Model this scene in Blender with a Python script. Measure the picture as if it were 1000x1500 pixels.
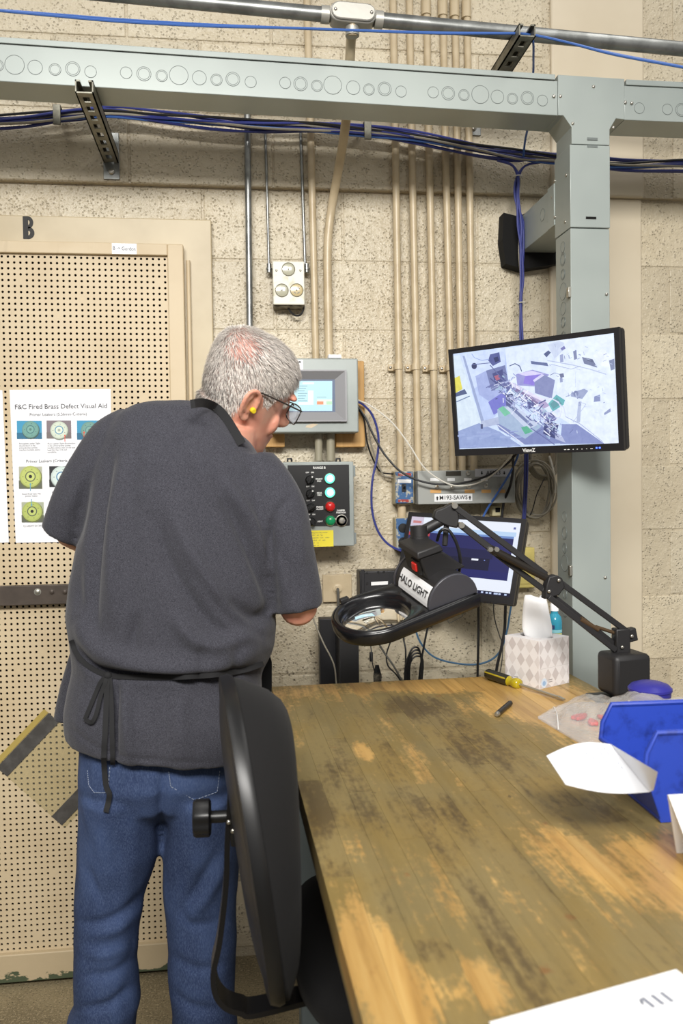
import bpy, bmesh, math, random
import numpy as np
from mathutils import Vector, Matrix, noise
for o in list(bpy.data.objects): bpy.data.objects.remove(o, do_unlink=True)
SC = bpy.context.scene
COL = SC.collection
R = math.radians
# ---------------------------------------------------------------- camera
F = 1250.0                                   # focal length in pixels of the 1000x1500 frame
CAM = np.array([0.0, 0.0, 1.40])
YAW, PITCH, ROLL = R(7.0), R(-1.8), R(0.8)
_f = np.array([math.sin(YAW)*math.cos(PITCH), math.cos(YAW)*math.cos(PITCH), math.sin(PITCH)])
_r0 = np.array([math.cos(YAW), -math.sin(YAW), 0.0]); _u0 = np.cross(_r0, _f)
_r = _r0*math.cos(ROLL) - _u0*math.sin(ROLL); _u = _u0*math.cos(ROLL) + _r0*math.sin(ROLL)
cd = bpy.data.cameras.new('camera'); cam = bpy.data.objects.new('camera', cd); COL.objects.link(cam)
cd.sensor_fit = 'VERTICAL'; cd.sensor_height = 36.0; cd.lens = F*36.0/1500.0
cd.clip_start = 0.02
cam.matrix_world = Matrix(((_r[0], _u[0], -_f[0], CAM[0]), (_r[1], _u[1], -_f[1], CAM[1]), (_r[2], _u[2], -_f[2], CAM[2]), (0, 0, 0, 1)))
cd.dof.use_dof = True; cd.dof.focus_distance = 2.15; cd.dof.aperture_fstop = 5.6
SC.camera = cam
# ---------------------------------------------------------------- light
W = bpy.data.worlds.new('hall_ambience'); SC.world = W; W.use_nodes = True
W.node_tree.nodes['Background'].inputs[0].default_value = (1.0, 0.975, 0.94, 1)
W.node_tree.nodes['Background'].inputs[1].default_value = 0.30
def area(name, loc, target, sx, sy, power, color=(1, .975, .93)):
    l = bpy.data.lights.new(name, 'AREA'); l.shape = 'RECTANGLE'; l.size = sx; l.size_y = sy; l.energy = power; l.color = color
    o = bpy.data.objects.new(name, l); COL.objects.link(o); o.location = loc
    o.rotation_euler = (Vector(target)-Vector(loc)).to_track_quat('-Z', 'Y').to_euler()
    return o
area('fluorescent_or_front_fill', (-0.9, 0.7, 3.9), (-0.9, 0.7, 0), 0.4, 3.0, 14)
area('fluorescent_or_front_fill', (1.6, 0.6, 3.9), (1.6, 0.6, 0), 0.4, 3.0, 22)
area('fluorescent_or_front_fill', (-0.2, -1.3, 3.1), (0.35, 2.4, 0.9), 2.4, 0.6, 66).data.spread = R(92)  # added front light standing in for bounced flash, narrowed to favour the mid wall
vs = SC.view_settings
vs.view_transform = 'Standard'; vs.look = 'None'; vs.gamma = 1.0; vs.use_curve_mapping = False; vs.exposure = -0.17
# ---------------------------------------------------------------- pixel -> place
def ray(x, y): return _f + _r*((x-500)/F) - _u*((y-750)/F)
def PY(x, y, Y): d = ray(x, y); return CAM + d*((Y-CAM[1])/d[1])
def PZ(x, y, Z): d = ray(x, y); return CAM + d*((Z-CAM[2])/d[2])
def PPL(x, y, o, n): d = ray(x, y); n = np.array(n, float); return CAM + d*(np.dot(np.array(o)-CAM, n)/np.dot(d, n))
def PIX(P):
    v = np.atleast_2d(np.asarray(P, float)) - CAM; k = v@_f
    return np.stack([500+F*(v@_r)/k, 750-F*(v@_u)/k], 1)
# ---------------------------------------------------------------- mesh collector
def npv(*a): return np.array(a, float)
def nrm(v): v = np.asarray(v, float); return v/np.linalg.norm(v)
ORG = {}
class MB:
    def __init__(s): s.v = []; s.f = []; s.m = []; s.c = []
    def add(s, V, Fs, mi=0, col=None):
        n = len(s.v); s.v += [tuple(float(q) for q in p) for p in V]
        for f in Fs: s.f.append(tuple(n+i for i in f)); s.m.append(mi); s.c.append(col)
        return s
    def box(s, a, b, mi=0):
        (x0, y0, z0), (x1, y1, z1) = a, b
        x0, x1 = min(x0, x1), max(x0, x1); y0, y1 = min(y0, y1), max(y0, y1); z0, z1 = min(z0, z1), max(z0, z1)
        V = [(x0,y0,z0),(x1,y0,z0),(x1,y1,z0),(x0,y1,z0),(x0,y0,z1),(x1,y0,z1),(x1,y1,z1),(x0,y1,z1)]
        return s.add(V, [(0,3,2,1),(4,5,6,7),(0,1,5,4),(1,2,6,5),(2,3,7,6),(3,0,4,7)], mi)
    def obox(s, c, ux, uy, uz, hx, hy, hz, mi=0):
        c = np.asarray(c, float); ux, uy, uz = nrm(ux)*hx, nrm(uy)*hy, nrm(uz)*hz
        V = [c+ux*a+uy*b+uz*d for d in (-1, 1) for a, b in ((-1,-1),(1,-1),(1,1),(-1,1))]
        Fs = [(0,3,2,1),(4,5,6,7),(0,1,5,4),(1,2,6,5),(2,3,7,6),(3,0,4,7)]
        if np.dot(np.cross(ux, uy), uz) < 0: Fs = [f[::-1] for f in Fs]
        return s.add(V, Fs, mi)
    def bar(s, p, q, w, h, up=(0,0,1), mi=0):
        p = np.asarray(p, float); q = np.asarray(q, float); d = nrm(q-p); x = np.cross(d, up)
        if np.linalg.norm(x) < 1e-4: x = np.cross(d, (1,0,0))
        x = nrm(x); z = np.cross(x, d)
        return s.obox((p+q)/2, x, d, z, w/2, np.linalg.norm(q-p)/2, h/2, mi)
    def loft(s, rings, caps=True, closed=True, mi=0):
        n = len(rings[0]); V = [p for r in rings for p in r]; Fs = []
        for i in range(len(rings)-1):
            for j in range(n if closed else n-1):
                k = (j+1) % n; Fs.append((i*n+j, i*n+k, (i+1)*n+k, (i+1)*n+j))
        if caps: Fs.append(tuple(range(n-1, -1, -1))); Fs.append(tuple((len(rings)-1)*n+j for j in range(n)))
        return s.add(V, Fs, mi)
    def frame_rings(s, pts, rad, n, closed=False, flat=None):
        pts = [np.asarray(p, float) for p in pts]; m = len(pts); T = []
        for i in range(m):
            a = pts[(i-1) % m] if (closed or i > 0) else pts[i]; b = pts[(i+1) % m] if (closed or i < m-1) else pts[i]
            T.append(nrm(b-a))
        x = np.cross(T[0], (0,0,1)); x = nrm(x) if np.linalg.norm(x) > 1e-3 else nrm(np.cross(T[0], (1,0,0)))
        rings = []
        for i in range(m):
            x = nrm(x - T[i]*np.dot(x, T[i])); y = np.cross(T[i], x); r = rad[i] if hasattr(rad, '__len__') else rad
            rings.append([pts[i] + (x*math.cos(t) + y*math.sin(t))*r for t in [2*math.pi*k/n for k in range(n)]])
        return rings
    def tube(s, pts, rad, n=8, closed=False, caps=True, mi=0):
        rings = s.frame_rings(pts, rad, n, closed)
        if closed: rings.append(rings[0]); caps = False
        return s.loft(rings, caps, True, mi)
    def cyl(s, p, q, r, r1=None, n=20, mi=0, caps=True): return s.tube([p, q], [r, r if r1 is None else r1], n, mi=mi, caps=caps)
    def lathe(s, o, ax, prof, n=24, mi=0, caps=True):
        o = np.asarray(o, float); ax = nrm(ax); x = np.cross(ax, (0,0,1)); x = nrm(x) if np.linalg.norm(x) > 1e-3 else npv(1,0,0); y = np.cross(ax, x)
        rings = [[o + ax*h + (x*math.cos(t)+y*math.sin(t))*max(r, 1e-5) for t in [2*math.pi*k/n for k in range(n)]] for r, h in prof]
        return s.loft(rings, caps, True, mi)
    def ell(s, c, r, Rm=None, nu=20, nv=12, mi=0):
        c = np.asarray(c, float); Rm = np.eye(3) if Rm is None else np.asarray(Rm)
        rings = []
        for i in range(nv+1):
            t = math.pi*i/nv; rr = max(math.sin(t), 1e-4); z = -math.cos(t)
            rings.append([c + Rm@npv(r[0]*rr*math.cos(a), r[1]*rr*math.sin(a), r[2]*z) for a in [2*math.pi*k/nu for k in range(nu)]])
        return s.loft(rings, True, True, mi)
    def prism(s, poly, o, ux, uy, depth, mi=0):
        o = np.asarray(o, float); ux = nrm(ux); uy = nrm(uy); uz = np.cross(ux, uy); n = len(poly)
        a = [o+ux*p[0]+uy*p[1] for p in poly]; b = [p+uz*depth for p in a]
        ar = sum(poly[i][0]*poly[(i+1)%n][1]-poly[(i+1)%n][0]*poly[i][1] for i in range(n))
        Fs = [tuple(range(n-1, -1, -1)), tuple(range(n, 2*n))] + [(i, (i+1)%n, n+(i+1)%n, n+i) for i in range(n)]
        if ar*depth < 0: Fs = [f[::-1] for f in Fs]
        return s.add(a+b, Fs, mi)
    def quad(s, a, b, c, d, mi=0, col=None): return s.add([a, b, c, d], [(0,1,2,3)], mi, col)
    def poly(s, pts, mi=0, col=None): return s.add(pts, [tuple(range(len(pts)))], mi, col)
    def mesh(s, name, org=(0,0,0)):
        me = bpy.data.meshes.new(name); o = np.asarray(org, float)
        me.from_pydata([(p[0]-o[0], p[1]-o[1], p[2]-o[2]) for p in s.v], [], s.f); me.update()
        return me
    def build(s, name, mat, parent=None, smooth=False, bevel=0, seg=2, local=False, org=None, label=None, kind=None, angle=40):
        po = ORG.get(parent.name, npv(0,0,0)) if parent else npv(0,0,0)
        oo = npv(0,0,0) if local else (np.asarray(org, float) if org is not None else po)
        me = s.mesh(name, oo)
        mats = mat if isinstance(mat, (list, tuple)) else [mat]
        for m in mats: me.materials.append(m)
        if len(mats) > 1: me.polygons.foreach_set('material_index', s.m)
        if any(c is not None for c in s.c):
            at = me.color_attributes.new('print_colour', 'FLOAT_COLOR', 'CORNER'); buf = []
            for c, f in zip(s.c, s.f): buf += list((c or (1,1,1,1))[:3] + (1,))*len(f)
            at.data.foreach_set('color', buf)
        return link(name, me, parent, smooth, bevel, seg, loc=(oo-po if not local else None), label=label, kind=kind, angle=angle, org=oo)
def link(name, me, parent=None, smooth=False, bevel=0, seg=2, loc=None, label=None, kind=None, angle=40, org=None):
    if smooth:
        me.polygons.foreach_set('use_smooth', [True]*len(me.polygons))
        if angle < 180: me.set_sharp_from_angle(angle=R(angle))
    o = bpy.data.objects.new(name, me); COL.objects.link(o)
    if parent: o.parent = parent
    if loc is not None: o.location = tuple(loc)
    ORG[o.name] = npv(*(org if org is not None else (0,0,0)))
    if bevel:
        b = o.modifiers.new('bevel', 'BEVEL'); b.width = bevel; b.segments = seg; b.limit_method = 'ANGLE'; b.angle_limit = R(40)
        if not smooth:
            me.polygons.foreach_set('use_smooth', [True]*len(me.polygons)); me.set_sharp_from_angle(angle=R(30))
    if label: o['label'] = label
    if kind: o['kind'] = kind
    return o
def tag(o, label, cat, group=None):
    o['label'] = label; o['category'] = cat
    if group: o['group'] = group
    return o
def thing(name, label, cat, loc=(0,0,0), rotz=0.0, group=None):
    o = bpy.data.objects.new(name, None); COL.objects.link(o); o.empty_display_size = .05
    o.location = tuple(loc); o.rotation_euler = (0, 0, rotz); ORG[o.name] = npv(*loc)
    return tag(o, label, cat, group)
def share(o, parent, loc, rot=None, scale=None, name=None):
    c = o.copy(); COL.objects.link(c); c.parent = parent; c.location = tuple(loc)
    if rot is not None: c.rotation_euler = rot
    if scale is not None: c.scale = scale
    if name: c.name = name
    return c
def remesh(mb, voxel, smooth_it=6, fac=.5, name='tmp'):
    me = mb.mesh(name); o = bpy.data.objects.new(name, me); COL.objects.link(o)
    m = o.modifiers.new('r', 'REMESH'); m.mode = 'VOXEL'; m.voxel_size = voxel
    if smooth_it:
        q = o.modifiers.new('s', 'SMOOTH'); q.iterations = smooth_it; q.factor = fac
    dg = bpy.context.evaluated_depsgraph_get(); out = bpy.data.meshes.new_from_object(o.evaluated_get(dg))
    bpy.data.objects.remove(o, do_unlink=True); bpy.data.meshes.remove(me)
    return out
def get_v(me): a = np.empty(len(me.vertices)*3); me.vertices.foreach_get('co', a); return a.reshape(-1, 3)
def set_v(me, a): me.vertices.foreach_set('co', np.asarray(a).ravel()); me.update()
def get_n(me): a = np.empty(len(me.vertices)*3); me.vertices.foreach_get('normal', a); return a.reshape(-1, 3)
def smooth_curve(pts, n=8):
    P = [np.asarray(p, float) for p in pts]; P = [2*P[0]-P[1]] + P + [2*P[-1]-P[-2]]; out = []
    for i in range(1, len(P)-2):
        for k in range(n):
            t = k/n; a, b, c, d = P[i-1:i+3]
            out.append(.5*((2*b)+(-a+c)*t+(2*a-5*b+4*c-d)*t*t+(-a+3*b-3*c+d)*t**3))
    out.append(P[-2]); return out
_tc = {}
def text(parent, s, o, ux, uy, size, mat, align='CENTER', name='lettering', bold=0.0, stretch=1.0, label=None, thick=0.0):
    cu = bpy.data.curves.new('t', 'FONT'); cu.body = s; cu.size = size; cu.align_x = align; cu.align_y = 'CENTER'; cu.offset = bold; cu.resolution_u = 3; cu.extrude = thick
    t = bpy.data.objects.new('t', cu); COL.objects.link(t); dg = bpy.context.evaluated_depsgraph_get()
    me = bpy.data.meshes.new_from_object(t.evaluated_get(dg)); bpy.data.objects.remove(t, do_unlink=True); bpy.data.curves.remove(cu)
    po = ORG.get(parent.name, npv(0,0,0)); ux = nrm(ux); uy = nrm(uy); uz = np.cross(ux, uy); v = get_v(me)
    set_v(me, np.asarray(o, float)-po + np.outer(v[:,0]*stretch, ux) + np.outer(v[:,1], uy) + np.outer(v[:,2], uz))
    me.materials.clear(); me.materials.append(mat); me.name = name
    return link(name, me, parent, label=label, org=po)
# ---------------------------------------------------------------- materials
def lin(c): return c/12.92 if c <= .04045 else ((c+.055)/1.055)**2.4
def rgb(r, g, b): return (lin(r/255), lin(g/255), lin(b/255), 1)
MC = {}
class NT:
    def __init__(s, name):
        s.m = bpy.data.materials.new(name); s.m.use_nodes = True; s.t = s.m.node_tree; s.b = s.t.nodes['Principled BSDF']; MC[name] = s.m
    def n(s, ty, **kw):
        x = s.t.nodes.new(ty)
        for k, v in kw.items():
            if k.startswith('i_'):
                key = k[2:]; key = int(key) if key.isdigit() else key.replace('_', ' ')
                x.inputs[key].default_value = v
            else: setattr(x, k, v)
        return x
    def l(s, a, b): s.t.links.new(a, b)
    def set(s, **kw):
        for k, v in kw.items(): s.b.inputs[k.replace('_', ' ')].default_value = v
    def pos(s, world=False, obj=None):
        if world: return s.n('ShaderNodeNewGeometry').outputs['Position']
        t = s.n('ShaderNodeTexCoord')
        if obj is not None: t.object = obj
        return t.outputs['Object']
    def map(s, v, scale=(1,1,1), loc=(0,0,0), rot=(0,0,0)):
        m = s.n('ShaderNodeMapping'); m.inputs['Scale'].default_value = scale; m.inputs['Location'].default_value = loc; m.inputs['Rotation'].default_value = rot
        s.l(v, m.inputs[0]); return m.outputs[0]
    def noise(s, v, scale, detail=3, rough=.55, out='Fac', dist=0.0):
        x = s.n('ShaderNodeTexNoise'); x.inputs['Scale'].default_value = scale; x.inputs['Detail'].default_value = detail; x.inputs['Roughness'].default_value = rough; x.inputs['Distortion'].default_value = dist
        s.l(v, x.inputs['Vector']); return x.outputs[out]
    def ramp(s, fac, stops, interp='LINEAR'):
        x = s.n('ShaderNodeValToRGB'); x.color_ramp.interpolation = interp; e = x.color_ramp.elements
        while len(e) < len(stops): e.new(.5)
        for q, (p, c) in zip(e, stops): q.position = p; q.color = c if len(c) == 4 else (*c, 1)
        s.l(fac, x.inputs[0]); return x.outputs[0]
    def step(s, fac, a, b, lo=0.0, hi=1.0):
        x = s.n('ShaderNodeMapRange'); x.interpolation_type = 'SMOOTHSTEP'
        for k, v in zip((1,2,3,4), (a, b, lo, hi)): x.inputs[k].default_value = v
        s.l(fac, x.inputs[0]); return x.outputs[0]
    def math(s, op, a, b=None):
        x = s.n('ShaderNodeMath', operation=op)
        for i, q in enumerate((a, b)):
            if q is None: continue
            if isinstance(q, (int, float)): x.inputs[i].default_value = q
            else: s.l(q, x.inputs[i])
        return x.outputs[0]
    def mix(s, fac, a, b, mode='MIX'):
        x = s.n('ShaderNodeMix', data_type='RGBA', blend_type=mode)
        for i, q in ((0, fac), (6, a), (7, b)):
            if isinstance(q, (int, float, tuple)): x.inputs[i].default_value = q
            else: s.l(q, x.inputs[i])
        return x.outputs[2]
    def bump(s, h, strength=.3, dist=.002, prev=None):
        x = s.n('ShaderNodeBump'); x.inputs['Strength'].default_value = strength; x.inputs['Distance'].default_value = dist; s.l(h, x.inputs['Height'])
        if prev is not None: s.l(prev, x.inputs['Normal'])
        return x.outputs[0]
    def color(s, v): s.l(v, s.b.inputs['Base Color'])
    def normal(s, v): s.l(v, s.b.inputs['Normal'])
def M(name, col, rough=.5, metal=0.0, var=None, bump=None, spec=.5, rand=0.0, coat=0.0):
    """plain procedural material: var=(scale, colour2, lo, hi), bump=(scale, strength, dist)"""
    if name in MC: return MC[name]
    n = NT(name); n.set(Roughness=rough, Metallic=metal, Specular_IOR_Level=spec, Coat_Weight=coat); n.b.inputs['Base Color'].default_value = col
    p = n.pos()
    c = None
    if var: c = n.mix(n.step(n.noise(p, var[0], 4), var[2], var[3]), col, var[1])
    if rand:
        oi = n.n('ShaderNodeObjectInfo'); x = n.n('ShaderNodeHueSaturation')
        if c is not None: n.l(c, x.inputs['Color'])
        else: x.inputs['Color'].default_value = col
        n.l(n.step(oi.outputs['Random'], 0, 1, 1-rand, 1+rand), x.inputs['Value']); c = x.outputs[0]
    if c is not None: n.color(c)
    if bump: n.normal(n.bump(n.noise(p, bump[0], 3), bump[1], bump[2]))
    return n.m
def MP(name, emit=None, rough=.6):
    if name in MC: return MC[name]
    n = NT(name); a = n.n('ShaderNodeAttribute', attribute_name='print_colour'); n.set(Roughness=rough)
    if emit:
        n.b.inputs['Base Color'].default_value = (.005,.005,.006,1); n.set(Roughness=.35); n.l(a.outputs['Color'], n.b.inputs['Emission Color']); n.set(Emission_Strength=emit)
    else: n.color(a.outputs['Color'])
    return n.m
def ME(name, col, strength):
    if name in MC: return MC[name]
    n = NT(name); n.b.inputs['Base Color'].default_value = col; n.b.inputs['Emission Color'].default_value = col; n.set(Emission_Strength=strength, Roughness=.25); return n.m
# ================================================================ SETTING
WY = 2.52                                    # face of the lower wall
def wall_mat(name, base, dark, smooth=False):
    n = NT(name); p = n.pos(world=True); n.set(Specular_IOR_Level=.5)
    big = n.noise(p, 3.2, 4); fine = n.noise(p, 95, 4, .6); mid = n.noise(p, 34, 3, .6)
    c = n.mix(n.step(big, .35, .72), base, dark)
    oi = n.n('ShaderNodeObjectInfo'); hs = n.n('ShaderNodeHueSaturation'); n.l(c, hs.inputs['Color'])
    n.l(n.step(oi.outputs['Random'], 0, 1, .93, 1.06), hs.inputs['Value']); c = hs.outputs[0]
    if not smooth:
        sp = n.n('ShaderNodeTexVoronoi'); sp.inputs['Scale'].default_value = 75; sp.inputs['Randomness'].default_value = 1; n.l(p, sp.inputs['Vector'])
        sx = n.n('ShaderNodeSeparateXYZ'); n.l(p, sx.inputs[0])
        low = n.step(n.math('ADD', sx.outputs[2], n.math('MULTIPLY', n.noise(p, 2.2, 3), .9)), 1.35, 1.95, 1, .12)   # bare pitted blocks, painted over thinly lower down
        pit = n.math('MULTIPLY', n.step(sp.outputs['Distance'], .14, .34, 1, 0), n.step(n.noise(p, 14, 3), .42, .58))
        pit = n.math('MULTIPLY', n.math('MULTIPLY', pit, low), n.step(sx.outputs[0], .75, 1.2, 1, .25))
        c = n.mix(n.math('MULTIPLY', pit, .7), c, rgb(70, 60, 48))
    n.color(c); n.set(Roughness=.30 if not smooth else .42)
    if smooth: n.normal(n.bump(n.noise(p, 22, 4), .15, .003))
    else:
        
        vz = n.n('ShaderNodeTexVoronoi'); vz.inputs['Scale'].default_value = 130; n.l(p, vz.inputs['Vector']); pits = n.math('MULTIPLY', n.step(vz.outputs['Distance'], .1, .42, -1, 0), n.step(mid, .40, .58))
        b = n.bump(mid, .5, .008); b = n.bump(pits, .8, .004, b); n.normal(n.bump(fine, .75, .004, b))
    return n.m
m_wall = wall_mat('painted_block', rgb(207, 196, 172), rgb(195, 182, 156))
m_mortar = wall_mat('painted_mortar', rgb(202, 190, 165), rgb(190, 177, 152))
m_smooth = wall_mat('smooth_painted_concrete', rgb(207, 195, 172), rgb(199, 186, 162), True)
def structure(o, label=None):
    o['kind'] = 'structure'
    if label: o['label'] = label
    return o
b = MB(); b.box((-2.6, WY+.0025, 0), (2.9, WY+.16, 3.3)); b.box((-2.6, WY-.0185, 2.264), (2.9, WY+.01, 3.3))
wall = structure(b.build('wall_back', m_mortar, org=(0, WY, 0)), 'beige painted concrete block wall behind the workbench')
BW, BH, J = .4064, .2032, .006
Z0 = 2.262
bm_ = MB(); bm_.box((0, 0, 0), (BW-J, .05, BH-J)); blk = bm_.mesh('block'); blk.materials.append(m_wall)
def add_block(x0, z0, sx=1.0, up=False):
    o = bpy.data.objects.new('block', blk); COL.objects.link(o); o.parent = wall; o.location = (x0, (-.022 if up else 0)-.0, z0+J/2)
    o.scale = (sx, 1, 1); bv = o.modifiers.new('bevel', 'BEVEL'); bv.width = .0028; bv.segments = 2
    return o
def in_x(k): return .325 + (0 if k % 2 else .203)
PIL0, PIL1 = .985, 1.275                      # smooth pilaster
PIL0 = PY(806, 430, WY-.012)[0]; PIL1 = PY(940, 430, WY-.012)[0]
for k in range(-5, 12):                       # course k spans Z0-(k)*BH .. down
    zb = Z0 - k*BH
    if zb < -.05 or zb > 3.25: continue
    off = .325 if (k % 2 == 1) else .122
    for i in range(-7, 7):
        x0 = off + i*BW + J/2; x1 = x0 + BW - J
        if x1 < -1.55 and k >= 1 or x1 < -1.7 or x0 > 2.4: continue
        if k >= 1 and x1 < -.1: continue     # behind the door casing
        if x0 >= PIL0 - .02 and x1 <= PIL1: continue
        if x0 < PIL0 and x1 > PIL0: x1 = PIL0
        elif x0 < PIL1 and x1 > PIL1: x0 = PIL1
        if x1 - x0 < .03: continue
        add_block(x0, zb, (x1-x0)/(BW-J), up=(k <= 0))
b = MB(); b.box((PIL0, WY-.014, 0), (PIL1, WY+.02, 2.262)); b.box((PIL0, WY-.03, 2.262), (PIL1, WY+.02, 3.3))
structure(b.build('trim_1', m_smooth, bevel=.006), 'smooth painted concrete pilaster behind the grey column')
# floor
n = NT('speckled_concrete'); p = n.pos(world=True)
v = n.n('ShaderNodeTexVoronoi'); v.inputs['Scale'].default_value = 120; n.l(p, v.inputs['Vector'])
c = n.mix(n.step(n.noise(p, 5, 4), .35, .65), rgb(142, 129, 100), rgb(116, 105, 80))
c = n.mix(n.step(n.noise(p, 150, 3, .7), .52, .62), c, rgb(160, 146, 118)); c = n.mix(n.step(n.noise(p, 210, 2, .7), .58, .66), c, rgb(52, 46, 40))
n.color(c); n.set(Roughness=.55); n.normal(n.bump(n.noise(p, 120, 3), .15, .002))
b = MB(); b.box((-3, -3, -.1), (3.2, WY+.1, 0)); structure(b.build('floor', n.m), 'worn speckled concrete floor')
# ---------------------------------------------------------------- door with perforated panel
m_door = NT('door_paint'); n = m_door; p = n.pos(world=True)
c = n.mix(n.step(n.noise(p, 4.5, 4), .4, .75), rgb(206, 188, 156), rgb(196, 176, 142)); c = n.mix(n.math('MULTIPLY', n.step(n.noise(n.map(p, (9, 9, 2.2)), 1.0, 5, .65), .60, .74), .5), c, rgb(160, 140, 110))
n.color(c); n.set(Roughness=.5); n.normal(n.bump(n.noise(p, 60, 3), .08, .002)); m_door = n.m
n = NT('door_casing_paint'); p = n.pos(world=True); c = n.mix(n.step(n.noise(p, 5, 4), .35, .7), rgb(193, 178, 146), rgb(180, 164, 132)); n.color(c); n.set(Roughness=.42); n.normal(n.bump(n.noise(p, 30, 3), .1, .002)); m_casing = n.m
n = NT('chipped_rail_paint'); p = n.pos(world=True); sx = n.n('ShaderNodeSeparateXYZ'); n.l(p, sx.inputs[0])
q = n.math('ADD', n.math('MULTIPLY', sx.outputs[2], -7.0), n.noise(n.map(p, (1, 1, 2)), 14, 5, .6)); c = n.mix(n.step(q, .30, .34), rgb(188, 170, 138), rgb(74, 84, 62)); n.color(c); n.set(Roughness=.55); n.normal(n.bump(n.noise(p, 40, 3), .3, .003)); m_rail = n.m
m_void = M('cavity_shade_black', (.003, .0028, .0026, 1), .95)  # near-black, so the shade inside holes and gaps sits in the colour
m_black_paint = M('black_stencil_paint', rgb(28, 27, 26), .6)
DX0 = -1.55
cas_r = PY(311, 420, 2.50)[0]; cas_t = PY(200, 320, 2.50)[2]
b = MB(); b.box((DX0, 2.495, 0), (cas_r, WY+.02, cas_t)); door = structure(b.build('door_1', m_casing, org=(-.8, 2.5, 0), bevel=.003), 'beige steel door with perforated panel and painted letter B')
lr = PY(271, 500, 2.468)[0]; lt = PY(150, 356, 2.468)[2]; pr_ = PY(248, 500, 2.475)[0]; pt = PY(150, 374, 2.475)[2]; pb = PY(100, 1388, 2.475)[2]
b = MB(); b.box((pr_, 2.462, .02), (lr, 2.495, lt)); b.build('stile', m_door, door, bevel=.003)
b = MB(); b.box((DX0, 2.462, pt), (pr_, 2.495, lt)); b.build('top_rail', m_door, door, bevel=.002)
b = MB(); b.box((DX0, 2.458, .012), (lr+.002, 2.495, pb)); b.build('bottom_rail', m_rail, door, bevel=.003, label='bottom rail with cream paint chipped to green')
b = MB(); hx = lr+.012
for z0_, z1_ in ((.03, .7), (.75, 1.4), (1.45, lt-.04)): b.cyl((hx, 2.486, z0_), (hx, 2.486, z1_), .006, n=10)
b.build('hinge', m_door, door, smooth=True)
# perforated sheet: every hole is cut through
pitch = .0162; hr = .0036; nx = int((pr_-(-1.0))/pitch); nz = int((pt-pb)/pitch); px = (pr_-(-1.0))/nx; pz = (pt-pb)/nz; YP = 2.474
b = MB(); V = []; Fs = []
ang = [math.pi/8+k*math.pi/4 for k in range(8)]
idx = {}
def gv(i, j):
    if (i, j) not in idx: idx[(i, j)] = len(V); V.append((-1.0+i*px, YP, pb+j*pz))
    return idx[(i, j)]
rng = random.Random(5)
for i in range(nx):
    for j in range(nz):
        a, b_, c_, d_ = gv(i, j), gv(i+1, j), gv(i+1, j+1), gv(i, j+1)
        if rng.random() < .012: Fs.append((a, b_, c_, d_)); continue
        cx, cz = -1.0+(i+.5)*px, pb+(j+.5)*pz; base = len(V)
        for t in ang: V.append((cx+hr*math.cos(t), YP, cz+hr*math.sin(t)))
        for t in ang: V.append((cx+hr*math.cos(t), YP+.004, cz+hr*math.sin(t)))
        h = [base+k for k in range(8)]
        # corners: c_ at 45deg between ang0(22.5) and ang1(67.5) ...
        Fs += [(c_, h[1], h[0]), (d_, h[3], h[2]), (a, h[5], h[4]), (b_, h[7], h[6]), (d_, h[2], h[1], c_), (a, h[4], h[3], d_), (b_, h[6], h[5], a), (c_, h[0], h[7], b_)]
        for k in range(8): Fs.append((h[k], h[(k+1) % 8], h[(k+1) % 8]+8, h[k]+8))
b.add(V, Fs); b.build('perforated_panel', m_door, door)
b = MB(); b.box((DX0, YP+.0165, pb-.01), (pr_+.001, 2.4949, pt+.01)); b.build('panel_backing', m_void, door)  # black sheet painting the shade behind the perforations
b = MB(); b.box((DX0, YP, pb), (-1.0, YP+.004, pt)); b.build('panel_margin', m_door, door)
# letter B in black paint (two bowls with counters)
o = PY(34, 350, 2.4945); e = PY(50, 317, 2.4945); w_, h_ = e[0]-o[0], e[2]-o[2]
b = MB()
def half_ring(cz, ro, ri, n=12):
    out = []
    for k in range(n+1):
        t = -math.pi/2+math.pi*k/n; out.append((math.cos(t), math.sin(t)))
    return out
st = w_*.46
b.prism([(0, 0), (st, 0), (st, h_), (0, h_)], (o[0], 2.4948, o[2]), (1,0,0), (0,0,1), .0008)
for z0_, z1_, xr in ((0, h_*.54, w_), (h_*.46, h_, w_*.92)):
    zc, ry = (z0_+z1_)/2, (z1_-z0_)/2; out = half_ring(zc, 1, 1)
    ro = [(st*.98+(xr-st)*x, zc+ry*y) for x, y in out]; ri = [(st*.98+(xr-st)*.30*x, zc+ry*.40*y) for x, y in out]
    for k in range(len(ro)-1): b.prism([ri[k], ro[k], ro[k+1], ri[k+1]], (o[0], 2.4948, o[2]), (1,0,0), (0,0,1), .0008)
b.build('letter_b', m_black_paint, door, label='black stencilled letter B')
# crossbar with bolts
m_bar = M('brown_steel_bar', rgb(86, 76, 68), .5, .35, var=(9, rgb(70, 62, 56), .4, .7), bump=(60, .15, .002))
m_zinc = M('zinc', rgb(176, 174, 164), .35, .85)
z_t = PY(50, 857, 2.45)[2]; z_b = PY(50, 886, 2.45)[2]
b = MB(); b.box((DX0, 2.445, z_b), (-.33, 2.4615, z_t)); bar_ = b.build('crossbar', m_bar, door, bevel=.002, label='dark steel crossbar bolted across the panel')
for px_, r_, mt in ((55, .0065, m_zinc), (76, .006, m_bar), (95, .006, m_bar)):
    q = PY(px_, 867, 2.445); b = MB(); b.lathe((q[0], 2.4455, q[2]), (0,-1,0), [(r_*1.5, 0), (r_*1.5, .001), (r_, .0012), (r_*.95, .004), (r_*.5, .0052), (0, .0053)], 16); b.build('bolt', mt, bar_, smooth=True)
m_paper = M('white_paper', rgb(243, 244, 246), .55); m_ink = M('grey_ink', rgb(88, 88, 92), .8); m_pen = M('blue_black_ink', rgb(52, 56, 76), .8)
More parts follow.
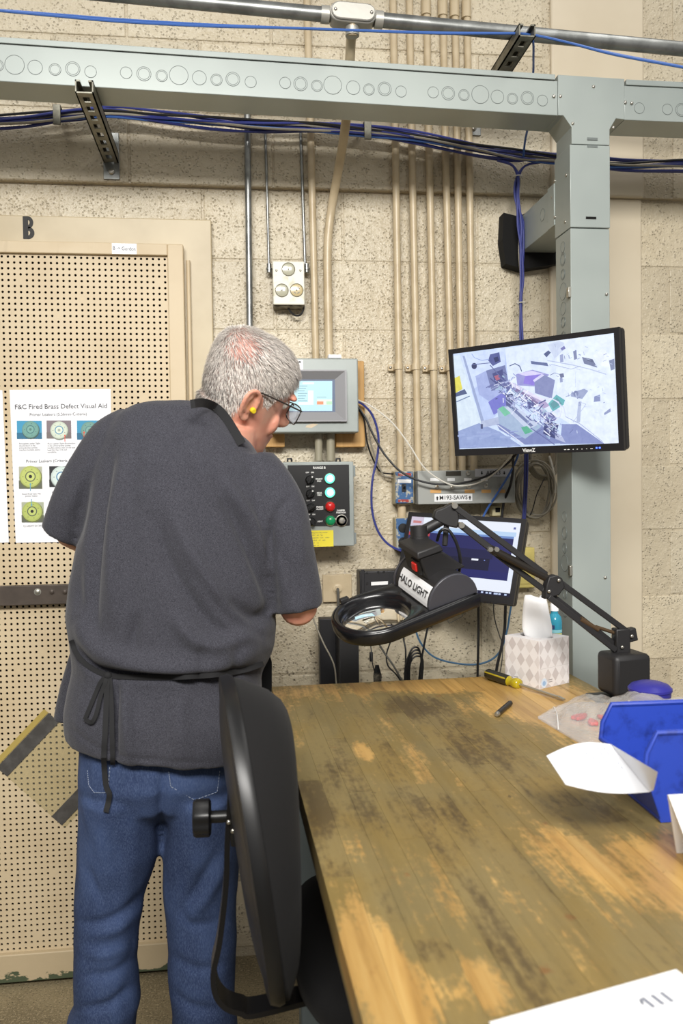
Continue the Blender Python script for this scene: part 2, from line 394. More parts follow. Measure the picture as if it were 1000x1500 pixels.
# hand-written label on the door
q0 = PY(164, 372, 2.4615); q1 = PY(200, 357, 2.4615); b = MB(); b.box((q0[0], 2.4605, q0[2]), (q1[0], 2.4618, q1[2]))
lab = tag(b.build('label_sticker', m_paper, org=((q0[0]+q1[0])/2, 2.4615, q0[2])), 'small white sticker with handwriting on the top rail of the door', 'sticker')
text(lab, 'B -> Gordon', ((q0[0]+q1[0])/2, 2.4602, (q0[2]+q1[2])/2), (1,0,-.03), (0,0,1), .014, m_pen, name='handwriting', stretch=.85)
# ================================================================ PAPERS ON THE DOOR
m_print = MP('printed_colours')
YF = 2.4735                                   # front of the perforated sheet
def flat(parent, name, polys, pl, mat=None, **kw):
    """polys: list of (pixel outline, colour) laid on the sheet plane pl(x, y, lift)"""
    b = MB()
    for k, (pts, c) in enumerate(polys): b.poly([pl(x, y, .00025+.00004*k) for x, y in pts], col=c)
    return b.build(name, mat or m_print, parent, **kw)
def ring(cx, cy, rx, ry, n=20): return [(cx+rx*math.cos(t), cy+ry*math.sin(t)) for t in [-2*math.pi*k/n for k in range(n)]]
def rect(x0, y0, x1, y1, sk=0.0): return [(x0, y0), (x0+sk, y1), (x1+sk, y1), (x1, y0)]
plp = lambda x, y, l=0: PY(x, y, YF-.0012-l)
# main poster
b = MB(); c4 = [(14, 571), (162, 570), (166, 793), (23, 795)]
fr = [plp(*c) for c in c4]; b.add([*fr, *[p+npv(0, .0008, 0) for p in fr]], [(3,2,1,0), (4,5,6,7), (0,1,5,4), (1,2,6,5), (2,3,7,6), (3,0,4,7)])
n = NT('laminated_paper'); n.b.inputs['Base Color'].default_value = rgb(240, 241, 245); n.set(Roughness=.35, Coat_Weight=.35, Coat_Roughness=.08); n.normal(n.bump(n.noise(n.pos(), 12, 2), .12, .006)); m_lam = n.m
poster = tag(b.build('poster', m_lam, org=fr[3]), 'white laminated sheet headed F&C Fired Brass Defect Visual Aid on the perforated door', 'poster')
ux, uy = plp(150, 592)-plp(30, 593.5), npv(0, 0, 1)
def ptext(s, x, y, px, align='CENTER', mat=m_ink, par=poster, **kw): return text(par, s, plp(x, y, .0006), ux, uy, px*2.45/1250*1.25, mat, align, **kw)
ptext('F&C Fired Brass Defect Visual Aid', 89.5, 595.5, 7.6, bold=.0001, stretch=.97, name='heading')
ptext('Primer Leakers (5.56mm Criteria)', 85.5, 607, 4.6, name='subheading')
ptext('Primer Leakers (Criteria for 7.62 & .50 cal)', 38, 676, 4.6, 'LEFT', name='subheading')
for x, y, ls in ((28, 650, ['Perceptible Leaker: Slight', 'discoloration in the', 'primer/primer pocket', 'interface (includes stains).']), (69.5, 650, ['Minor Leaker: Slight discoloration', 'in the primer/primer pocket', 'interface stains), stain on the case', 'head less than 1/16 inch', 'cumulative.']), (117, 650, ['Major Leaker:', 'discoloration', 'greater than'])):
    for i, s in enumerate(ls): ptext(s, x, y+i*3.1, 2.5, 'LEFT', name='caption', stretch=.9)
for i, s in enumerate(('Good fired case: No', 'primer leaker')): ptext(s, 46, 723.5+i*3.1, 2.5, name='caption')
for i, s in enumerate(('Primer leaker', 'Minor')): ptext(s, 76, 721.5+i*3.1, 2.5, 'LEFT', name='caption')
ptext('12 LIGHT 211295', 48, 770.5, 2.9, name='caption')
def photo(name, quad, bg, grad, cx, cy, r, face, ringc, mark=None, dark=False):
    x0, y0, x1, y1 = quad; P = [(rect(x0, y0, x1, y1, .6), bg), (rect(x0, (y0+y1)/2+4, x1, y1, .3), grad)]
    P += [(ring(cx+.6, cy+1.2, r*1.06, r*1.06), tuple(v*.35 for v in face[:3])+(1,)), (ring(cx, cy, r, r), face), (ring(cx, cy, r*.86, r*.86), tuple(min(1, v*1.15) for v in face[:3])+(1,))]
    P += [(ring(cx, cy, r*.50, r*.50), ringc), (ring(cx, cy, r*.40, r*.40), tuple(min(1, v*1.25+.02) for v in face[:3])+(1,)), (ring(cx, cy, r*.16, r*.16), rgb(30, 30, 28) if dark else tuple(v*.7 for v in face[:3])+(1,))]
    for k in range(7):
        t = k*.9+.4; P.append((ring(cx+r*.7*math.cos(t), cy+r*.7*math.sin(t), r*.07, r*.035, 6), tuple(v*.45 for v in face[:3])+(1,)))
    if mark:
        mx, my0, my1, mc = mark; P += [([(mx-.5, my0), (mx-.5, my1), (mx+.5, my1), (mx+.5, my0)], mc), ([(mx-1.6, my0+(2 if my1 > my0 else -2)), (mx+1.6, my0+(2 if my1 > my0 else -2)), (mx, my0-(1 if my1 > my0 else -1))][::(1 if my1 > my0 else -1)], mc)]
    return flat(poster, 'printed_photo', P, plp)
photo('p', (24.5, 616.5, 61, 643), rgb(62, 150, 190), rgb(42, 108, 142), 44.5, 629, 12.3, rgb(104, 150, 142), rgb(70, 116, 120))
photo('p', (68, 616, 104, 642.5), rgb(128, 116, 122), rgb(118, 108, 108), 86.5, 630, 12.8, rgb(196, 206, 190), rgb(80, 140, 176), (95, 637, 647, rgb(216, 84, 60)))
photo('p', (112.5, 616, 148, 644), rgb(58, 146, 186), rgb(40, 104, 138), 131, 630, 12.5, rgb(104, 146, 138), rgb(82, 128, 132), (123, 632, 646, rgb(216, 84, 60)))
photo('p', (27.5, 683.5, 61.5, 716), rgb(176, 178, 160), rgb(96, 100, 84), 44.5, 698, 15.6, rgb(176, 186, 104), rgb(96, 104, 78), (44.5, 708, 719, rgb(92, 160, 190)), True)
photo('p', (72, 683, 108, 713.5), rgb(34, 34, 40), rgb(24, 24, 28), 90, 698.5, 15.6, rgb(196, 210, 206), rgb(62, 122, 166))
photo('p', (31.5, 735.5, 64, 765.5), rgb(168, 174, 152), rgb(92, 96, 80), 47, 749, 14.6, rgb(166, 178, 96), rgb(86, 94, 76), (46.2, 741, 731, rgb(92, 160, 190)), True)
# neighbouring sheet, running out of view
b = MB(); c4 = [(-75, 572), (3.5, 571.5), (13, 794.5), (-60, 797)]; fr = [plp(*c) for c in c4]
b.add([*fr, *[p+npv(0, .0008, 0) for p in fr]], [(3,2,1,0), (4,5,6,7), (0,1,5,4), (1,2,6,5), (2,3,7,6), (3,0,4,7)])
tag(b.build('poster', m_lam, org=fr[3]), 'plain edge of a second white laminated sheet on the perforated door', 'poster')
# clear document sleeve hung askew
n = NT('clear_vinyl'); tr = n.n('ShaderNodeBsdfTransparent'); tr.inputs[0].default_value = (.965, .96, .91, 1); mx = n.n('ShaderNodeMixShader'); mx.inputs[0].default_value = .09
n.b.inputs['Base Color'].default_value = rgb(196, 190, 168); n.set(Roughness=.22); n.l(tr.outputs[0], mx.inputs[1]); n.l(n.b.outputs[0], mx.inputs[2]); n.l(mx.outputs[0], n.t.nodes['Material Output'].inputs[0])
n.normal(n.bump(n.noise(n.pos(), 14, 3), .4, .008)); m_vinyl = n.m
m_tape = M('dark_grey_tape', rgb(72, 70, 68), .38, var=(30, rgb(88, 86, 84), .4, .7), bump=(40, .3, .003)); m_ytape = M('yellowed_strip', rgb(176, 154, 84), .45)
pls = lambda x, y, l=0: PY(x, y, YF-.0015-l)
def slab(b, pts, t=.0008, lift=0):
    fr = [pls(x, y, lift) for x, y in pts]; m = len(fr); b.add([*fr, *[p+npv(0, t, 0) for p in fr]], [tuple(range(m-1, -1, -1)), tuple(range(m, 2*m))] + [(i, (i+1) % m, m+(i+1) % m, m+i) for i in range(m)])
A = npv(-10, 1120); Bc = npv(66, 1040); Cc = npv(172, 1132); D = npv(95, 1213)      # sleeve corners in the photograph
sl = thing('document_sleeve', 'clear yellowed plastic sleeve hung askew with two dark tape strips on the door', 'sleeve', pls(80, 1213))
b = MB(); slab(b, [tuple(A), tuple(D), tuple(Cc), tuple(Bc)], .0006); b.build('clear_sheet', m_vinyl, sl)
d1 = (Cc-Bc)/np.linalg.norm(Cc-Bc)
b = MB(); slab(b, [tuple(A-d1*2), tuple(A+d1*6), tuple(Bc+d1*6), tuple(Bc-d1*2)], .0005, .0009); b.build('edge_strip', m_ytape, sl)
b = MB(); slab(b, [tuple(A+d1*7), tuple(A+d1*27), tuple(Bc+d1*27), tuple(Bc+d1*7)], .0006, .0012); b.build('tape_strip', m_tape, sl)
b = MB(); slab(b, [tuple(D-d1*26), tuple(D-d1*6), tuple(Cc-d1*6), tuple(Cc-d1*26)], .0006, .0012); b.build('tape_strip', m_tape, sl)
# ================================================================ RACEWAY
n = NT('grey_enamel'); p = n.pos(world=True); c = n.mix(n.step(n.noise(p, 3.0, 3), .35, .7), rgb(161, 169, 165), rgb(150, 158, 155)); n.color(c); n.set(Roughness=.34, Metallic=.12, Specular_IOR_Level=.5); n.normal(n.bump(n.noise(p, 140, 2), .04, .001)); m_enam = n.m
m_edge = M('enamel_edge', rgb(112, 119, 117), .4, .2); m_galv = M('galvanised_steel', rgb(158, 160, 158), .36, .8, var=(22, rgb(132, 134, 132), .4, .65)); m_screw = M('screw_steel', rgb(196, 192, 182), .28, .9)
Yb0, Yb1 = 2.10, 2.20; ZB0, ZB1 = 2.325, 2.425
rw = thing('cable_raceway', 'grey metal wiring raceway with round knockouts, overhead beam and square column', 'raceway', (.905, 2.15, 0))
tilt = .02                                      # the long run rises a little to the left
def runbox(b, x0, x1, y0, y1, z0, z1):
    zt = lambda x: tilt*max(0, .82-x)
    V = [(x, y, z+zt(x)) for z in (z0, z1) for x, y in ((x0,y0),(x1,y0),(x1,y1),(x0,y1))]
    b.add(V, [(0,3,2,1),(4,5,6,7),(0,1,5,4),(1,2,6,5),(2,3,7,6),(3,0,4,7)])
b = MB(); runbox(b, -1.4, .822, Yb0, Yb1, ZB0, ZB1-.014); b.build('beam_trough', m_enam, rw, bevel=.0015)
b = MB(); runbox(b, -1.4, .815, Yb0-.0025, Yb1+.002, ZB1-.0125, ZB1+.001); b.build('beam_lid', m_enam, rw, bevel=.001)
b = MB(); runbox(b, -1.4, .815, Yb0+.001, Yb1-.001, ZB1-.0142, ZB1-.0124); b.build('lid_gap', m_void, rw)
b = MB(); b.box((.998, Yb0, ZB0-.004), (2.2, Yb1, ZB1-.018)); b.build('beam_trough', m_enam, rw, bevel=.0015)
b = MB(); b.box((1.003, Yb0-.0025, ZB1-.0165), (2.2, Yb1+.002, ZB1-.003)); b.build('beam_lid', m_enam, rw, bevel=.001)
tee = [(.822, ZB1+.001), (.822, ZB0), (.836, ZB0), (.857, 2.297), (.857, 2.255), (.958, 2.255), (.958, 2.295), (.975, ZB0-.002), (.998, ZB0-.004), (.998, ZB1-.002)]
b = MB(); b.prism(tee, (0, Yb0-.002, 0), (1,0,0), (0,0,1), -.104); b.build('tee_fitting', m_enam, rw, bevel=.0012)
b = MB(); b.box((.852, Yb0-.003, 2.046), (.958, Yb1+.003, 2.253)); b.build('elbow_fitting', m_enam, rw, bevel=.0015)
b = MB(); b.box((.853, Yb0-.001, .012), (.957, Yb1, 2.044)); colm = b.build('column', m_enam, rw, bevel=.0015)
b = MB(); b.box((.845, Yb0-.01, 0), (.965, Yb1+.01, .012)); b.build('floor_flange', m_enam, rw, bevel=.002)
b = MB(); b.box((.8545, Yb1+.003, 2.085), (.9555, 2.475, 2.19)); b.build('wall_stub', m_enam, rw, bevel=.0015)
b = MB(); b.box((.850, Yb1+.003, 2.083), (.8545, Yb1+.05, 2.193)); b.build('stub_collar', m_enam, rw, bevel=.001)
b = MB(); b.prism([(.845, 2.19), (.80, 2.20), (.795, 2.12), (.805, 2.05), (.86, 2.035), (.95, 2.05), (.99, 2.06), (.99, 2.21), (.9, 2.215)], (0, 2.474, 0), (1,0,0), (0,0,1), -.045); b.build('hole_plate', m_void, rw, label='black plate standing for the dark ragged hole where the stub enters the wall')  # plate with the darkness of the broken hole put into its colour
# knockouts: pressed rings
def ko_mesh(r, inner):
    b = MB(); b.lathe((0,0,0), (0,-1,0), [(r-.0005, 0), (r-.0005, .0006), (r, .0009), (r+.0006, .0006), (r+.0006, 0)], 24, caps=False)
    if inner: b.lathe((0,0,0), (0,-1,0), [(r*.76, 0), (r*.76, .0006), (r*.79, .0009), (r*.82, .0006), (r*.82, 0)], 24, caps=False)
    b.lathe((0,0,0), (0,-1,0), [(0, .0003), (r-.0004, .0003)], 24, caps=False)
    me = b.mesh('knockout'); me.materials.append(m_edge); me.materials.append(m_enam)
    me.polygons.foreach_set('material_index', [0]*(len(me.polygons)-24)+[1]*24); me.polygons.foreach_set('use_smooth', [True]*len(me.polygons)); return me
KO = {(r, i): ko_mesh(r, i) for r in (.0135, .0165, .022) for i in (0, 1)}
def knock(x, z, r, inner, y=Yb0-.0001, rz=0.0, yy=None):
    o = bpy.data.objects.new('knockout', KO[(r, inner)]); COL.objects.link(o); o.parent = rw; o.location = (x-.905, (yy if yy is not None else y)-2.15, z); o.rotation_euler = (0, 0, rz)
pat = [(.0145, 0, 0), (.0165, 1, .0), (.0135, 1, .002), (.022, 0, -.002), (.0165, 0, .001), (.0135, 1, .003), (.0165, 1, -.001), (.0145, 0, .003)]
pxs = [(185, 102), (211, 102), (237, 105), (262, 103), (292, 107), (317, 111), (341, 111), (367, 114)]
offs = [p_[0]-185 for p_ in pxs]
for g in range(-1, 4):
    for k, (r_, i_, dz) in enumerate(pat):
        xx = [417.5, 440, 464, 487, 517, 540, 563, 587][k] if g == 1 else ([634, 656, 679, 703, 728, 750, 772, 794][k] if g == 2 else ([185, 211, 237, 262, 292, 317, 341, 367][k] if g == 0 else ([-55, -29, -3, 22, 52, 81, 107, 133][k] if g == -1 else 0)))
        if g == 3: continue
        q = PY(xx, 120, Yb0); zc = 2.363 + tilt*max(0, .82-q[0]) - dz
        knock(q[0], zc, {.0145: .0135}.get(r_, r_), i_)
for xx, r_, i_ in ((936, .0135, 0), (977, .0135, 0), (998, .0165, 1), (1023, .0135, 1), (1052, .022, 0)): knock(PY(xx, 166, Yb0)[0], 2.352, r_, i_)
for yy_, r_, i_ in ((362, .0135, 0), (380, .0165, 1), (402, .0135, 1), (427, .022, 0), (452, .0165, 0), (472, .0135, 1), (495, .0165, 1), (757, .0135, 0), (781, .0165, 1), (803, .0135, 1), (825, .022, 0), (870, .0135, 1), (895, .0165, 1)):
    knock(.8529, PY(824, yy_, 2.15)[2], r_, i_, rz=-math.pi/2, yy=2.15)
knock(.8543, 2.14, .0165, 0, rz=-math.pi/2, yy=2.30)
sc = MB(); sc.lathe((0,0,0), (0,-1,0), [(.0042, 0), (.0042, .001), (.0034, .0026), (.0015, .0032), (0, .0033)], 12); scm = sc.mesh('screw'); scm.materials.append(m_screw); scm.polygons.foreach_set('use_smooth', [True]*len(scm.polygons))
def screw(parent, p, rz=0.0, s=1.0, name='screw'):
    o = bpy.data.objects.new(name, scm); COL.objects.link(o); o.parent = parent; o.location = tuple(npv(*p)-ORG.get(parent.name, npv(0,0,0))); o.rotation_euler = (0, 0, rz); o.scale = (s, s, s)
for xx, yy_ in ((811, 141), (820.5, 141), (915.5, 150), (925, 151), (869, 127), (838.5, 181), (898, 187), (888, 431), (886, 846)):
    q = PY(xx, yy_, Yb0-.002); screw(rw, (q[0], Yb0-.0018, q[2]))
for xx, yy_, Y in ((812, 256, 2.12), (806, 265, 2.2), (800, 289, 2.22), (810, 318, 2.2), (827, 325, 2.13)):
    q = PY(xx, yy_, Y); screw(rw, (.852, Y, q[2]), -math.pi/2)
for xx0, xx1, yy_, mt in ((860, 875, 203, m_edge), (860, 875, 214, m_edge), (858, 873, 319, m_void)):
    a = PY(xx0, yy_, Yb0-.004); c_ = PY(xx1, yy_, Yb0-.004); b = MB(); b.box((a[0], Yb0-.0042, a[2]-.003), (c_[0], Yb0-.0025, a[2]+.003)); b.build('slot', mt, rw)
for yy_ in (428, 836):
    q = PY(834, yy_, Yb0); b = MB(); b.box((.846, Yb0-.003, q[2]-.013), (.8535, Yb0+.012, q[2]+.013)); b.build('latch_clip', m_zinc, rw, bevel=.001)
# ---------------------------------------------------------------- strut brackets
m_strut = M('dull_strut_steel', rgb(126, 124, 112), .45, .6, var=(30, rgb(98, 96, 86), .4, .65))
def strut(name, label, x, z, y0, y1, wall_leg=True, w=.041, h=.03, open_up=False):
    t = thing(name, label, 'bracket', (x, y1, z)); b = MB(); th = .003; s_ = -1 if not open_up else 1
    zt = z; zb = z-h
    b.box((x-w/2, y0, zb), (x-w/2+th, y1, zt)); b.box((x+w/2-th, y0, zb), (x+w/2, y1, zt))
    b.box((x-w/2, y0, zt-.004), (x-w/2+.011, y1, zt)); b.box((x+w/2-.011, y0, zt-.004), (x+w/2, y1, zt))
    b.box((x-w/2, y0, zb), (x-.008, y1, zb+th)); b.box((x+.008, y0, zb), (x+w/2, y1, zb+th))
    yy = y0
    while yy < y1:                                   # web between the slots
        b.box((x-.0081, yy, zb), (x+.0081, min(yy+.022, y1), zb+th)); yy += .05
    b.build('channel', m_strut, t)
    if wall_leg:
        b = MB(); b.box((x-.022, y1, z-.075), (x+.022, y1+.006, z+.055)); b.build('wall_plate', m_galv, t, bevel=.001)
        for dz in (.035, -.055): screw(t, (x, y1-.0005, z+dz), s=2.0, name='anchor_bolt')
    return t
xs = PY(117, 135, 2.05)[0]; z1_ = ZB0+tilt*(.82-xs)-.003
strut('strut_bracket', 'slotted steel strut bracket under the raceway beam near the door', xs+.008, z1_, 2.06, 2.491)
RC0 = PY(180, -7, 2.10); RC1 = PY(1000, 72, 2.10)
xs2 = PY(770, 40, 2.03)[0]; rz_ = lambda x: RC0[2]+(RC1[2]-RC0[2])*(x-RC0[0])/(RC1[0]-RC0[0])
strut('strut_bracket', 'slotted steel strut bracket carrying the galvanised conduit above the raceway', xs2, rz_(xs2)-.0195, 2.02, 2.491)
# ---------------------------------------------------------------- conduits
m_cond = M('painted_conduit', rgb(198, 181, 150), .35, 0, var=(14, rgb(184, 166, 134), .4, .7), bump=(70, .08, .001))
def rod(name, label, pts, r, mat, group=None, n=14, extra=None):
    t = thing(name, label, 'conduit', pts[0], group=group); b = MB(); b.tube(pts, r, n); b.build('pipe', mat, t, smooth=True)
    if extra: extra(t)
    return t
x0_, x1_ = -1.3, 2.2
def rc_extra(t):
    q = npv(PY(470, 16, 2.10)[0], 2.10, rz_(PY(470, 16, 2.10)[0])); d = nrm(RC1-RC0)
    for s_ in (PY(471, 16, 2.1)[0], PY(560, 24, 2.1)[0]):
        c_ = npv(s_, 2.10, rz_(s_)); b = MB(); b.tube([c_-d*.012, c_+d*.012], .0215, 16); b.build('coupling', m_galv, t, smooth=True)
rod('rigid_conduit', 'thick galvanised conduit running horizontally above the raceway', [npv(x0_, 2.10, rz_(x0_)), npv(PY(473, 10, 2.1)[0], 2.10, rz_(PY(473, 10, 2.1)[0]))], .0175, m_galv, 'galvanised conduit runs above the raceway', extra=None)
rod('rigid_conduit', 'thick galvanised conduit from the cast fitting over the strut bracket', [npv(PY(558, 24, 2.1)[0], 2.10, rz_(PY(558, 24, 2.1)[0])), npv(x1_, 2.10, rz_(x1_))], .0175, m_galv, 'galvanised conduit runs above the raceway')
# cast conduit fitting
xa, xb = PY(470, 12, 2.1)[0], PY(560, 22, 2.1)[0]; xm = (xa+xb)/2; zm = rz_(xm); d = nrm(RC1-RC0); up = nrm(npv(-d[2], 0, d[0]))
t = thing('junction_fitting', 'cast aluminium conduit fitting with oval screwed cover on the galvanised conduit', 'conduit fitting', (xm, 2.1, zm))
def stadium(L, r_, n=8): return [(L+r_*math.cos(a), r_*math.sin(a)) for a in [-math.pi/2+math.pi*k/n for k in range(n+1)]]+[(-L+r_*math.cos(a), r_*math.sin(a)) for a in [math.pi/2+math.pi*k/n for k in range(n+1)]]
m_cast = M('cast_aluminium', rgb(190, 188, 180), .42, .6, bump=(90, .15, .001))
b = MB(); b.prism(stadium(.034, .0235), (xm, 2.122, zm), d, up, .046); b.build('housing', m_cast, t, bevel=.003)
b = MB(); b.prism(stadium(.033, .021), (xm, 2.076, zm), d, up, .006); b.build('cover', m_cast, t, bevel=.003)
for s_ in (-1, 1):
    q = npv(xm, 2.0698, zm)+d*s_*.044; screw(t, q)
    b = MB(); b.tube([npv(xm, 2.1, zm)+d*s_*.056, npv(xm, 2.1, zm)+d*s_*.076], .0205, 16); b.build('hub', m_cast, t, smooth=True)
b = MB(); xv = PY(516, 60, 2.1)[0]; b.cyl((xv, 2.10, zm-.022), (xv, 2.10, zm-.045), .017, n=16); b.build('hub', m_cast, t, smooth=True)
YC = 2.484                                     # centre line of pipes strapped to the wall
# drop pipe: leaves the fitting, passes behind the raceway and kicks over to the wall
dp = [npv(xv, 2.10, zm-.045), npv(xv, 2.10, 2.53), npv(xv+.005, 2.19, 2.47), npv(xv+.01, 2.232, 2.42), npv(*PY(509, 150, 2.25)), npv(*PY(505, 190, 2.30)), npv(*PY(497, 240, 2.40)), npv(*PY(487, 295, 2.47)), npv(*PY(481.5, 335, YC)), npv(*PY(479.5, 370, YC)), npv(*PY(480, 430, YC)), npv(*PY(482, 530, YC))]
rod('conduit', 'thick beige conduit bent in an offset down to the touchscreen enclosure', smooth_curve(dp, 5), .0125, m_cond)
pv = lambda x, y, Y=YC: npv(*PY(x, y, Y))
rod('conduit', 'straight beige conduit beside the offset bend, down to the touchscreen enclosure', [pv(449, -10), pv(455, 200), pv(462.5, 530)], .0105, m_cond)
rod('conduit', 'bare galvanised conduit running down behind the grey-haired man', [pv(362, 160, 2.487), pv(368, 690, 2.487)], .0095, m_galv)
for (xt, xb2, yt, yb, r_) in ((388.5, 394, 190, 397, .0038), (440, 447, 190, 397, .0045)):
    tag(MB().tube([pv(xt, yt, 2.495), pv(xb2, yb, 2.495)], r_, 10).build('thin_tube', m_galv, smooth=True, org=pv(xb2, yb, 2.495)), 'thin metal tube into the white gauge box, %s' % ('beside the bare galvanised conduit' if xt < 400 else 'beside the straight beige conduit'), 'tube', 'thin tubes to the gauge box')
cx = [(578, 585.5, 690), (602, 611.5, 690), (627, 637, 690), (651, 662, 690), (668.5, 676, 690), (686, 693, 690)]
words = ['beige wall conduit above the blue switch box', 'beige wall conduit second from the blue switch box', 'beige wall conduit third from the blue switch box', 'beige wall conduit fourth from the blue switch box', 'beige wall conduit between two others behind the video monitor edge', 'beige wall conduit closest to the blue cable drop']
def straps(x, y, side):
    def fn(t):
        q = pv(x, y); b = MB(); b.tube([q-npv(0,0,.009), q+npv(0,0,.009)], .0132, 14); b.build('strap', m_cond, t, smooth=True)
        b = MB(); xx = q[0]+side*.027; b.box((min(q[0]+side*.010, xx), 2.505, q[2]-.010), (max(q[0]+side*.010, xx), 2.512, q[2]+.010)); b.build('strap_tab', m_cond, t, bevel=.002)
        b = MB(); b.box((min(q[0], q[0]+side*.012), 2.487, q[2]-.009), (max(q[0], q[0]+side*.012), 2.510, q[2]+.009)); b.build('strap_tab', m_cond, t, bevel=.002)
        screw(t, (q[0]+side*.020, 2.5045, q[2]), s=1.1)
    return fn
for k, (xt, xb2, yb) in enumerate(cx):
    t = rod('conduit', words[k], [pv(xt-3.5, -60), pv(xt+.2, 170), pv(xb2+(0 if yb < 600 else 1), yb)], .0106, m_cond, 'beige conduits on the block wall')
    if k < 4: straps(xt+ (xb2-xt)*.72, 537+k*.6, -1)(t)
    if k > 1:
        q = pv(xt-3.3, 4+k*1.5); b = MB(); b.cyl(q-npv(0,0,.03), q+npv(0,0,.02), .0145, n=14); b.build('coupling', m_cond, t, smooth=True)
# ================================================================ CABLES ALONG THE WALL
m_blue = M('blue_cable_jacket', rgb(52, 60, 128), .4); m_blue2 = M('bright_blue_jacket', rgb(66, 104, 176), .4); m_blk = M('black_cable_jacket', rgb(24, 24, 26), .45)
m_gcab = M('grey_cable_jacket', rgb(150, 144, 130), .5); m_wcab = M('white_cable_jacket', rgb(206, 202, 192), .45); m_lblue = M('light_blue_jacket', rgb(70, 112, 146), .45)
m_tie = M('nylon_tie', rgb(206, 202, 190), .5)
def cable(name, label, cat, pts, r, mat, group=None, n=6, k=6):
    c = smooth_curve(pts, k); return tag(MB().tube(c, r, n).build(name, mat, smooth=True, org=c[-1]), label, cat, group)
rg = random.Random(11)
# the long bundle: ends run past both sides of the view
def bundle_path(dx, dz, dy, keys, ph): 
    out = []
    for i, (x, y) in enumerate(keys):
        q = PY(x, y, 2.475); out.append(npv(q[0], 2.443+dy*.8+.004*math.sin(i*1.7+ph), q[2]+dz+.006*math.sin(i*1.3+ph*2)))
    return out
keysL = [(-60, 190), (40, 184), (110, 176), (165, 172), (235, 180), (310, 187), (385, 192), (460, 193), (520, 198), (600, 209), (690, 225), (745, 233), (780, 236), (850, 243), (905, 249), (1000, 248), (1090, 254)]
bl = thing('cable_bundle', 'thick bundle of dark blue network cables strung along the wall under the raceway', 'cable bundle', PY(500, 196, 2.475))
for k in range(15):
    dz = rg.uniform(-.013, .015); dy = rg.uniform(-.018, .012); mt = m_blue if k % 5 else (m_blue2 if k % 2 else m_gcab)
    if k == 7: mt = m_blk
    b = MB(); b.tube(smooth_curve(bundle_path(0, dz, dy, keysL, k*1.37), 4), .0034, 6); b.build('cable', mt, bl, smooth=True)
for x in (88, 535):
    y = np.interp(x, [q[0] for q in keysL], [q[1] for q in keysL]); q = PY(x, y, 2.465); b = MB()
    b.box((q[0]-.010, 2.418, q[2]-.026), (q[0]+.010, 2.423, q[2]+.026)); b.box((q[0]-.010, 2.418, q[2]+.024), (q[0]+.010, 2.498, q[2]+.028)); b.build('hanger_clip', m_strut, bl, bevel=.001)
# drop towards the video monitor
dr = thing('cable_drop', 'dark blue cables tied together, dropping from the bundle behind the video monitor', 'cable bundle', PY(764, 500, 2.46))
for k in range(6):
    j = lambda s: rg.uniform(-s, s); sgn = -1 if k < 4 else 1
    keys = [(760+sgn*(26+k*2), 233+(2 if sgn < 0 else 4)), (760+sgn*9, 243), (758+j(3), 262), (757+j(3.5), 290), (761+k*1.8-3, 330), (764+j(4), 370), (765+j(3), 410), (763+j(2), 440), (763+j(2.5), 500), (768+j(3), 580), (770+j(2), 690), (767+j(2), 760)]
    mt = m_blue if k != 2 else m_gcab
    b = MB(); b.tube(smooth_curve([npv(*PY(x, y, 2.438 + (k % 3)*.007)) for x, y in keys], 4), .0033, 6); b.build('cable', mt, dr, smooth=True)
for x, y in ((758, 259), (763, 444)):
    q = PY(x, y, 2.445); b = MB(); b.tube([q+npv(math.cos(a)*.0135, math.sin(a)*.014, 0) for a in [2*math.pi*i/14 for i in range(14)]], .0016, 6, closed=True); b.build('cable_tie', m_tie, dr, smooth=True)
# two bright cables over the top, and a single drop
for k, (dy, lab) in enumerate(((0, 'bright blue network cable lying across the strut bracket above the raceway'), (2.2, 'second bright blue network cable alongside the first above the raceway'))):
    ks = [(-40, 12), (90, 22+dy), (180, 29+dy*1.3), (300, 36+dy), (420, 41), (520, 44.5), (640, 48+dy*.4), (730, 49), (775, 50.5), (830, 62), (900, 79+dy*.5), (1000, 98+dy*.4), (1090, 116)]
    cable('network_cable', lab, 'cable', [npv(*PY(x, y, 2.055-k*.004)) for x, y in ks], .0030, m_blue2, 'bright blue cables above the raceway')
cable('network_cable', 'single blue network cable dropping from the strut bracket behind the tee', 'cable', [npv(*PY(x, y, Y)) for x, y, Y in ((760, 50, 2.06), (774, 52, 2.075), (780.5, 62, 2.09), (781, 85, 2.16), (780.5, 110, 2.23), (776, 170, 2.27), (769, 205, 2.36), (766, 232, 2.44))], .0030, m_blue2, 'bright blue cables above the raceway')
# ================================================================ WALL BOXES
m_box = M('enclosure_grey', rgb(158, 165, 162), .38, .1, var=(8, rgb(148, 155, 152), .4, .7)); m_boxe = M('enclosure_edge', rgb(128, 135, 134), .42, .1)
m_bkpl = M('black_faceplate', rgb(20, 20, 22), .4); m_white = M('white_ink', rgb(226, 226, 224), .6); m_knob = M('black_knob', rgb(22, 22, 23), .3)
n = NT('pine_board'); p = n.map(n.pos(), (14, 14, 1.6)); c = n.ramp(n.noise(p, 3, 5, .6, dist=.6), [(.3, rgb(170, 126, 66)), (.7, rgb(205, 162, 98))]); n.color(c); n.set(Roughness=.55); m_pine = n.m
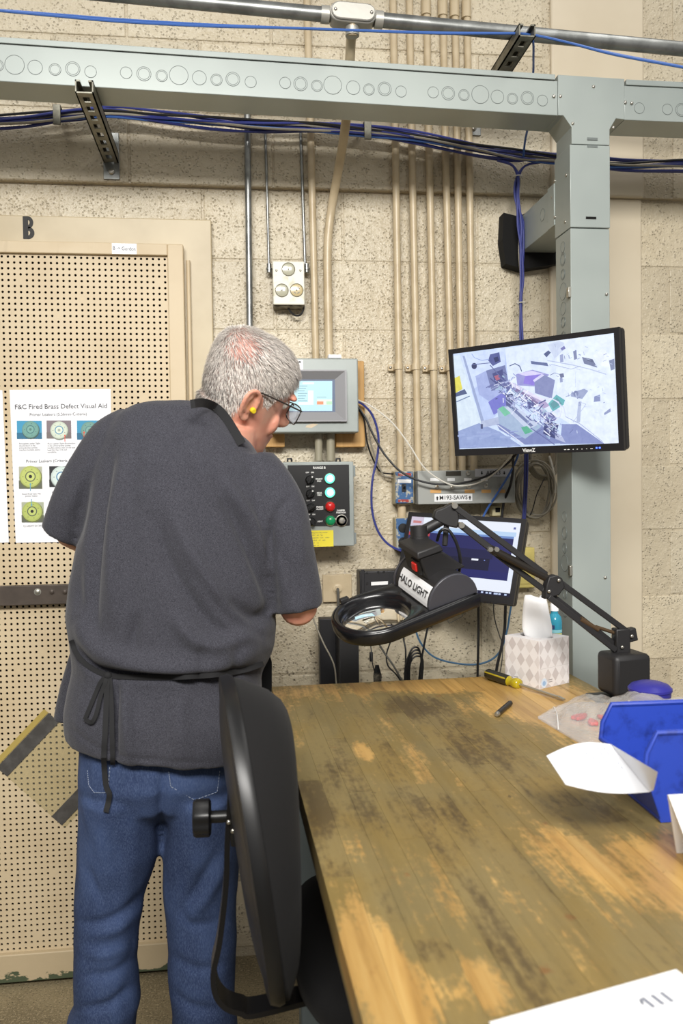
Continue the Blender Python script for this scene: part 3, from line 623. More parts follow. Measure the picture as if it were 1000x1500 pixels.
# backing boards of the touchscreen
def wallbox(px0, py0, px1, py1, y0, y1): a = PY(px0, py1, y0); c = PY(px1, py0, y0); return (a[0], y0, a[2]), (c[0], y1, c[2])
b = MB(); b.box(*wallbox(492, 529, 533, 655, 2.477, 2.5195)); tag(b.build('backing_board', m_pine, bevel=.002, org=PY(512, 655, 2.48)), 'yellow pine board behind the right side of the touchscreen enclosure', 'board', 'pine boards behind the touchscreen enclosure')
b = MB(); b.box(*wallbox(378, 531, 415, 655, 2.477, 2.5195)); tag(b.build('backing_board', m_pine, bevel=.002, org=PY(400, 655, 2.48)), 'pine board behind the touchscreen enclosure, beside the man\'s chin', 'board', 'pine boards behind the touchscreen enclosure')
a0, a1 = wallbox(398, 525, 524, 634, 2.405, 2.476)
hm = thing('touchscreen_enclosure', 'grey steel enclosure with lit touchscreen mounted on pine boards', 'control box', ((a0[0]+a1[0])/2, 2.476, a0[2]))
b = MB(); b.box(a0, a1); b.build('housing', m_box, hm, bevel=.004, seg=3)
q = lambda x, y, Y=2.4: npv(*PY(x, y, Y))
m_bez = M('bezel_silver', rgb(138, 138, 141), .42, .25)
def frame_quad(outer, inner, y0, y1, mat, name, par):
    """sloped picture-frame bezel from outer rectangle at depth y0 to inner rectangle at depth y1"""
    O = [npv(x, y0, z) for x, z in outer]; I = [npv(x, y1, z) for x, z in inner]; Bk = [npv(x, 2.4049, z) for x, z in outer]
    O2 = [npv(o_[0]*.86+i_[0]*.14, y0, o_[2]*.86+i_[2]*.14) for o_, i_ in zip(O, I)]
    b = MB(); b.add(Bk+O+O2+I, [(i, (i+1) % 4, 4+(i+1) % 4, 4+i) for i in range(4)]+[(4+i, 4+(i+1) % 4, 8+(i+1) % 4, 8+i) for i in range(4)]+[(8+i, 8+(i+1) % 4, 12+(i+1) % 4, 12+i) for i in range(4)]); return b.build(name, mat, par)
def r4(x0, y0, x1, y1, Y): a = PY(x0, y1, Y); c = PY(x1, y0, Y); return [(a[0], a[2]), (c[0], a[2]), (c[0], c[2]), (a[0], c[2])]
frame_quad(r4(404, 542, 507, 618, 2.398), r4(412, 555.5, 490.5, 603.5, 2.398), 2.392, 2.403, m_bez, 'bezel', hm)
sc_q = r4(411, 555, 491, 604, 2.402); m_scr = MP('lit_screen', emit=1.15)
S = lambda x, y, l=0: PY(x, y, 2.4035-l)
def screen_polys(par, name, polys, pl, mat): 
    b = MB()
    for k, (pts, c) in enumerate(polys): b.poly([pl(x, y, .00003*k) for x, y in pts], col=c)
    return b.build(name, mat, par)
P = [(rect(411, 555, 491, 604), rgb(96, 112, 140)), (rect(411, 558, 486.5, 602), rgb(196, 238, 244))]
P += [(rect(436, 565+i*3.6, 450-(i % 3)*2, 566+i*3.6), rgb(130, 176, 190)) for i in range(7)] + [(rect(443, 560, 460, 563), rgb(236, 246, 248)), (rect(451, 572, 459, 589), rgb(240, 248, 250)), (rect(437, 589, 459, 593), rgb(238, 247, 249)), (rect(464, 585, 486, 593), rgb(236, 240, 232)), (rect(464, 588, 473.5, 592.5), rgb(236, 150, 104)), (rect(478, 588, 486, 592.5), rgb(190, 236, 196)), (rect(464, 581.5, 478, 582.3), rgb(150, 190, 196))]
screen_polys(hm, 'touchscreen', P, S, m_scr)
b = MB(); b.box(*wallbox(481, 519.5, 499.5, 524.2, 2.42, 2.45)); t_ = b.build('tag', m_paper, hm)
b = MB(); b.box(*wallbox(432, 527, 443.5, 541.5, 2.4035, 2.4055)); b.build('tag', m_paper, hm)
b = MB(); b.box(*wallbox(437, 529, 440.5, 531.5, 2.4028, 2.4036)); b.build('tag_print', m_ink, hm)
m_chip = M('bare_chip', rgb(206, 190, 164), .7); b = MB(); b.poly([q(447, 626, 2.4046), q(456, 627, 2.4046), q(466, 621.5, 2.4046), q(458, 620.5, 2.4046), q(449, 623, 2.4046)]); b.build('paint_chip', m_chip, hm)
# ---------------------------------------------------------------- RANGE B control panel
a0, a1 = wallbox(415, 676, 517.5, 802, 2.40, 2.515)
cp = thing('control_panel', 'grey wall control box lettered RANGE B with black faceplate, selector knobs and pilot lights', 'control panel', ((a0[0]+a1[0])/2, 2.515, a0[2]))
b = MB(); b.box((a0[0]+.002, 2.415, a0[2]+.002), (a1[0]-.002, 2.515, a1[2]-.002)); b.build('housing', m_boxe, cp, bevel=.003)
b = MB(); b.box((a0[0], 2.40, a0[2]), (a1[0], 2.4145, a1[2])); b.build('door', m_box, cp, bevel=.003, seg=3)
cl = lambda x, y, l=0: npv(*PY(x, y, 2.3985-l))
b = MB(); b.box(*wallbox(422.5, 680.5, 511, 771.5, 2.3975, 2.3999)); b.build('faceplate', m_bkpl, cp, bevel=.0006)
for yy in (690, 788):
    qq = PY(520.5, yy, 2.43); b = MB(); b.box((a1[0]-.001, 2.405, qq[2]-.016), (a1[0]+.006, 2.44, qq[2]+.016)); b.build('hinge', m_boxe, cp, bevel=.001)
for xx in (424, 495):
    qq = PY(xx, 673.5, 2.44); b = MB(); b.tube([qq+npv(-.006, 0, -.006), qq+npv(-.005, 0, .003), qq+npv(.005, 0, .003), qq+npv(.006, 0, -.006)], .003, 8); b.build('lifting_eye', m_blk, cp, smooth=True)
ct = lambda s, x, y, px: text(cp, s, cl(x, y, .003), (1,0,0), (0,0,1), px*2.42/1250*1.35, m_white, bold=.0003)
ct('RANGE B', 467.5, 685.3, 3.3)
rows = [(702.5, 'FRONT\nFAN'), (723, 'REAR\nFAN'), (743.5, 'FREEZE\nALARM'), (764, 'HEAT')]
for i, (yy, s) in enumerate(rows):
    ct('OFF    ON', 453.6+i*.6, yy-10.3, 2.0); 
    for j_, ln in enumerate(s.split('\n')): ct(ln, 467.2+i*.5, yy-.8+j_*3.1-(0 if '\n' in s else -.8), 2.3)
    kc = cl(453.5+i*.7, yy+.2, .001); b = MB(); b.lathe(kc, (0,-1,0), [(.0125, 0), (.0125, .005), (.0105, .008), (.0095, .009), (0, .009)], 20); kb = b.build('selector_knob', m_knob, cp, smooth=True)
    an = {0: R(-35), 1: R(-35), 2: R(-60), 3: R(40)}[i]; dr_ = npv(math.sin(-an), 0, math.cos(an)); b = MB(); b.obox(kc+npv(0, -.015, 0), np.cross(dr_, (0,1,0)), (0,1,0), dr_, .0038, .008, .0125); b.build('grip', m_knob, kb, bevel=.0012)
    if i != 2:
        b = MB(); b.lathe(kc+npv(0, -.0232, 0)+dr_*.009, (0,-1,0), [(.0026, 0), (.0022, .0006), (0, .0008)], 10); b.build('pointer_dot', m_white, kb)
lg = [ME('lit_green_lens', (.16, 1.0, .62, 1), 1.5), ME('lit_green_lens_core', (.62, 1.0, .86, 1), 1.3), M('red_lens', rgb(206, 36, 34), .25), M('green_lens', rgb(18, 146, 92), .25)]
lnames = ['lit green pilot light', 'lit green pilot light', 'unlit red pilot light', 'dark green pilot light']
for i, (yy, s) in enumerate(rows):
    kc = cl(482.6+i*.3, yy-1.5, .001); b = MB(); b.lathe(kc, (0,-1,0), [(.0158, 0), (.0158, .004), (.0142, .006), (.0142, .003)], 24); pl = b.build('pilot_light', m_screw if i > 1 else m_boxe, cp, smooth=True, label=lnames[i])
    mt = {0: lg[0], 1: lg[0], 2: lg[2], 3: lg[3]}[i]; b = MB(); b.lathe(kc, (0,-1,0), [(.0141, .003), (.0136, .009), (.011, .0125), (.006, .0145), (0, .015)], 24); b.build('lens', mt, pl, smooth=True)
    if i < 2: b = MB(); b.lathe(kc, (0,-1,0), [(.0095, .0132), (.006, .0150), (0, .0154)], 20); b.build('lens_core', lg[1], pl, smooth=True)
for j_, ln in enumerate(('DAMPER', 'POSITION')): ct(ln, 499.2, 747.8+j_*3.2, 2.3)
kc = cl(500, 762.5, .001); b = MB(); b.lathe(kc, (0,-1,0), [(.0172, 0), (.0172, .002), (.0150, .003), (.0150, .0015)], 28); dk = b.build('damper_dial', m_screw, cp, smooth=True)
b = MB(); b.lathe(kc, (0,-1,0), [(.0149, .0018), (0, .0018)], 28); b.build('dial_face', m_bkpl, dk); b = MB(); b.lathe(kc, (0,-1,0), [(.0095, .002), (.009, .012), (.007, .014), (0, .0145)], 20); b.build('dial_knob', m_screw, dk, smooth=True)
m_yel = M('yellow_card', rgb(238, 222, 62), .6); b = MB(); b.box(*wallbox(454, 776.5, 488, 802-.8, 2.3982, 2.3998)); yt = b.build('inspection_tag', m_yel, cp, label='yellow inspection card')
for i, s in enumerate(('Equipment Test Notice', 'UNIT   p/n   No.', 'Equipment   Cert    status', 'Verified    cal    tech', 'Date    mo', 'Initials   ok')):
    text(yt, s, cl(456, 780.5+i*3.7, .0005), (1,0,0), (0,0,1), .0048, m_ink, 'LEFT', name='card_print')
# pipes between the two boxes
for x_, r_ in ((466.5, .0115), (484, .0125)):
    tag(MB().tube([pv(x_, 634, 2.462), pv(x_, 675, 2.462)], r_, 14).build('conduit', M('grey_pvc_conduit', rgb(148, 142, 122), .5), smooth=True, org=pv(x_, 675, 2.462)), ('thinner' if x_ < 470 else 'thicker')+' short grey conduit joining the touchscreen enclosure to the RANGE B box', 'conduit', 'short conduits between control boxes')
# ---------------------------------------------------------------- white gauge box
n = NT('dirty_white_plastic'); p = n.pos(); c = n.mix(n.step(n.noise(p, 26, 4), .5, .68), rgb(226, 224, 212), rgb(200, 196, 172)); n.color(c); n.set(Roughness=.45); m_dw = n.m
a0, a1 = wallbox(400, 383, 445.5, 446, 2.462, 2.519)
gb = thing('gauge_box', 'dirty white wall box with three round dials under the thin tubes', 'gauge box', ((a0[0]+a1[0])/2, 2.5195, a0[2]))
b = MB(); b.box((a0[0]+.002, 2.472, a0[2]-.004), (a1[0]-.002, 2.5195, a1[2])); b.build('housing', M('grimy_grey_plastic', rgb(128, 122, 104), .5, var=(40, rgb(70, 62, 48), .4, .6)), gb, bevel=.003)
b = MB(); b.box((a0[0], 2.462, a0[2]), (a1[0], 2.4715, a1[2])); b.build('front_cover', m_dw, gb, bevel=.003, seg=3)
gq = lambda x, y, l=0: npv(*PY(x, y, 2.4617-l))
m_dial = M('dial_glass', rgb(176, 174, 152), .18, coat=.5); m_dial2 = M('dial_amber', rgb(196, 178, 132), .2, coat=.5); m_drim = M('dial_rim', rgb(122, 118, 100), .4)
for (x_, y_, mt) in ((422.3, 394.4, m_dial), (412.7, 425.3, m_dial), (434.3, 425, m_dial2)):
    kc = gq(x_, y_); b = MB(); b.lathe(kc, (0,-1,0), [(.0192, 0), (.0192, .0014), (.0178, .0022), (.0172, .0008)], 28); dl = b.build('dial', m_drim, gb, smooth=True)
    b = MB(); b.lathe(kc, (0,-1,0), [(.0172, .0008), (.012, .0016), (0, .0019)], 28); b.build('dial_glass', mt, dl, smooth=True)
    b = MB(); b.lathe(kc+npv(0,-.0019,0), (0,-1,0), [(.0024, 0), (.0018, .0012), (0, .0013)], 10); b.build('dial_pin', m_drim, dl)
    if mt is m_dial2:
        for a in (-.6, .6, 2.4): b = MB(); b.obox(kc+npv(math.sin(a)*.009, -.002, -math.cos(a)*.009), (math.cos(a), 0, math.sin(a)), (0,1,0), (-math.sin(a), 0, math.cos(a)), .004, .0004, .0012); b.build('dial_mark', m_drim, dl)
for x_ in (404.7, 439.7): screw(gb, gq(x_, 396.2), s=.8)
for x_ in (394, 449):
    q_ = npv(*PY(x_, 392, 2.49)); b = MB(); b.cyl(q_+npv(0,0,.011), q_-npv(0,0,.014), .0068, n=12); b.cyl(q_-npv(0,0,.002), q_-npv(0,0,.006), .0088, n=12); b.build('tube_fitting', m_galv, gb, smooth=True)
b = MB(); b.tube(smooth_curve([npv(*PY(x, y, 2.49)) for x, y in ((421, 447), (424, 455), (432, 462), (440, 461), (444.5, 452), (444, 444))], 5), .0028, 8); b.build('wire_loop', m_blk, gb, smooth=True)
# ---------------------------------------------------------------- M193-SAWS switch box
n = NT('scuffed_grey'); p = n.pos(); c = n.mix(n.step(n.noise(p, 22, 5), .5, .75), rgb(156, 158, 154), rgb(138, 138, 132)); n.color(c); n.set(Roughness=.42, Metallic=.1); m_sg = n.m
ms = thing('switch_box', 'long grey wall box lettered M193-SAWS with a row of toggle switches', 'switch box', PY(683, 739, 2.5))
b = MB(); b.box(*wallbox(612, 688, 754, 739, 2.43, 2.518)); b.build('housing', m_sg, ms, bevel=.002)
mq = lambda x, y, l=0: npv(*PY(x, y, 2.4294-l))
def tag_on(par, f, x0, y0, x1, y1, sk, mat, name='label_strip', lift=.0, t=.0006, **kw):
    b = MB(); pts = [f(x0, y0+0, lift), f(x0, y1, lift), f(x1, y1+sk, lift), f(x1, y0+sk, lift)]; b.add([*pts, *[p_+npv(0, t, 0) for p_ in pts]], [(0,1,2,3), (7,6,5,4), (0,4,5,1), (1,5,6,2), (2,6,7,3), (3,7,4,0)]); return b.build(name, mat, par, **kw)
m_lab = M('label_tape', rgb(232, 233, 234), .45); m_labg = M('grey_label', rgb(196, 198, 204), .45); m_or = M('orange_label', rgb(206, 158, 96), .5); m_inkb = M('black_ink', rgb(30, 30, 34), .7)
l1 = tag_on(ms, mq, 636, 724, 691.5, 735, -1, m_lab, lift=.0008); uxw = nrm(mq(690, 723.5)-mq(636, 724.5))
text(l1, 'M193-SAWS', mq(664, 729, .0026), uxw, (0,0,1), .0175, m_inkb, stretch=.92, bold=.0001)
def arrow(par, f, x, y, h, dirn, mat, lift):
    c_ = f(x, y, lift); b = MB(); s_ = h*.00195
    b.poly([c_+npv(a*s_, 0, d_*s_*dirn) for a, d_ in ((-.16, -.5), (.16, -.5), (.16, .0), (.38, .0), (0, .5), (-.38, .0), (-.16, .0))][::(1 if dirn > 0 else -1)]); b.build('arrow', mat, par)
for x_ in (640.2, 688): arrow(l1, mq, x_, 729.7-(x_-640)*.017, 6.0, 1, m_inkb, .0026)
l2 = tag_on(ms, mq, 695.5, 686.8, 752, 698.5, -.5, m_labg, lift=.0008); text(l2, 'AE223', mq(722.5, 692.8, .0026), uxw, (0,0,1), .0165, m_inkb, bold=.0001)
for x_ in (705.5, 738.3): arrow(l2, mq, x_, 692.8, 5.2, -1, m_inkb, .0026)
for x0_, x1_ in ((630, 643.5), (655, 666), (679.5, 690.5), (704, 714)): tag_on(ms, mq, x0_, 700.2, x1_, 704.8, 0, m_lab, lift=.0006)
for x0_, x1_ in ((630, 646), (680.5, 695), (705, 719), (728, 740)): tag_on(ms, mq, x0_, 717.2, x1_, 722, 0, m_or, lift=.0006)
b = MB(); b.box(*wallbox(653, 690, 675, 697, 2.4282, 2.4298)); b.build('display_window', M('dim_display', rgb(60, 56, 48), .3), ms)
b = MB(); b.lathe(mq(685, 693.6), (0,-1,0), [(.0068, 0), (.0068, .003), (.005, .006), (0, .0065)], 14); b.build('push_button', m_screw, ms, smooth=True)
for x_, y_ in ((639.5, 713.3), (662, 713.6), (686, 713), (711, 712), (735, 711.8)):
    c_ = mq(x_, y_); b = MB(); b.lathe(c_, (0,-1,0), [(.0058, 0), (.0058, .003), (.004, .0032), (.004, .006), (0, .006)], 12); tg = b.build('toggle_switch', m_screw, ms, smooth=True); b = MB(); b.cyl(c_+npv(0,-.005,0), c_+npv(0,-.016,.006), .0014, .0022, 8); b.build('toggle_lever', m_screw, tg, smooth=True)
# worn blue boxes
n = NT('worn_blue_paint'); p = n.pos(); c = n.mix(n.step(n.noise(p, 45, 5, .65), .52, .60), rgb(52, 92, 138), rgb(168, 166, 152)); n.color(c); n.set(Roughness=.5); m_wb = n.m
m_red = M('worn_red_print', rgb(150, 52, 46), .6, var=(120, rgb(168, 160, 150), .5, .6))
sb = thing('switch_plate', 'worn blue wall box with toggle switch and red print beside the M193-SAWS box', 'switch', PY(592, 739, 2.5)); bq = lambda x, y, l=0: npv(*PY(x, y, 2.4544-l))
b = MB(); b.box(*wallbox(578.5, 689.5, 606.5, 739, 2.462, 2.518)); b.build('housing', M('cream_box', rgb(176, 166, 138), .5), sb, bevel=.004)
b = MB(); b.box(*wallbox(579.5, 690.5, 605, 737.5, 2.455, 2.4618)); b.build('cover', m_wb, sb, bevel=.002)
tag_on(sb, bq, 582.5, 702.2, 602, 707.2, .4, m_lab, lift=.0004); tag_on(sb, bq, 583, 693, 602, 697, 0, m_red, lift=.0003); tag_on(sb, bq, 583, 731.5, 602, 735.5, 0, m_red, lift=.0003)
b = MB(); b.box(*wallbox(588.5, 709, 594.5, 720.5, 2.4525, 2.4552)); b.build('toggle_plate', m_bkpl, sb); c_ = bq(591.5, 715); b = MB(); b.cyl(c_, c_+npv(0,-.02,.008), .0035, .003, 8); b.build('toggle_lever', m_bkpl, sb, smooth=True)
tag(MB().tube([pv(588.5, 739, 2.49), pv(588.5, 758, 2.49)], .0125, 14).build('conduit', m_cond, smooth=True, org=pv(588.5, 758, 2.49)), 'stub of beige conduit between the two worn blue boxes', 'conduit')
ob = thing('outlet_box', 'worn blue outlet box with black sockets behind the small monitor', 'outlet', PY(592, 806, 2.5)); oq = lambda x, y, l=0: npv(*PY(x, y, 2.4644-l))
b = MB(); b.box(*wallbox(579.5, 758, 607, 806, 2.47, 2.518)); b.build('housing', M('cream_box', rgb(176, 166, 138), .5), ob, bevel=.004); b = MB(); b.box(*wallbox(580.5, 759, 606, 805, 2.465, 2.4698)); b.build('cover', m_wb, ob, bevel=.002)
for yy in (773.5, 794):
    b = MB(); b.lathe(oq(590, yy), (0,-1,0), [(.014, 0), (.013, .003), (0, .0035)], 18); so = b.build('socket', m_bkpl, ob, smooth=True)
tag_on(ob, oq, 596, 760.5, 604, 763.5, 0, m_red, lift=.0003)
# small data socket, yellow outlet, bare cover plate
ds = thing('data_socket', 'small cream data socket under the M193-SAWS box', 'socket', PY(729, 757, 2.5)); b = MB(); b.box(*wallbox(721, 741, 737, 756, 2.48, 2.518)); b.build('housing', M('cream_plastic', rgb(214, 204, 164), .5), ds, bevel=.002)
b = MB(); b.box(*wallbox(725.5, 743.5, 732.5, 750.5, 2.4788, 2.4805)); b.build('jack', m_void, ds)
yo = thing('outlet_box', 'yellow wall outlet box between the small monitor and the grey column', 'outlet', PY(765, 862, 2.5)); b = MB(); b.box(*wallbox(748, 802, 783, 862, 2.48, 2.518)); b.build('housing', M('pale_yellow_paint', rgb(206, 190, 112), .5), yo, bevel=.003)
b = MB(); b.box(*wallbox(753, 808, 778, 856, 2.4775, 2.4798)); b.build('cover', M('pale_yellow_paint', rgb(206, 190, 112), .5), yo, bevel=.001); b = MB(); b.lathe(PY(765, 832, 2.4774), (0,-1,0), [(.003, 0), (0, .001)], 8); b.build('screw', m_screw, yo)
jp = thing('cover_plate', 'painted junction cover plate with cable gland below the RANGE B box', 'cover plate', PY(494, 883, 2.515)); b = MB(); b.box(*wallbox(473, 841, 515, 882.5, 2.508, 2.5195)); b.build('plate', m_cond, jp, bevel=.002)
b = MB(); b.lathe(PY(494.5, 862.5, 2.5079), (0,-1,0), [(.0145, 0), (.0145, .003), (.009, .004), (.009, .012), (.004, .012)], 18); b.build('gland', m_cond, jp, smooth=True)
b = MB(); b.tube(smooth_curve([pv(494.5, 862.5, 2.50), pv(494.7, 865, 2.488), pv(495.3, 880, 2.49), pv(495, 905, 2.50), pv(494, 960, 2.50)], 5), .0042, 8); b.build('cord', M('dark_grey_cord', rgb(92, 90, 84), .5), jp, smooth=True)
# ================================================================ SCREENS
m_case = M('black_monitor_case', rgb(30, 29, 31), .38, bump=(300, .05, .0005)); m_scr2 = MP('lit_monitor_picture', emit=1.15)
n = NT('lit_video_picture'); a_ = n.n('ShaderNodeAttribute', attribute_name='print_colour'); n.b.inputs['Base Color'].default_value = (.005, .005, .006, 1); n.set(Roughness=.35, Emission_Strength=1.3); vn = n.noise(n.pos(), 60, 5, .65, dist=.5)
n.l(n.mix(.4, a_.outputs['Color'], n.ramp(vn, [(.25, (.55, .58, .74, 1)), (.6, (1, 1, 1, 1)), (.8, (1.15, 1.15, 1.12, 1))]), 'MULTIPLY'), n.b.inputs['Emission Color']); m_video = n.m
def rotm(a, b_, c_):
    return np.array((Matrix.Rotation(R(a), 3, 'Z') @ Matrix.Rotation(R(b_), 3, 'X') @ Matrix.Rotation(R(c_), 3, 'Y')))
class Pose:
    def __init__(s, c, Rm): s.c = npv(*c); s.R = Rm
    def __call__(s, x, y, z): return s.c + s.R@npv(x, y, z)
    def box(s, b, a, e, mi=0): 
        h = [(e[i]-a[i])/2 for i in range(3)]; m = [(e[i]+a[i])/2 for i in range(3)]
        return b.obox(s(*m), s.R[:,0], s.R[:,1], s.R[:,2], *h, mi)
def monitor(name, label, pose, w, h, bz, dep, back):
    t = thing(name, label, 'monitor', pose(0, back, -h/2)); P_ = pose
    b = MB(); P_.box(b, (-w/2, .004, -h/2), (w/2, dep, h/2)); b.build('rear_shell', m_case, t, bevel=.008, seg=3)
    b = MB(); P_.box(b, (-w/2+.06, dep, -h/2+.06), (w/2-.06, dep+.025, h/2-.06)); b.build('rear_hump', m_case, t, bevel=.012, seg=3)
    b = MB()
    for a, e in (((-w/2, -.004, h/2-bz[0]), (w/2, .006, h/2)), ((-w/2, -.004, -h/2), (w/2, .006, -h/2+bz[2])), ((-w/2, -.004, -h/2+bz[2]), (-w/2+bz[3], .006, h/2-bz[0])), ((w/2-bz[1], -.004, -h/2+bz[2]), (w/2, .006, h/2-bz[0]))): P_.box(b, a, e)
    b.build('bezel', m_case, t)
    return t
tvp = Pose((.737, 2.073, 1.615), rotm(-49.23, 6.19, .36))
tv = monitor('video_monitor', 'black flat monitor showing a bright machine room, angled out from the grey column', tvp, .475, .285, (.0125, .0125, .018, .0125), .034, .05)
Z8 = lambda x, y: (650+x/3.7037, 470+y/3.7037)
n_tv = tvp.R[:,1]
pt_ = lambda x, y, l=0: PPL(x, y, tvp(0, .0005-l, 0), n_tv)
# exact picture corners on the panel
hw, hh = .475/2-.0125, .285/2; cor = [tvp(-hw, .0006, hh-.0125), tvp(-hw, .0006, -hh+.018), tvp(hw, .0006, -hh+.018), tvp(hw, .0006, hh-.0125)]
b = MB(); b.quad(*cor, col=rgb(204, 220, 246)); k_ = [0]
def tvpoly(pts, c, raw=False):
    k_[0] += 1; out = []
    for x, y in pts:
        x2, y2 = (x, y) if raw else Z8(x, y); q_ = pt_(x2, y2, .000012*k_[0]); L = tvp.R.T@(q_-tvp.c); L[0] = min(max(L[0], -hw), hw); L[2] = min(max(L[2], -hh+.018), hh-.0125); out.append(tvp(L[0], .0006-.000012*k_[0], L[2]))
    gx, gy = sum(q_[0] for q_ in pts)/len(pts), sum(q_[1] for q_ in pts)/len(pts); mf = .42 if (gx > 600 and gy < 520) else .14; b.poly(out, col=rgb(*[v_*(1-mf)+w_*mf for v_, w_ in zip(c, (214, 225, 248) if mf > .3 else (196, 210, 244))]))
def tvline(pts, w, c):
    for (x0, y0), (x1, y1) in zip(pts, pts[1:]):
        L = math.hypot(x1-x0, y1-y0)+1e-6; nx_, ny_ = -(y1-y0)/L*w/2, (x1-x0)/L*w/2; tvpoly([(x0+nx_, y0+ny_), (x1+nx_, y1+ny_), (x1-nx_, y1-ny_), (x0-nx_, y0-ny_)][::-1], c)
def tvell(cx_, cy_, rx, ry, c): tvpoly([(cx_+rx*math.cos(t), cy_+ry*math.sin(t)) for t in [-2*math.pi*i/12 for i in range(12)]], c)
TV = [([(600,100),(600,300),(620,520),(860,668),(950,668),(925,66)], (234,243,253)), ([(85,185),(205,545),(240,560),(360,420),(330,150)], (186,202,238)), ([(85,185),(150,380),(330,240),(330,150)], (206,220,246)), ([(40,190),(75,600),(205,560),(85,188)], (216,230,238)),
 ([(72,598),(78,692),(420,680),(300,600),(190,555)], (140,156,200)), ([(100,190),(112,190),(218,545),(205,560)], (150,164,200)), ([(200,545),(200,580),(310,560),(300,520)], (176,186,212)), ([(640,560),(630,668),(870,668),(720,560)], (128,138,188)), ([(330,150),(360,420),(620,520),(600,110)], (222,233,250)),
 ([(55,310),(60,392),(100,370),(85,298)], (226,214,72)), ([(60,392),(65,412),(126,395),(112,370)], (70,82,118)), ([(170,300),(190,400),(250,440),(330,380),(230,270)], (160,172,218)), ([(240,440),(270,510),(350,460),(330,380)], (112,112,196)),
 ([(228,270),(258,382),(352,350),(332,240)], (108,116,162)), ([(262,286),(280,345),(326,322),(318,262)], (64,68,118)), ([(272,300),(284,325),(304,316),(296,292)], (170,90,110)), ([(250,182),(240,215),(265,245),(308,222),(300,170)], (74,80,136)), ([(268,200),(278,226),(300,216),(292,194)], (40,44,84)),
 ([(390,290),(398,350),(490,356),(572,292),(480,265)], (148,146,204)), ([(400,286),(450,302),(545,288),(475,270)], (216,208,242)), ([(440,300),(430,340),(488,350),(536,288)], (136,116,212)), ([(490,330),(494,392),(585,422),(602,322),(540,290)], (128,134,178)), ([(482,322),(490,332),(545,295),(530,288)], (214,210,240)),
 ([(565,450),(590,492),(648,456),(656,430),(610,400)], (38,150,142)), ([(575,452),(592,478),(640,450),(612,415)], (24,104,104)), ([(285,560),(300,590),(440,672),(660,664),(520,560)], (118,128,178)), ([(288,480),(300,560),(440,640),(532,572),(350,455)], (158,178,204)), ([(330,470),(450,590),(520,560),(380,460)], (196,206,226)), ([(345,462),(470,575),(485,568),(362,455)], (108,118,158)),
 ([(294,476),(330,518),(362,500),(320,462)], (112,190,152)), ([(418,578),(440,616),(482,600),(450,570)], (84,172,132)), ([(335,410),(338,462),(386,458),(380,408)], (76,80,124)), ([(340,398),(340,412),(378,410),(372,396)], (40,42,80)), ([(330,330),(400,388),(540,478),(572,460),(542,428),(372,335)], (176,160,196)), ([(345,345),(410,372),(520,450),(500,462),(400,398)], (120,104,146)), ([(360,350),(540,440),(545,428),(372,338)], (228,222,240)),
 ([(300,340),(350,380),(372,350),(330,320)], (92,96,146)), ([(450,430),(455,480),(490,470),(486,440)], (76,80,130)), ([(522,480),(518,515),(572,548),(612,540),(604,508)], (110,112,162)), ([(530,478),(600,512),(606,524),(526,490)], (186,188,216)), ([(546,535),(538,612),(604,640),(622,562)], (54,58,104)), ([(560,548),(556,580),(590,594),(600,562)], (32,34,74)), ([(600,600),(604,640),(660,662),(640,625)], (176,182,212)),
 ([(690,390),(688,410),(750,424),(782,380),(760,368)], (118,128,168)), ([(815,410),(812,440),(848,436),(846,400)], (86,96,148)), ([(728,440),(718,552),(738,552),(746,436)], (158,168,198)), ([(868,500),(870,512),(905,492),(902,474)], (96,104,150)), ([(748,196),(760,232),(832,254),(806,208)], (58,64,100)), ([(770,200),(776,215),(815,228),(806,212)], (28,32,62)), ([(808,190),(850,242),(902,252),(912,200),(860,148)], (247,251,255)), ([(835,86),(838,140),(922,150),(920,74)], (240,246,254)), ([(895,215),(905,270),(926,262),(924,205)], (70,78,116)),
 ([(470,218),(474,234),(566,246),(560,228)], (92,102,144)), ([(560,130),(600,205),(648,160),(650,118),(620,108)], (196,206,226)), ([(540,180),(556,198),(580,172),(566,160)], (76,86,124)), ([(632,150),(640,162),(660,150),(652,135)], (64,60,132)), ([(628,185),(630,225),(648,222),(646,180)], (120,128,172)), ([(700,165),(706,212),(722,206),(718,160)], (70,76,118)), ([(625,288),(632,310),(652,304),(648,284)], (44,48,86)), ([(628,310),(630,335),(645,332),(642,308)], (110,118,160))]
for pts, c in TV: tvpoly(pts, c)
tvell(164, 245, 15, 17, (44, 48, 84)); tvell(360, 420, 20, 10, (150, 154, 190)); tvell(418, 410, 12, 9, (226, 230, 240)); tvell(490, 490, 12, 8, (226, 228, 238)); tvell(620, 488, 11, 9, (214, 218, 236)); tvell(715, 395, 14, 16, (74, 82, 128))
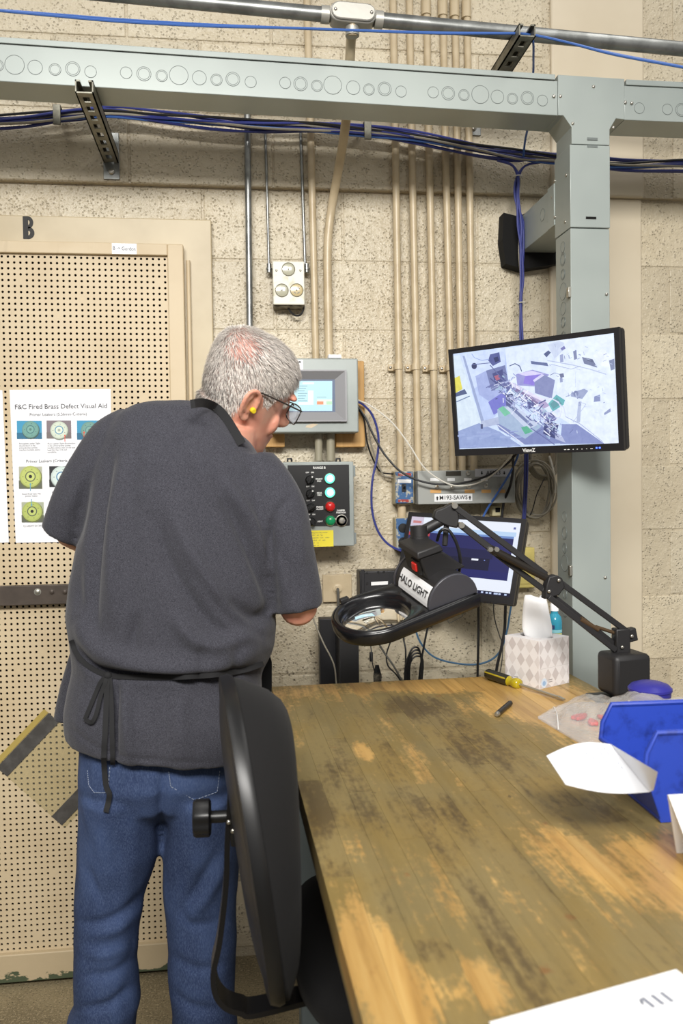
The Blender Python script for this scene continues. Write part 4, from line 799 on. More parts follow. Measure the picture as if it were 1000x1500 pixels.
for pts, w_, c in (([(150,178),(165,200),(205,215),(245,208)], 4, (150,168,214)), ([(150,238),(250,228)], 4, (90,98,146)), ([(250,240),(330,330)], 5, (86,92,140)), ([(355,245),(385,232),(410,245),(422,275)], 5, (70,80,120)), ([(575,295),(600,282),(625,290)], 3, (90,100,140)), ([(540,425),(580,420),(620,440),(640,480),(630,520),(600,545)], 6, (220,222,238)), ([(600,430),(650,470),(660,520)], 4, (206,210,230)), ([(470,580),(600,672)], 5, (92,98,150)), ([(290,565),(430,668)], 5, (222,226,240)), ([(610,130),(615,330),(605,390)], 2, (206,216,236)), ([(715,275),(712,360)], 2, (180,190,215)), ([(560,215),(700,240),(790,262),(880,290)], 5, (168,178,206)), ([(580,235),(690,262),(740,245)], 3, (130,140,178)), ([(660,520),(740,560),(860,655)], 3, (150,158,198)), ([(735,440),(770,452),(700,550)], 3, (160,168,200)), ([(690,400),(660,412)], 4, (110,118,160)), ([(66,440),(140,408)], 5, (90,110,150)), ([(205,560),(205,585)], 12, (60,66,104)), ([(700,590),(680,610)], 3, (90,98,150)), ([(600,565),(628,560)], 4, (230,232,242)), ([(270,350),(370,320)], 4, (206,212,232)), ([(300,390),(420,420)], 4, (150,156,196))): tvline(pts, w_, c)
rq = random.Random(3)
def strip(x_, y_, a_, L_, w_, c): ca_, sa_ = math.cos(a_)*L_/2, math.sin(a_)*L_/2; tvline([(x_-ca_, y_-sa_), (x_+ca_, y_+sa_)], w_, c)
for i in range(230):                                   # machine clutter along the firing axis
    u_ = rq.random(); x_, y_ = 300+u_*310+rq.gauss(0, 20), 335+u_*255+rq.gauss(0, 34); v_ = rq.choice([(236,238,248), (92,98,150), (140,148,196), (200,206,232), (70,74,126), (170,178,214), (160,186,206)])
    strip(x_, y_, rq.choice([.68, .68, -.5, .7, -.9, 1.5]), rq.uniform(8, 48), rq.uniform(2, 7), v_)
for i in range(46):                                    # shelf and fittings on the far wall
    x_, y_ = (rq.uniform(560, 915), rq.gauss(215, 40)) if i < 26 else (rq.uniform(640, 900), rq.gauss(420, 70)); strip(x_, y_, rq.choice([.28, .28, 1.4, -.4]), rq.uniform(6, 24), rq.uniform(1.5, 5), rq.choice([(160,170,204), (112,122,166), (192,202,226), (90,98,142)]))
for i in range(20): strip(rq.uniform(80, 420), rq.uniform(600, 680), rq.uniform(-.3, .1), rq.uniform(20, 70), rq.uniform(4, 14), rq.choice([(132,150,196), (150,166,208), (144,158,204)]))
b.build('screen_picture', m_video, tv)
bx_ = tvp.R[:,0]; bz_ = tvp.R[:,2]
text(tv, 'ViewZ', tvp(-.012, -.0044, -.285/2+.0088), bx_, bz_, .0135, m_white, name='brand_lettering', bold=.0003)
for i, x_ in enumerate((.085, .094, .108, .119, .131, .143, .154)):
    b = MB(); tvp.box(b, (x_, -.0046, -.285/2+.0065), (x_+(.006 if i in (0, 1, 6) else .0025), -.004, -.285/2+.008)); b.build('button_print', m_white, tv)
for x_ in (.168, .176): b = MB(); tvp.box(b, (x_, -.0047, -.285/2+.007), (x_+.004, -.004, -.285/2+.0105)); b.build('power_led', ME('blue_led', (.06, .12, 1, 1), 4), tv)
b = MB(); mid = tvp(0, .058, 0); tvp.box(b, (-.05, .0585, -.05), (.05, .064, .05)); b.build('mount_plate', m_case, tv, bevel=.002)
b = MB(); b.bar(tvp(0, .063, 0), npv(.83, 2.235, 1.615), .03, .045); b.bar(npv(.82, 2.232, 1.615), npv(.90, 2.208, 1.615), .03, .045); b.box((.86, 2.2005, 1.56), (.95, 2.21, 1.67)); b.build('mount_arm', m_case, tv)
# ---------------------------------------------------------------- small monitor
m2p = Pose((.612, 2.318, 1.197), rotm(-38.66, -18.6, 2.93))
w2, h2 = .360, .237
m2 = monitor('computer_monitor', 'small black computer monitor with a dark blue desktop behind the magnifier lamp', m2p, w2, h2, (.012, .0135, .020, .012), .03, .05)
x0, x1, z1, z0 = -w2/2+.012, w2/2-.0135, h2/2-.012, -h2/2+.020
b = MB(); kk = [0]
def m2r(u0, v0, u1, v1, c):
    kk[0] += 1; f_ = lambda u_, v_: m2p(x0+(x1-x0)*u_, .0006-.000015*kk[0], z1+(z0-z1)*v_); b.quad(f_(u0, v0), f_(u0, v1), f_(u1, v1), f_(u1, v0), col=rgb(*c))
m2r(0, 0, 1, 1, (232, 238, 250)); m2r(.0, .0, .12, .13, (206, 196, 214)); m2r(.02, .055, .1, .09, (200, 130, 130)); m2r(0, .13, .97, .19, (186, 212, 242)); m2r(0, .19, .96, .24, (110, 140, 200)); m2r(.0, .22, .955, .79, (32, 34, 92)); m2r(.0, .22, .2, .27, (180, 60, 70)); m2r(.25, .4, .8, .52, (24, 25, 70)); m2r(.3, .52, .78, .68, (17, 18, 50)); m2r(.1, .68, .955, .79, (28, 32, 98))
m2r(.62, .53, .68, .555, (236, 240, 250)); m2r(.73, .535, .74, .55, (120, 140, 210)); m2r(.955, .19, 1, .8, (226, 234, 250)); m2r(0, .95, 1, 1, (14, 17, 52)); m2r(.94, .06, .96, .09, (90, 100, 160))
for u_ in (.7, .75, .79, .82, .86, .9, .95): m2r(u_, .962, u_+(.02 if u_ != .86 else .035), .985, (190, 206, 236))
b.build('screen_picture', m_scr2, m2)
b = MB()
for i in range(5): m2p.box(b, (.05+i*.018, -.003, -h2/2-.003), (.062+i*.018, .004, -h2/2)); 
b.build('button_row', m_case, m2)
b = MB(); m2p.box(b, (-.05, .0555, -.05), (.05, .062, .05)); b.build('mount_plate', m_case, m2, bevel=.002)
b = MB(); e_ = m2p(0, .06, 0); b.bar(e_, npv(e_[0]+.02, 2.50, e_[2]), .03, .04); b.box((e_[0]-.03, 2.505, e_[2]-.06), (e_[0]+.07, 2.5185, e_[2]+.06)); b.bar(npv(e_[0]+.02, 2.47, e_[2]), npv(e_[0]+.02, 2.512, e_[2]), .045, .06); b.build('mount_arm', m_case, m2)
# ================================================================ BOXES AND CORDS BEHIND THE BENCH
m_dock = M('black_plastic_box', rgb(26, 26, 30), .45)
dk = thing('mini_computer', 'flat black computer box with white label fixed to the wall behind the magnifier lamp', 'computer', PY(585, 915, 2.5))
b = MB(); b.box(*wallbox(527.5, 834, 640, 914, 2.45, 2.517)); b.build('case', m_dock, dk, bevel=.003)
b = MB(); b.box(*wallbox(530, 834.5, 533.5, 913.5, 2.444, 2.4499)); b.build('edge_rail', m_dock, dk, bevel=.001)
tag_on(dk, lambda x, y, l=0: npv(*PY(x, y, 2.449-l)), 543.5, 852.5, 568, 857.5, -1.2, m_lab, lift=.0002)
for x_, y_ in ((537.5, 839.5), (537.5, 855), (554, 838.5), (562, 838)): b = MB(); b.lathe(PY(x_, y_, 2.4499), (0,-1,0), [(.0035, 0), (.003, .001), (0, .0011)], 10); b.build('screw', m_bkpl, dk)
es = thing('equipment_stand', 'black upright steel stand behind the left end of the workbench', 'stand', npv(PY(497, 995, 2.36)[0], 2.36, 0))
b = MB(); a = PY(467, 906, 2.40); c_ = PY(498, 906, 2.40); b.box((a[0], 2.39, .02), (c_[0], 2.43, a[2])); b.build('back_plate', m_dock, es, bevel=.002)
b = MB(); a2 = PY(496, 912, 2.30); c2 = PY(525, 912, 2.30); b.box((a2[0], 2.30, .02), (c2[0], 2.389, a2[2])); b.build('post', M('black_steel_post', rgb(34, 34, 36), .42), es, bevel=.003)
b = MB(); b.box((a[0]-.05, 2.26, 0), (c2[0]+.05, 2.46, .02)); b.build('base_plate', m_dock, es, bevel=.004)
C_ = lambda *k: [npv(*PY(x, y, Y)) for x, y, Y in k]
cable('network_cable', 'blue cable looping from the touchscreen enclosure to behind the small monitor', 'cable', C_((522, 588, 2.45), (532, 593, 2.452), (545, 608, 2.455), (553.5, 635, 2.458), (553, 665, 2.46), (545, 705, 2.46), (544.5, 745, 2.458), (552, 775, 2.452), (566, 795, 2.448), (585, 806, 2.44), (610, 812, 2.44)), .0034, m_blue)
cable('mains_cable', 'black cord swagging from the touchscreen enclosure across the M193-SAWS box', 'cable', C_((523, 594, 2.45), (535, 612, 2.44), (548, 640, 2.43), (565, 668, 2.42), (590, 693, 2.405), (625, 707, 2.398), (665, 709, 2.395), (700, 702, 2.395), (730, 688, 2.395), (750, 672, 2.39), (762, 655, 2.37), (768, 630, 2.34)), .0032, m_blk)
cable('thin_wire', 'thin white wire curving from the touchscreen enclosure over the M193-SAWS box', 'cable', C_((522, 585, 2.45), (545, 596, 2.44), (575, 620, 2.43), (600, 653, 2.41), (617, 680, 2.395), (635, 697, 2.39), (660, 710, 2.387), (685, 711, 2.386), (708, 704, 2.386), (728, 690, 2.386), (745, 672, 2.38), (757, 655, 2.36), (762, 630, 2.33)), .0023, m_wcab)
for k, (dx, lab) in enumerate(((0, 'grey cord hanging against the pine board'), (5, 'second grey cord hanging against the pine board'))): cable('cord', lab, 'cable', C_((525, 600, 2.462), (533+dx, 615, 2.464), (537+dx, 645, 2.475), (544+dx, 668, 2.485), (556+dx, 690+dx, 2.495), (572, 694+dx, 2.49), (580, 694+dx*1.4, 2.482)), .0025, m_gcab if k else m_blk)
cable('mains_cable', 'black cord hanging from the video monitor past the M193-SAWS box', 'cable', C_((752, 640, 2.33), (751, 665, 2.385), (751, 690, 2.40), (747, 712, 2.405), (738, 735, 2.44), (734, 765, 2.45), (733, 800, 2.46)), .0040, m_blk)
cable('network_cable', 'blue cable slanting from the video monitor to behind the small monitor', 'cable', C_((764, 640, 2.34), (758, 668, 2.39), (747, 692, 2.40), (730, 720, 2.41), (712, 748, 2.45), (700, 775, 2.46)), .0033, m_blue2)
gc = thing('coiled_cable', 'coiled grey cable tied with a black wire beside the M193-SAWS box', 'cable', PY(783, 765, 2.47))
for k in range(6):
    ox, oy, rx, ry = rg.uniform(-3, 3), rg.uniform(-2, 2), 26+rg.uniform(-3, 4), 42+rg.uniform(-4, 3); b = MB()
    b.tube([npv(*PY(784+ox+rx*math.cos(t)-3*math.sin(2*t+k), 717+oy+ry*math.sin(t), 2.468+.012*math.sin(t*2+k)+k*.004)) for t in [2*math.pi*i/36 for i in range(36)]], .0030, 6, closed=True); b.build('loop', m_gcab, gc, smooth=True)
b = MB(); b.tube(smooth_curve(C_((797, 701, 2.47), (790, 715, 2.464), (785, 727, 2.462), (781, 742, 2.462), (777, 753, 2.46), (771, 758, 2.458)), 5), .0016, 6); b.build('tie_wire', m_blk, gc, smooth=True)
gd = thing('coiled_cable', 'thick grey cable loop hooked on the wall under the video monitor', 'cable', PY(792, 700, 2.48))
for k in range(4):
    b = MB(); b.tube([npv(*PY(796+(19+k*2.2)*math.cos(t), 668+(29+k*2)*math.sin(t), 2.478+.004*k+.008*math.sin(t))) for t in [2*math.pi*i/30 for i in range(30)]], .0034, 6, closed=True); b.build('loop', m_gcab, gd, smooth=True)
b = MB(); b.tube(smooth_curve(C_((804, 668, 2.472), (808, 682, 2.468), (811, 700, 2.468), (812.5, 722, 2.475)), 5), .0042, 6); b.build('velcro_strap', m_wcab, gd, smooth=True)
# cords under the small monitor
cable('mains_cable', 'straight black cord hanging from under the small monitor to the bench', 'cable', C_((700, 862, 2.42), (700.5, 885, 2.40), (700.5, 930, 2.40), (699, 1000, 2.41)), .0036, m_blk)
cable('mains_cable', 'black cord bowing down beside the tissue box', 'cable', C_((741, 868, 2.38), (740, 890, 2.36), (739, 920, 2.36), (735, 945, 2.36), (728, 975, 2.36), (724, 1004, 2.36)), .0042, m_blk)
cable('network_cable', 'light blue cable sweeping low along the wall behind the bench', 'cable', C_((760, 795, 2.47), (757, 850, 2.45), (748, 890, 2.43), (742, 925, 2.42), (730, 957, 2.41), (705, 972, 2.42), (670, 972, 2.43), (635, 962, 2.44), (615, 940, 2.44), (607, 915, 2.436), (604, 895, 2.434)), .0030, m_lblue)
cable('cord', 'thin grey cord hanging between two black cords under the small monitor', 'cable', C_((722, 880, 2.45), (724, 905, 2.46), (731, 930, 2.46), (736, 945, 2.44), (734, 975, 2.43), (728, 1000, 2.43)), .0018, M('dark_grey_cord', rgb(92, 90, 84), .5))
cable('cord', 'black cord hanging from the flat computer box beside the cord coil', 'cable', C_((630, 905, 2.44), (625, 925, 2.43), (620, 950, 2.42), (616, 975, 2.41), (613, 1002, 2.41)), .0032, m_blk)
cable('cord', 'dark cord slanting down from the flat computer box to the bench', 'cable', C_((549, 905, 2.44), (552, 935, 2.43), (562, 955, 2.43), (576, 975, 2.42), (590, 1000, 2.42)), .0030, M('dark_grey_cord', rgb(92, 90, 84), .5))
cable('cord', 'thin dark cord looping beside the slanting cord', 'cable', C_((575, 910, 2.44), (573, 935, 2.44), (566, 958, 2.44), (568, 975, 2.43), (580, 988, 2.42), (590, 1003, 2.42)), .0022, m_blk)
cable('cord', 'black plug lead dropping from the middle of the flat computer box', 'cable', C_((590, 905, 2.44), (591, 935, 2.44), (594, 955, 2.43), (593, 1000, 2.43)), .0026, m_blk)
cc = thing('hanging_coil', 'small coil of black cord hanging just above the bench edge', 'cable', PY(605, 1000, 2.41))
for k in range(4):
    b = MB(); b.tube(smooth_curve(C_(*[(592+k*2.5, 1004, 2.40+k*.006), (594+k*2, 975, 2.40+k*.006), (603+k, 951+k*4, 2.40+k*.006), (613+k, 950+k*4, 2.40+k*.006), (617+k*.8, 972, 2.40+k*.006), (615+k*.7, 1003, 2.40+k*.006)]), 6), .0027, 6); b.build('loop', m_blk, cc, smooth=True)
uc = thing('charging_lead', 'thin black charging lead with inline plug beside the black stand', 'cable', PY(548, 1000, 2.42))
b = MB(); b.tube(smooth_curve(C_((538, 905, 2.445), (541, 932, 2.44), (543.5, 952, 2.43), (545, 970, 2.42), (549, 985, 2.42)), 5), .0016, 6); b.build('lead', m_blk, uc, smooth=True)
b = MB(); a = PY(543.5, 962, 2.43); b.box(a-npv(.005, .004, .014), a+npv(.005, .004, .014)); b.build('inline_plug', m_dock, uc, bevel=.002)
b = MB()
for k in range(9): b.tube(C_((550+.5*k, 974, 2.42), (547+k*1.4, 990, 2.42), (548+k*1.2, 1004, 2.42)), .0012, 5)
b.build('frayed_end', m_blk, uc, smooth=True)
cable('cord', 'pale grey cord draped down in front of the black stand', 'cable', C_((458, 905, 2.285), (466, 925, 2.28), (475, 945, 2.275), (484, 962, 2.275), (490, 978, 2.275), (492.5, 1003, 2.275)), .0022, m_gcab)
wh = thing('wire_hook', 'bent grey wire hook hanging under the small monitor', 'hook', PY(660, 913, 2.49)); b = MB(); b.tube(C_((640, 886, 2.49), (647, 898, 2.49), (658, 913, 2.488), (677, 903, 2.488), (677, 870, 2.49)), .0013, 6); b.build('wire', m_galv, wh, smooth=True)
# ================================================================ WORKBENCH
TZ = .91; TR = R(1.25); TO = npv(.077, 2.078, 0)
wb = thing('workbench', 'butcher block workbench with worn stained top and grey steel legs', 'workbench', TO, TR)
ct_, st_ = math.cos(TR), math.sin(TR)
def t2l(P): d = np.asarray(P, float)-TO; return npv(d[0]*ct_+d[1]*st_, -d[0]*st_+d[1]*ct_, d[2])
def tpx(x, y): return t2l(PZ(x, y, TZ))
n = NT('worn_maple'); p = n.pos(obj=wb); oi = n.n('ShaderNodeObjectInfo')
g = n.noise(n.map(p, (60, 3.0, 60)), 1.0, 5, .6, dist=.4)
wood = n.ramp(g, [(.25, rgb(154, 114, 56)), (.5, rgb(194, 153, 86)), (.8, rgb(212, 176, 110))])
hs = n.n('ShaderNodeHueSaturation'); n.l(wood, hs.inputs['Color']); n.l(n.step(oi.outputs['Random'], 0, 1, .80, 1.10), hs.inputs['Value']); wood = hs.outputs[0]
streak = n.noise(n.map(p, (26, 3.4, 1)), 1.0, 5, .62); patch = n.noise(n.map(p, (7, 4.5, 1)), 1.0, 4, .6); fine = n.noise(n.map(p, (120, 60, 1)), 1.0, 3, .6)
def blob(cx, cy, rx, ry, amt):
    c_ = tpx(cx, cy); m_ = n.map(p, (1/rx, 1/ry, 0), (-c_[0]/rx, -c_[1]/ry, 0)); ln = n.n('ShaderNodeVectorMath', operation='LENGTH'); n.l(m_, ln.inputs[0])
    return n.math('MULTIPLY', n.step(ln.outputs['Value'], .25, 1.15, 1, 0), amt)
tot = None
for a in [(470, 1008, .20, .10, -.30), (650, 1003, .26, .10, -.85), (790, 1030, .20, .20, -1.0), (880, 1080, .10, .30, -.55), (425, 1040, .06, .20, -.15), (530, 1102, .035, .07, -.55), (545, 1380, .035, .20, -.40), (590, 1470, .045, .12, -.50), (690, 1440, .05, .06, -.45), (850, 1270, .05, .22, -.42), (820, 1370, .04, .14, -.32), (985, 1280, .06, .2, -.55), (505, 1240, .03, .08, -.25), (600, 1035, .10, .11, .42), (700, 1095, .12, .12, .16), (640, 1200, .16, .25, .12), (880, 1190, .09, .12, .35), (480, 1170, .10, .2, .12)]:  # the dark blob by the blue bin is part stain, part painted shadow
    v_ = blob(*a); tot = v_ if tot is None else n.math('ADD', tot, v_)
gr = n.math('ADD', n.math('ADD', tot, .90), n.math('ADD', n.math('MULTIPLY', n.math('SUBTRACT', streak, .5), 1.15), n.math('MULTIPLY', n.math('SUBTRACT', patch, .5), 1.1)))
gr = n.math('ADD', gr, n.math('MULTIPLY', n.math('SUBTRACT', fine, .5), .75)); gr = n.math('ADD', gr, n.math('MULTIPLY', n.math('SUBTRACT', oi.outputs['Random'], .5), .42)); gr = n.math('ADD', gr, n.math('MULTIPLY', n.math('SUBTRACT', n.noise(n.map(p, (70, 7, 1)), 1.0, 4, .65), .5), .8))
grime = n.mix(n.step(n.noise(n.map(p, (9, 5, 1)), 1, 3), .35, .65), rgb(108, 95, 52), rgb(104, 98, 66))
c = n.mix(n.step(gr, .36, .80, 0, .80), wood, grime); c = n.mix(n.step(gr, .95, 1.45, 0, .7), c, rgb(62, 48, 30))
rust = n.math('MULTIPLY', n.step(n.noise(n.map(p, (14, 12, 1), (3.1, 1.7, 0)), 1, 4), .68, .76), .6); c = n.mix(rust, c, rgb(120, 66, 26))
dsc = n.math('MULTIPLY', n.step(n.noise(n.map(p, (55, 38, 1)), 1, 2), .72, .76), .6); c = n.mix(dsc, c, rgb(60, 48, 32))
n.color(c); n.l(n.step(gr, .3, .9, .36, .5), n.b.inputs['Roughness']); n.set(Specular_IOR_Level=.5); n.normal(n.bump(g, .06, .001)); m_maple = n.m
m_leg = M('bench_grey_steel', rgb(110, 120, 122), .42, .2)
TW, TLn = .76, 1.80
b = MB(); b.box((.002, -TLn+.002, TZ-.044), (TW-.002, -.002, TZ-.027)); top = b.build('tabletop', m_maple, wb, local=True)
rs = random.Random(21); ns = 20; sw = TW/ns
for i in range(ns):
    y = 0.0; first = True
    while y > -TLn+.01:
        L = rs.uniform(.28, .62) if not first else rs.uniform(.12, .5); first = False
        y1 = max(y-L, -TLn)
        if y1 - (-TLn) < .12: y1 = -TLn
        dz = rs.uniform(-.00015, .00015); b = MB(); b.box((i*sw+.00015, y1+.00015, TZ-.0269), ((i+1)*sw-.00015, y-.00015, TZ+dz)); b.build('stave', m_maple, top, local=True); y = y1
for yy in (-.14, -1.66):
    for xx in (.045, .655): b = MB(); b.box((xx, yy-.03, .02), (xx+.06, yy+.03, TZ-.08)); b.build('leg', m_leg, wb, local=True, bevel=.004)
    b = MB(); b.box((.03, yy-.035, TZ-.08), (TW-.03, yy+.035, TZ-.044)); b.build('cross_rail', m_leg, wb, local=True, bevel=.003)
    b = MB(); b.box((.03, yy-.04, 0), (TW-.03, yy+.04, .02)); b.build('foot_rail', m_leg, wb, local=True, bevel=.003)
b = MB(); b.box((.37, -1.63, .20), (.44, -.17, .25)); b.build('stringer', m_leg, wb, local=True, bevel=.003)
# ================================================================ CHAIR
m_fab = NT('black_fabric'); n = m_fab; p = n.pos(); c = n.mix(n.noise(p, 900, 2), rgb(18, 18, 19), rgb(32, 31, 31)); n.color(c); n.set(Roughness=.92, Specular_IOR_Level=.2, Sheen_Weight=.03); n.normal(n.bump(n.noise(p, 700, 2), .3, .001)); m_fab = n.m
m_plas = M('black_plastic', rgb(17, 17, 18), .38); m_satin = M('satin_black_steel', rgb(30, 29, 29), .3, .4)
ch = thing('task_chair', 'black fabric task chair with oval back and adjusting knob, pushed against the workbench', 'chair', (.30, 1.32, 0))
BC = npv(.004, 1.262, .893); BHh, BWw = .213, .205
def bk(t, s, th):
    """t up, s along Y (far +), th thickness towards the bench"""
    lean = -.027*t; wrap = -.014*s
    return BC + npv(lean + wrap + th - .11*0*s - .0, s*BWw, t*BHh)
def backsurf(prof, nr=14, na=48, e=2.5):
    rings = []
    for i in range(nr+1):
        r_ = max(i/nr, .004); ring_ = []
        for k in range(na):
            a = 2*math.pi*k/na; ca, sa = math.cos(a), math.sin(a); q_ = (abs(ca)**e+abs(sa)**e)**(-1/e)
            tt = r_*sa*q_; ss = r_*ca*q_*(1-.10*max(0, sa))
            ring_.append(bk(tt, ss, prof(r_, tt, ss) if prof.__code__.co_argcount == 3 else prof(r_, tt)))
        rings.append(ring_)
    return rings
fr_ = backsurf(lambda r_, t, s=0: .020+(.078-BC[0]-(-.027*t)-(-.014*s)-.020)*(1-r_**9)**.8); bkr = backsurf(lambda r_, t: .012)
b = MB(); b.loft(list(reversed(bkr)) + [[bk((p_[2]-BC[2])/BHh*1.02, (p_[1]-BC[1])/BWw*1.02, .016+.006*k) for p_ in fr_[-1]] for k in (0, 1)] + list(reversed(fr_))[1:], True); b.build('back_cushion', m_fab, ch, smooth=True, angle=60)
sh = backsurf(lambda r_, t: -.012*(1-r_**4)+.0118); b = MB(); sh2 = backsurf(lambda r_, t: -.016*(1-r_**4)+.002-.004)
lip = [[bk((p_[2]-BC[2])/BHh*f_, (p_[1]-BC[1])/BWw*f_, th) for p_ in sh[-1]] for f_, th in ((1.035, .016), (1.05, .008), (1.035, -.004), (.97, -.007), (.93, -.003))]
b.loft(list(reversed([*sh2[:-1]]))[::-1] + list(reversed(lip)), True); b.build('back_shell', m_plas, ch, smooth=True, angle=50)
# J-bar, clamp block, knob
c3 = lambda x, y, Y=1.262: npv(*PY(x, y, Y))
bar_pts = smooth_curve([c3(337, 1165), c3(333, 1230), c3(331, 1290), c3(322, 1370), c3(313, 1415), c3(316, 1445), c3(330, 1464), c3(352, 1472), c3(380, 1474), npv(.16, 1.27, .640), npv(.26, 1.30, .635)], 6)
b = MB(); L_ = []
for i, p_ in enumerate(bar_pts):
    a = bar_pts[max(i-1, 0)]; e_ = bar_pts[min(i+1, len(bar_pts)-1)]; d_ = nrm(e_-a); nv = nrm(np.cross(d_, (0, 1, 0))); L_.append([p_+nv*.004+npv(0,-.022,0), p_+nv*.004+npv(0,.022,0), p_-nv*.004+npv(0,.022,0), p_-nv*.004+npv(0,-.022,0)])
b.loft(L_); b.build('back_bar', m_satin, ch, smooth=True)
q0, q1 = c3(324, 1162, 1.235), c3(346, 1240, 1.235); b = MB(); b.box((q0[0]+.012, 1.232, q1[2]), (q1[0]+.004, 1.292, q0[2])); b.build('clamp_block', m_plas, ch, bevel=.003)
for x_, y_ in ((335, 1205), (341, 1218)): q_ = c3(x_, y_, 1.23); screw(ch, (q_[0], 1.2318, q_[2]), s=.8)
kc = c3(309, 1197); b = MB(); prof = []
na = 48
for h_, f_ in ((0, .86), (.003, 1), (.022, 1), (.026, .9), (.027, .5)):
    prof.append([kc + npv(-h_, 0, 0) + npv(0, math.cos(t), math.sin(t))*(.0265*f_*(1+.055*math.cos(7*t))) for t in [2*math.pi*k/na for k in range(na)]])
b.loft(prof); kn = b.build('adjusting_knob', m_plas, ch, smooth=True); b = MB(); b.cyl(kc, kc+npv(.024, 0, 0), .009, n=14); b.build('knob_shaft', m_plas, kn, smooth=True)
def squircle(cx_, cy_, z, hx_, hy_, e=4.0, n_=48): return [npv(cx_+hx_*math.copysign(abs(math.cos(t))**(2/e), math.cos(t)), cy_+hy_*math.copysign(abs(math.sin(t))**(2/e), math.sin(t)), z) for t in [2*math.pi*k/n_ for k in range(n_)]]
sx_, sy_ = .30, 1.325
b = MB(); b.loft([squircle(sx_, sy_, z_, .225*f_, .225*f_) for z_, f_ in ((.645, .90), (.648, .96), (.665, 1.0), (.685, .995), (.698, .95), (.704, .85), (.7, .5), (.697, .1))]); b.build('seat_cushion', m_fab, ch, smooth=True, angle=70)
b = MB(); b.loft([squircle(sx_, sy_, z_, .205*f_, .205*f_) for z_, f_ in ((.628, .8), (.63, .95), (.644, 1.0))]); b.build('seat_pan', m_plas, ch, smooth=True)
b = MB(); b.box((sx_-.09, sy_-.07, .575), (sx_+.09, sy_+.07, .628)); b.build('tilt_mechanism', m_plas, ch, bevel=.006)
b = MB(); b.cyl((sx_, sy_, .30), (sx_, sy_, .58), .014); b.cyl((sx_, sy_, .08), (sx_, sy_, .34), .025); b.build('gas_column', m_satin, ch, smooth=True)
b = MB(); b.tube([npv(sx_+.2*math.cos(t), sy_+.2*math.sin(t), .26) for t in [2*math.pi*k/40 for k in range(40)]], .009, 10, closed=True); fr2 = b.build('foot_ring', m_satin, ch, smooth=True)
for k in range(4): a = k*math.pi/2+.4; b = MB(); b.cyl((sx_+.03*math.cos(a), sy_+.03*math.sin(a), .27), (sx_+.2*math.cos(a), sy_+.2*math.sin(a), .26), .006, n=8); b.build('spoke', m_satin, fr2)
for k in range(5):
    a = 2*math.pi*k/5+.5; d_ = npv(math.cos(a), math.sin(a), 0); b = MB(); b.bar(npv(sx_, sy_, .10)+d_*.02, npv(sx_, sy_, .075)+d_*.28, .04, .03); ar = b.build('base_arm', m_plas, ch, bevel=.004)
    w_ = npv(-d_[1], d_[0], 0); cc_ = npv(sx_, sy_, .027)+d_*.28; b = MB(); b.cyl(cc_-w_*.022, cc_-w_*.004, .027, n=18); b.cyl(cc_+w_*.004, cc_+w_*.022, .027, n=18); b.cyl(cc_-w_*.01, cc_+w_*.01, .008); b.cyl(cc_+npv(0,0,.01), cc_+npv(0,0,.05), .008); b.build('caster', m_plas, ar, smooth=True)
# ================================================================ MAGNIFIER LAMP
m_lamp = M('lamp_black', rgb(22, 22, 24), .22, bump=(400, .04, .0004)); m_lampm = M('lamp_matte_black', rgb(32, 31, 32), .5); m_grey_d = M('lamp_side_grey', rgb(64, 64, 70), .36)
YL = 1.83; LP = lambda x, y, Y=YL: npv(*PY(x, y, Y))
ml = thing('magnifier_lamp', 'black magnifier lamp labelled HALO LIGHT on a jointed arm clamped to the workbench', 'lamp', (.815, 1.82, TZ))
bc = LP(913, 985, 1.82)
b = MB(); b.obox(bc, (1,.12,0), (-.12,1,0), (0,0,1), .046, .04, .047); b.build('counter_block', m_lampm, ml, bevel=.012, seg=3)
b = MB(); b.obox(bc+npv(-.02, -.041, .02), (1,.12,0), (-.12,1,0), (0,0,1), .012, .001, .014); b.build('block_label', m_lamp, ml)
b = MB(); sx2, sy2 = bc[0]+.004, 1.822
for k in range(5): b.cyl((sx2, sy2, TZ+.003+k*.009), (sx2, sy2, TZ+.0105+k*.009), .024-.001*k, n=18)
b.cyl((sx2, sy2, TZ+.0005), (sx2, sy2, bc[2]-.045), .016, n=16); b.build('stalk', m_lampm, ml, smooth=True)
b = MB(); b.bar(bc+npv(.02, 0, -.045), npv(sx2+.033, sy2, TZ+.005), .006, .006); b.build('stalk_cord', m_lampm, ml)
b = MB(); xe = PZ(915, 1025, TZ)[0]; xe = .8435; b.box((xe-.06, 1.79, TZ+.0005), (xe+.012, 1.855, TZ+.008)); b.box((xe+.001, 1.79, TZ-.08), (xe+.012, 1.855, TZ+.001)); b.box((xe-.055, 1.80, TZ-.08), (xe+.012, 1.845, TZ-.072)); b.cyl((xe-.04, 1.822, TZ-.11), (xe-.04, 1.822, TZ-.0455), .006, n=10); b.cyl((xe-.04, 1.822, TZ-.115), (xe-.04, 1.822, TZ-.105), .018, n=14); b.build('table_clamp', m_lampm, ml, bevel=.0015)
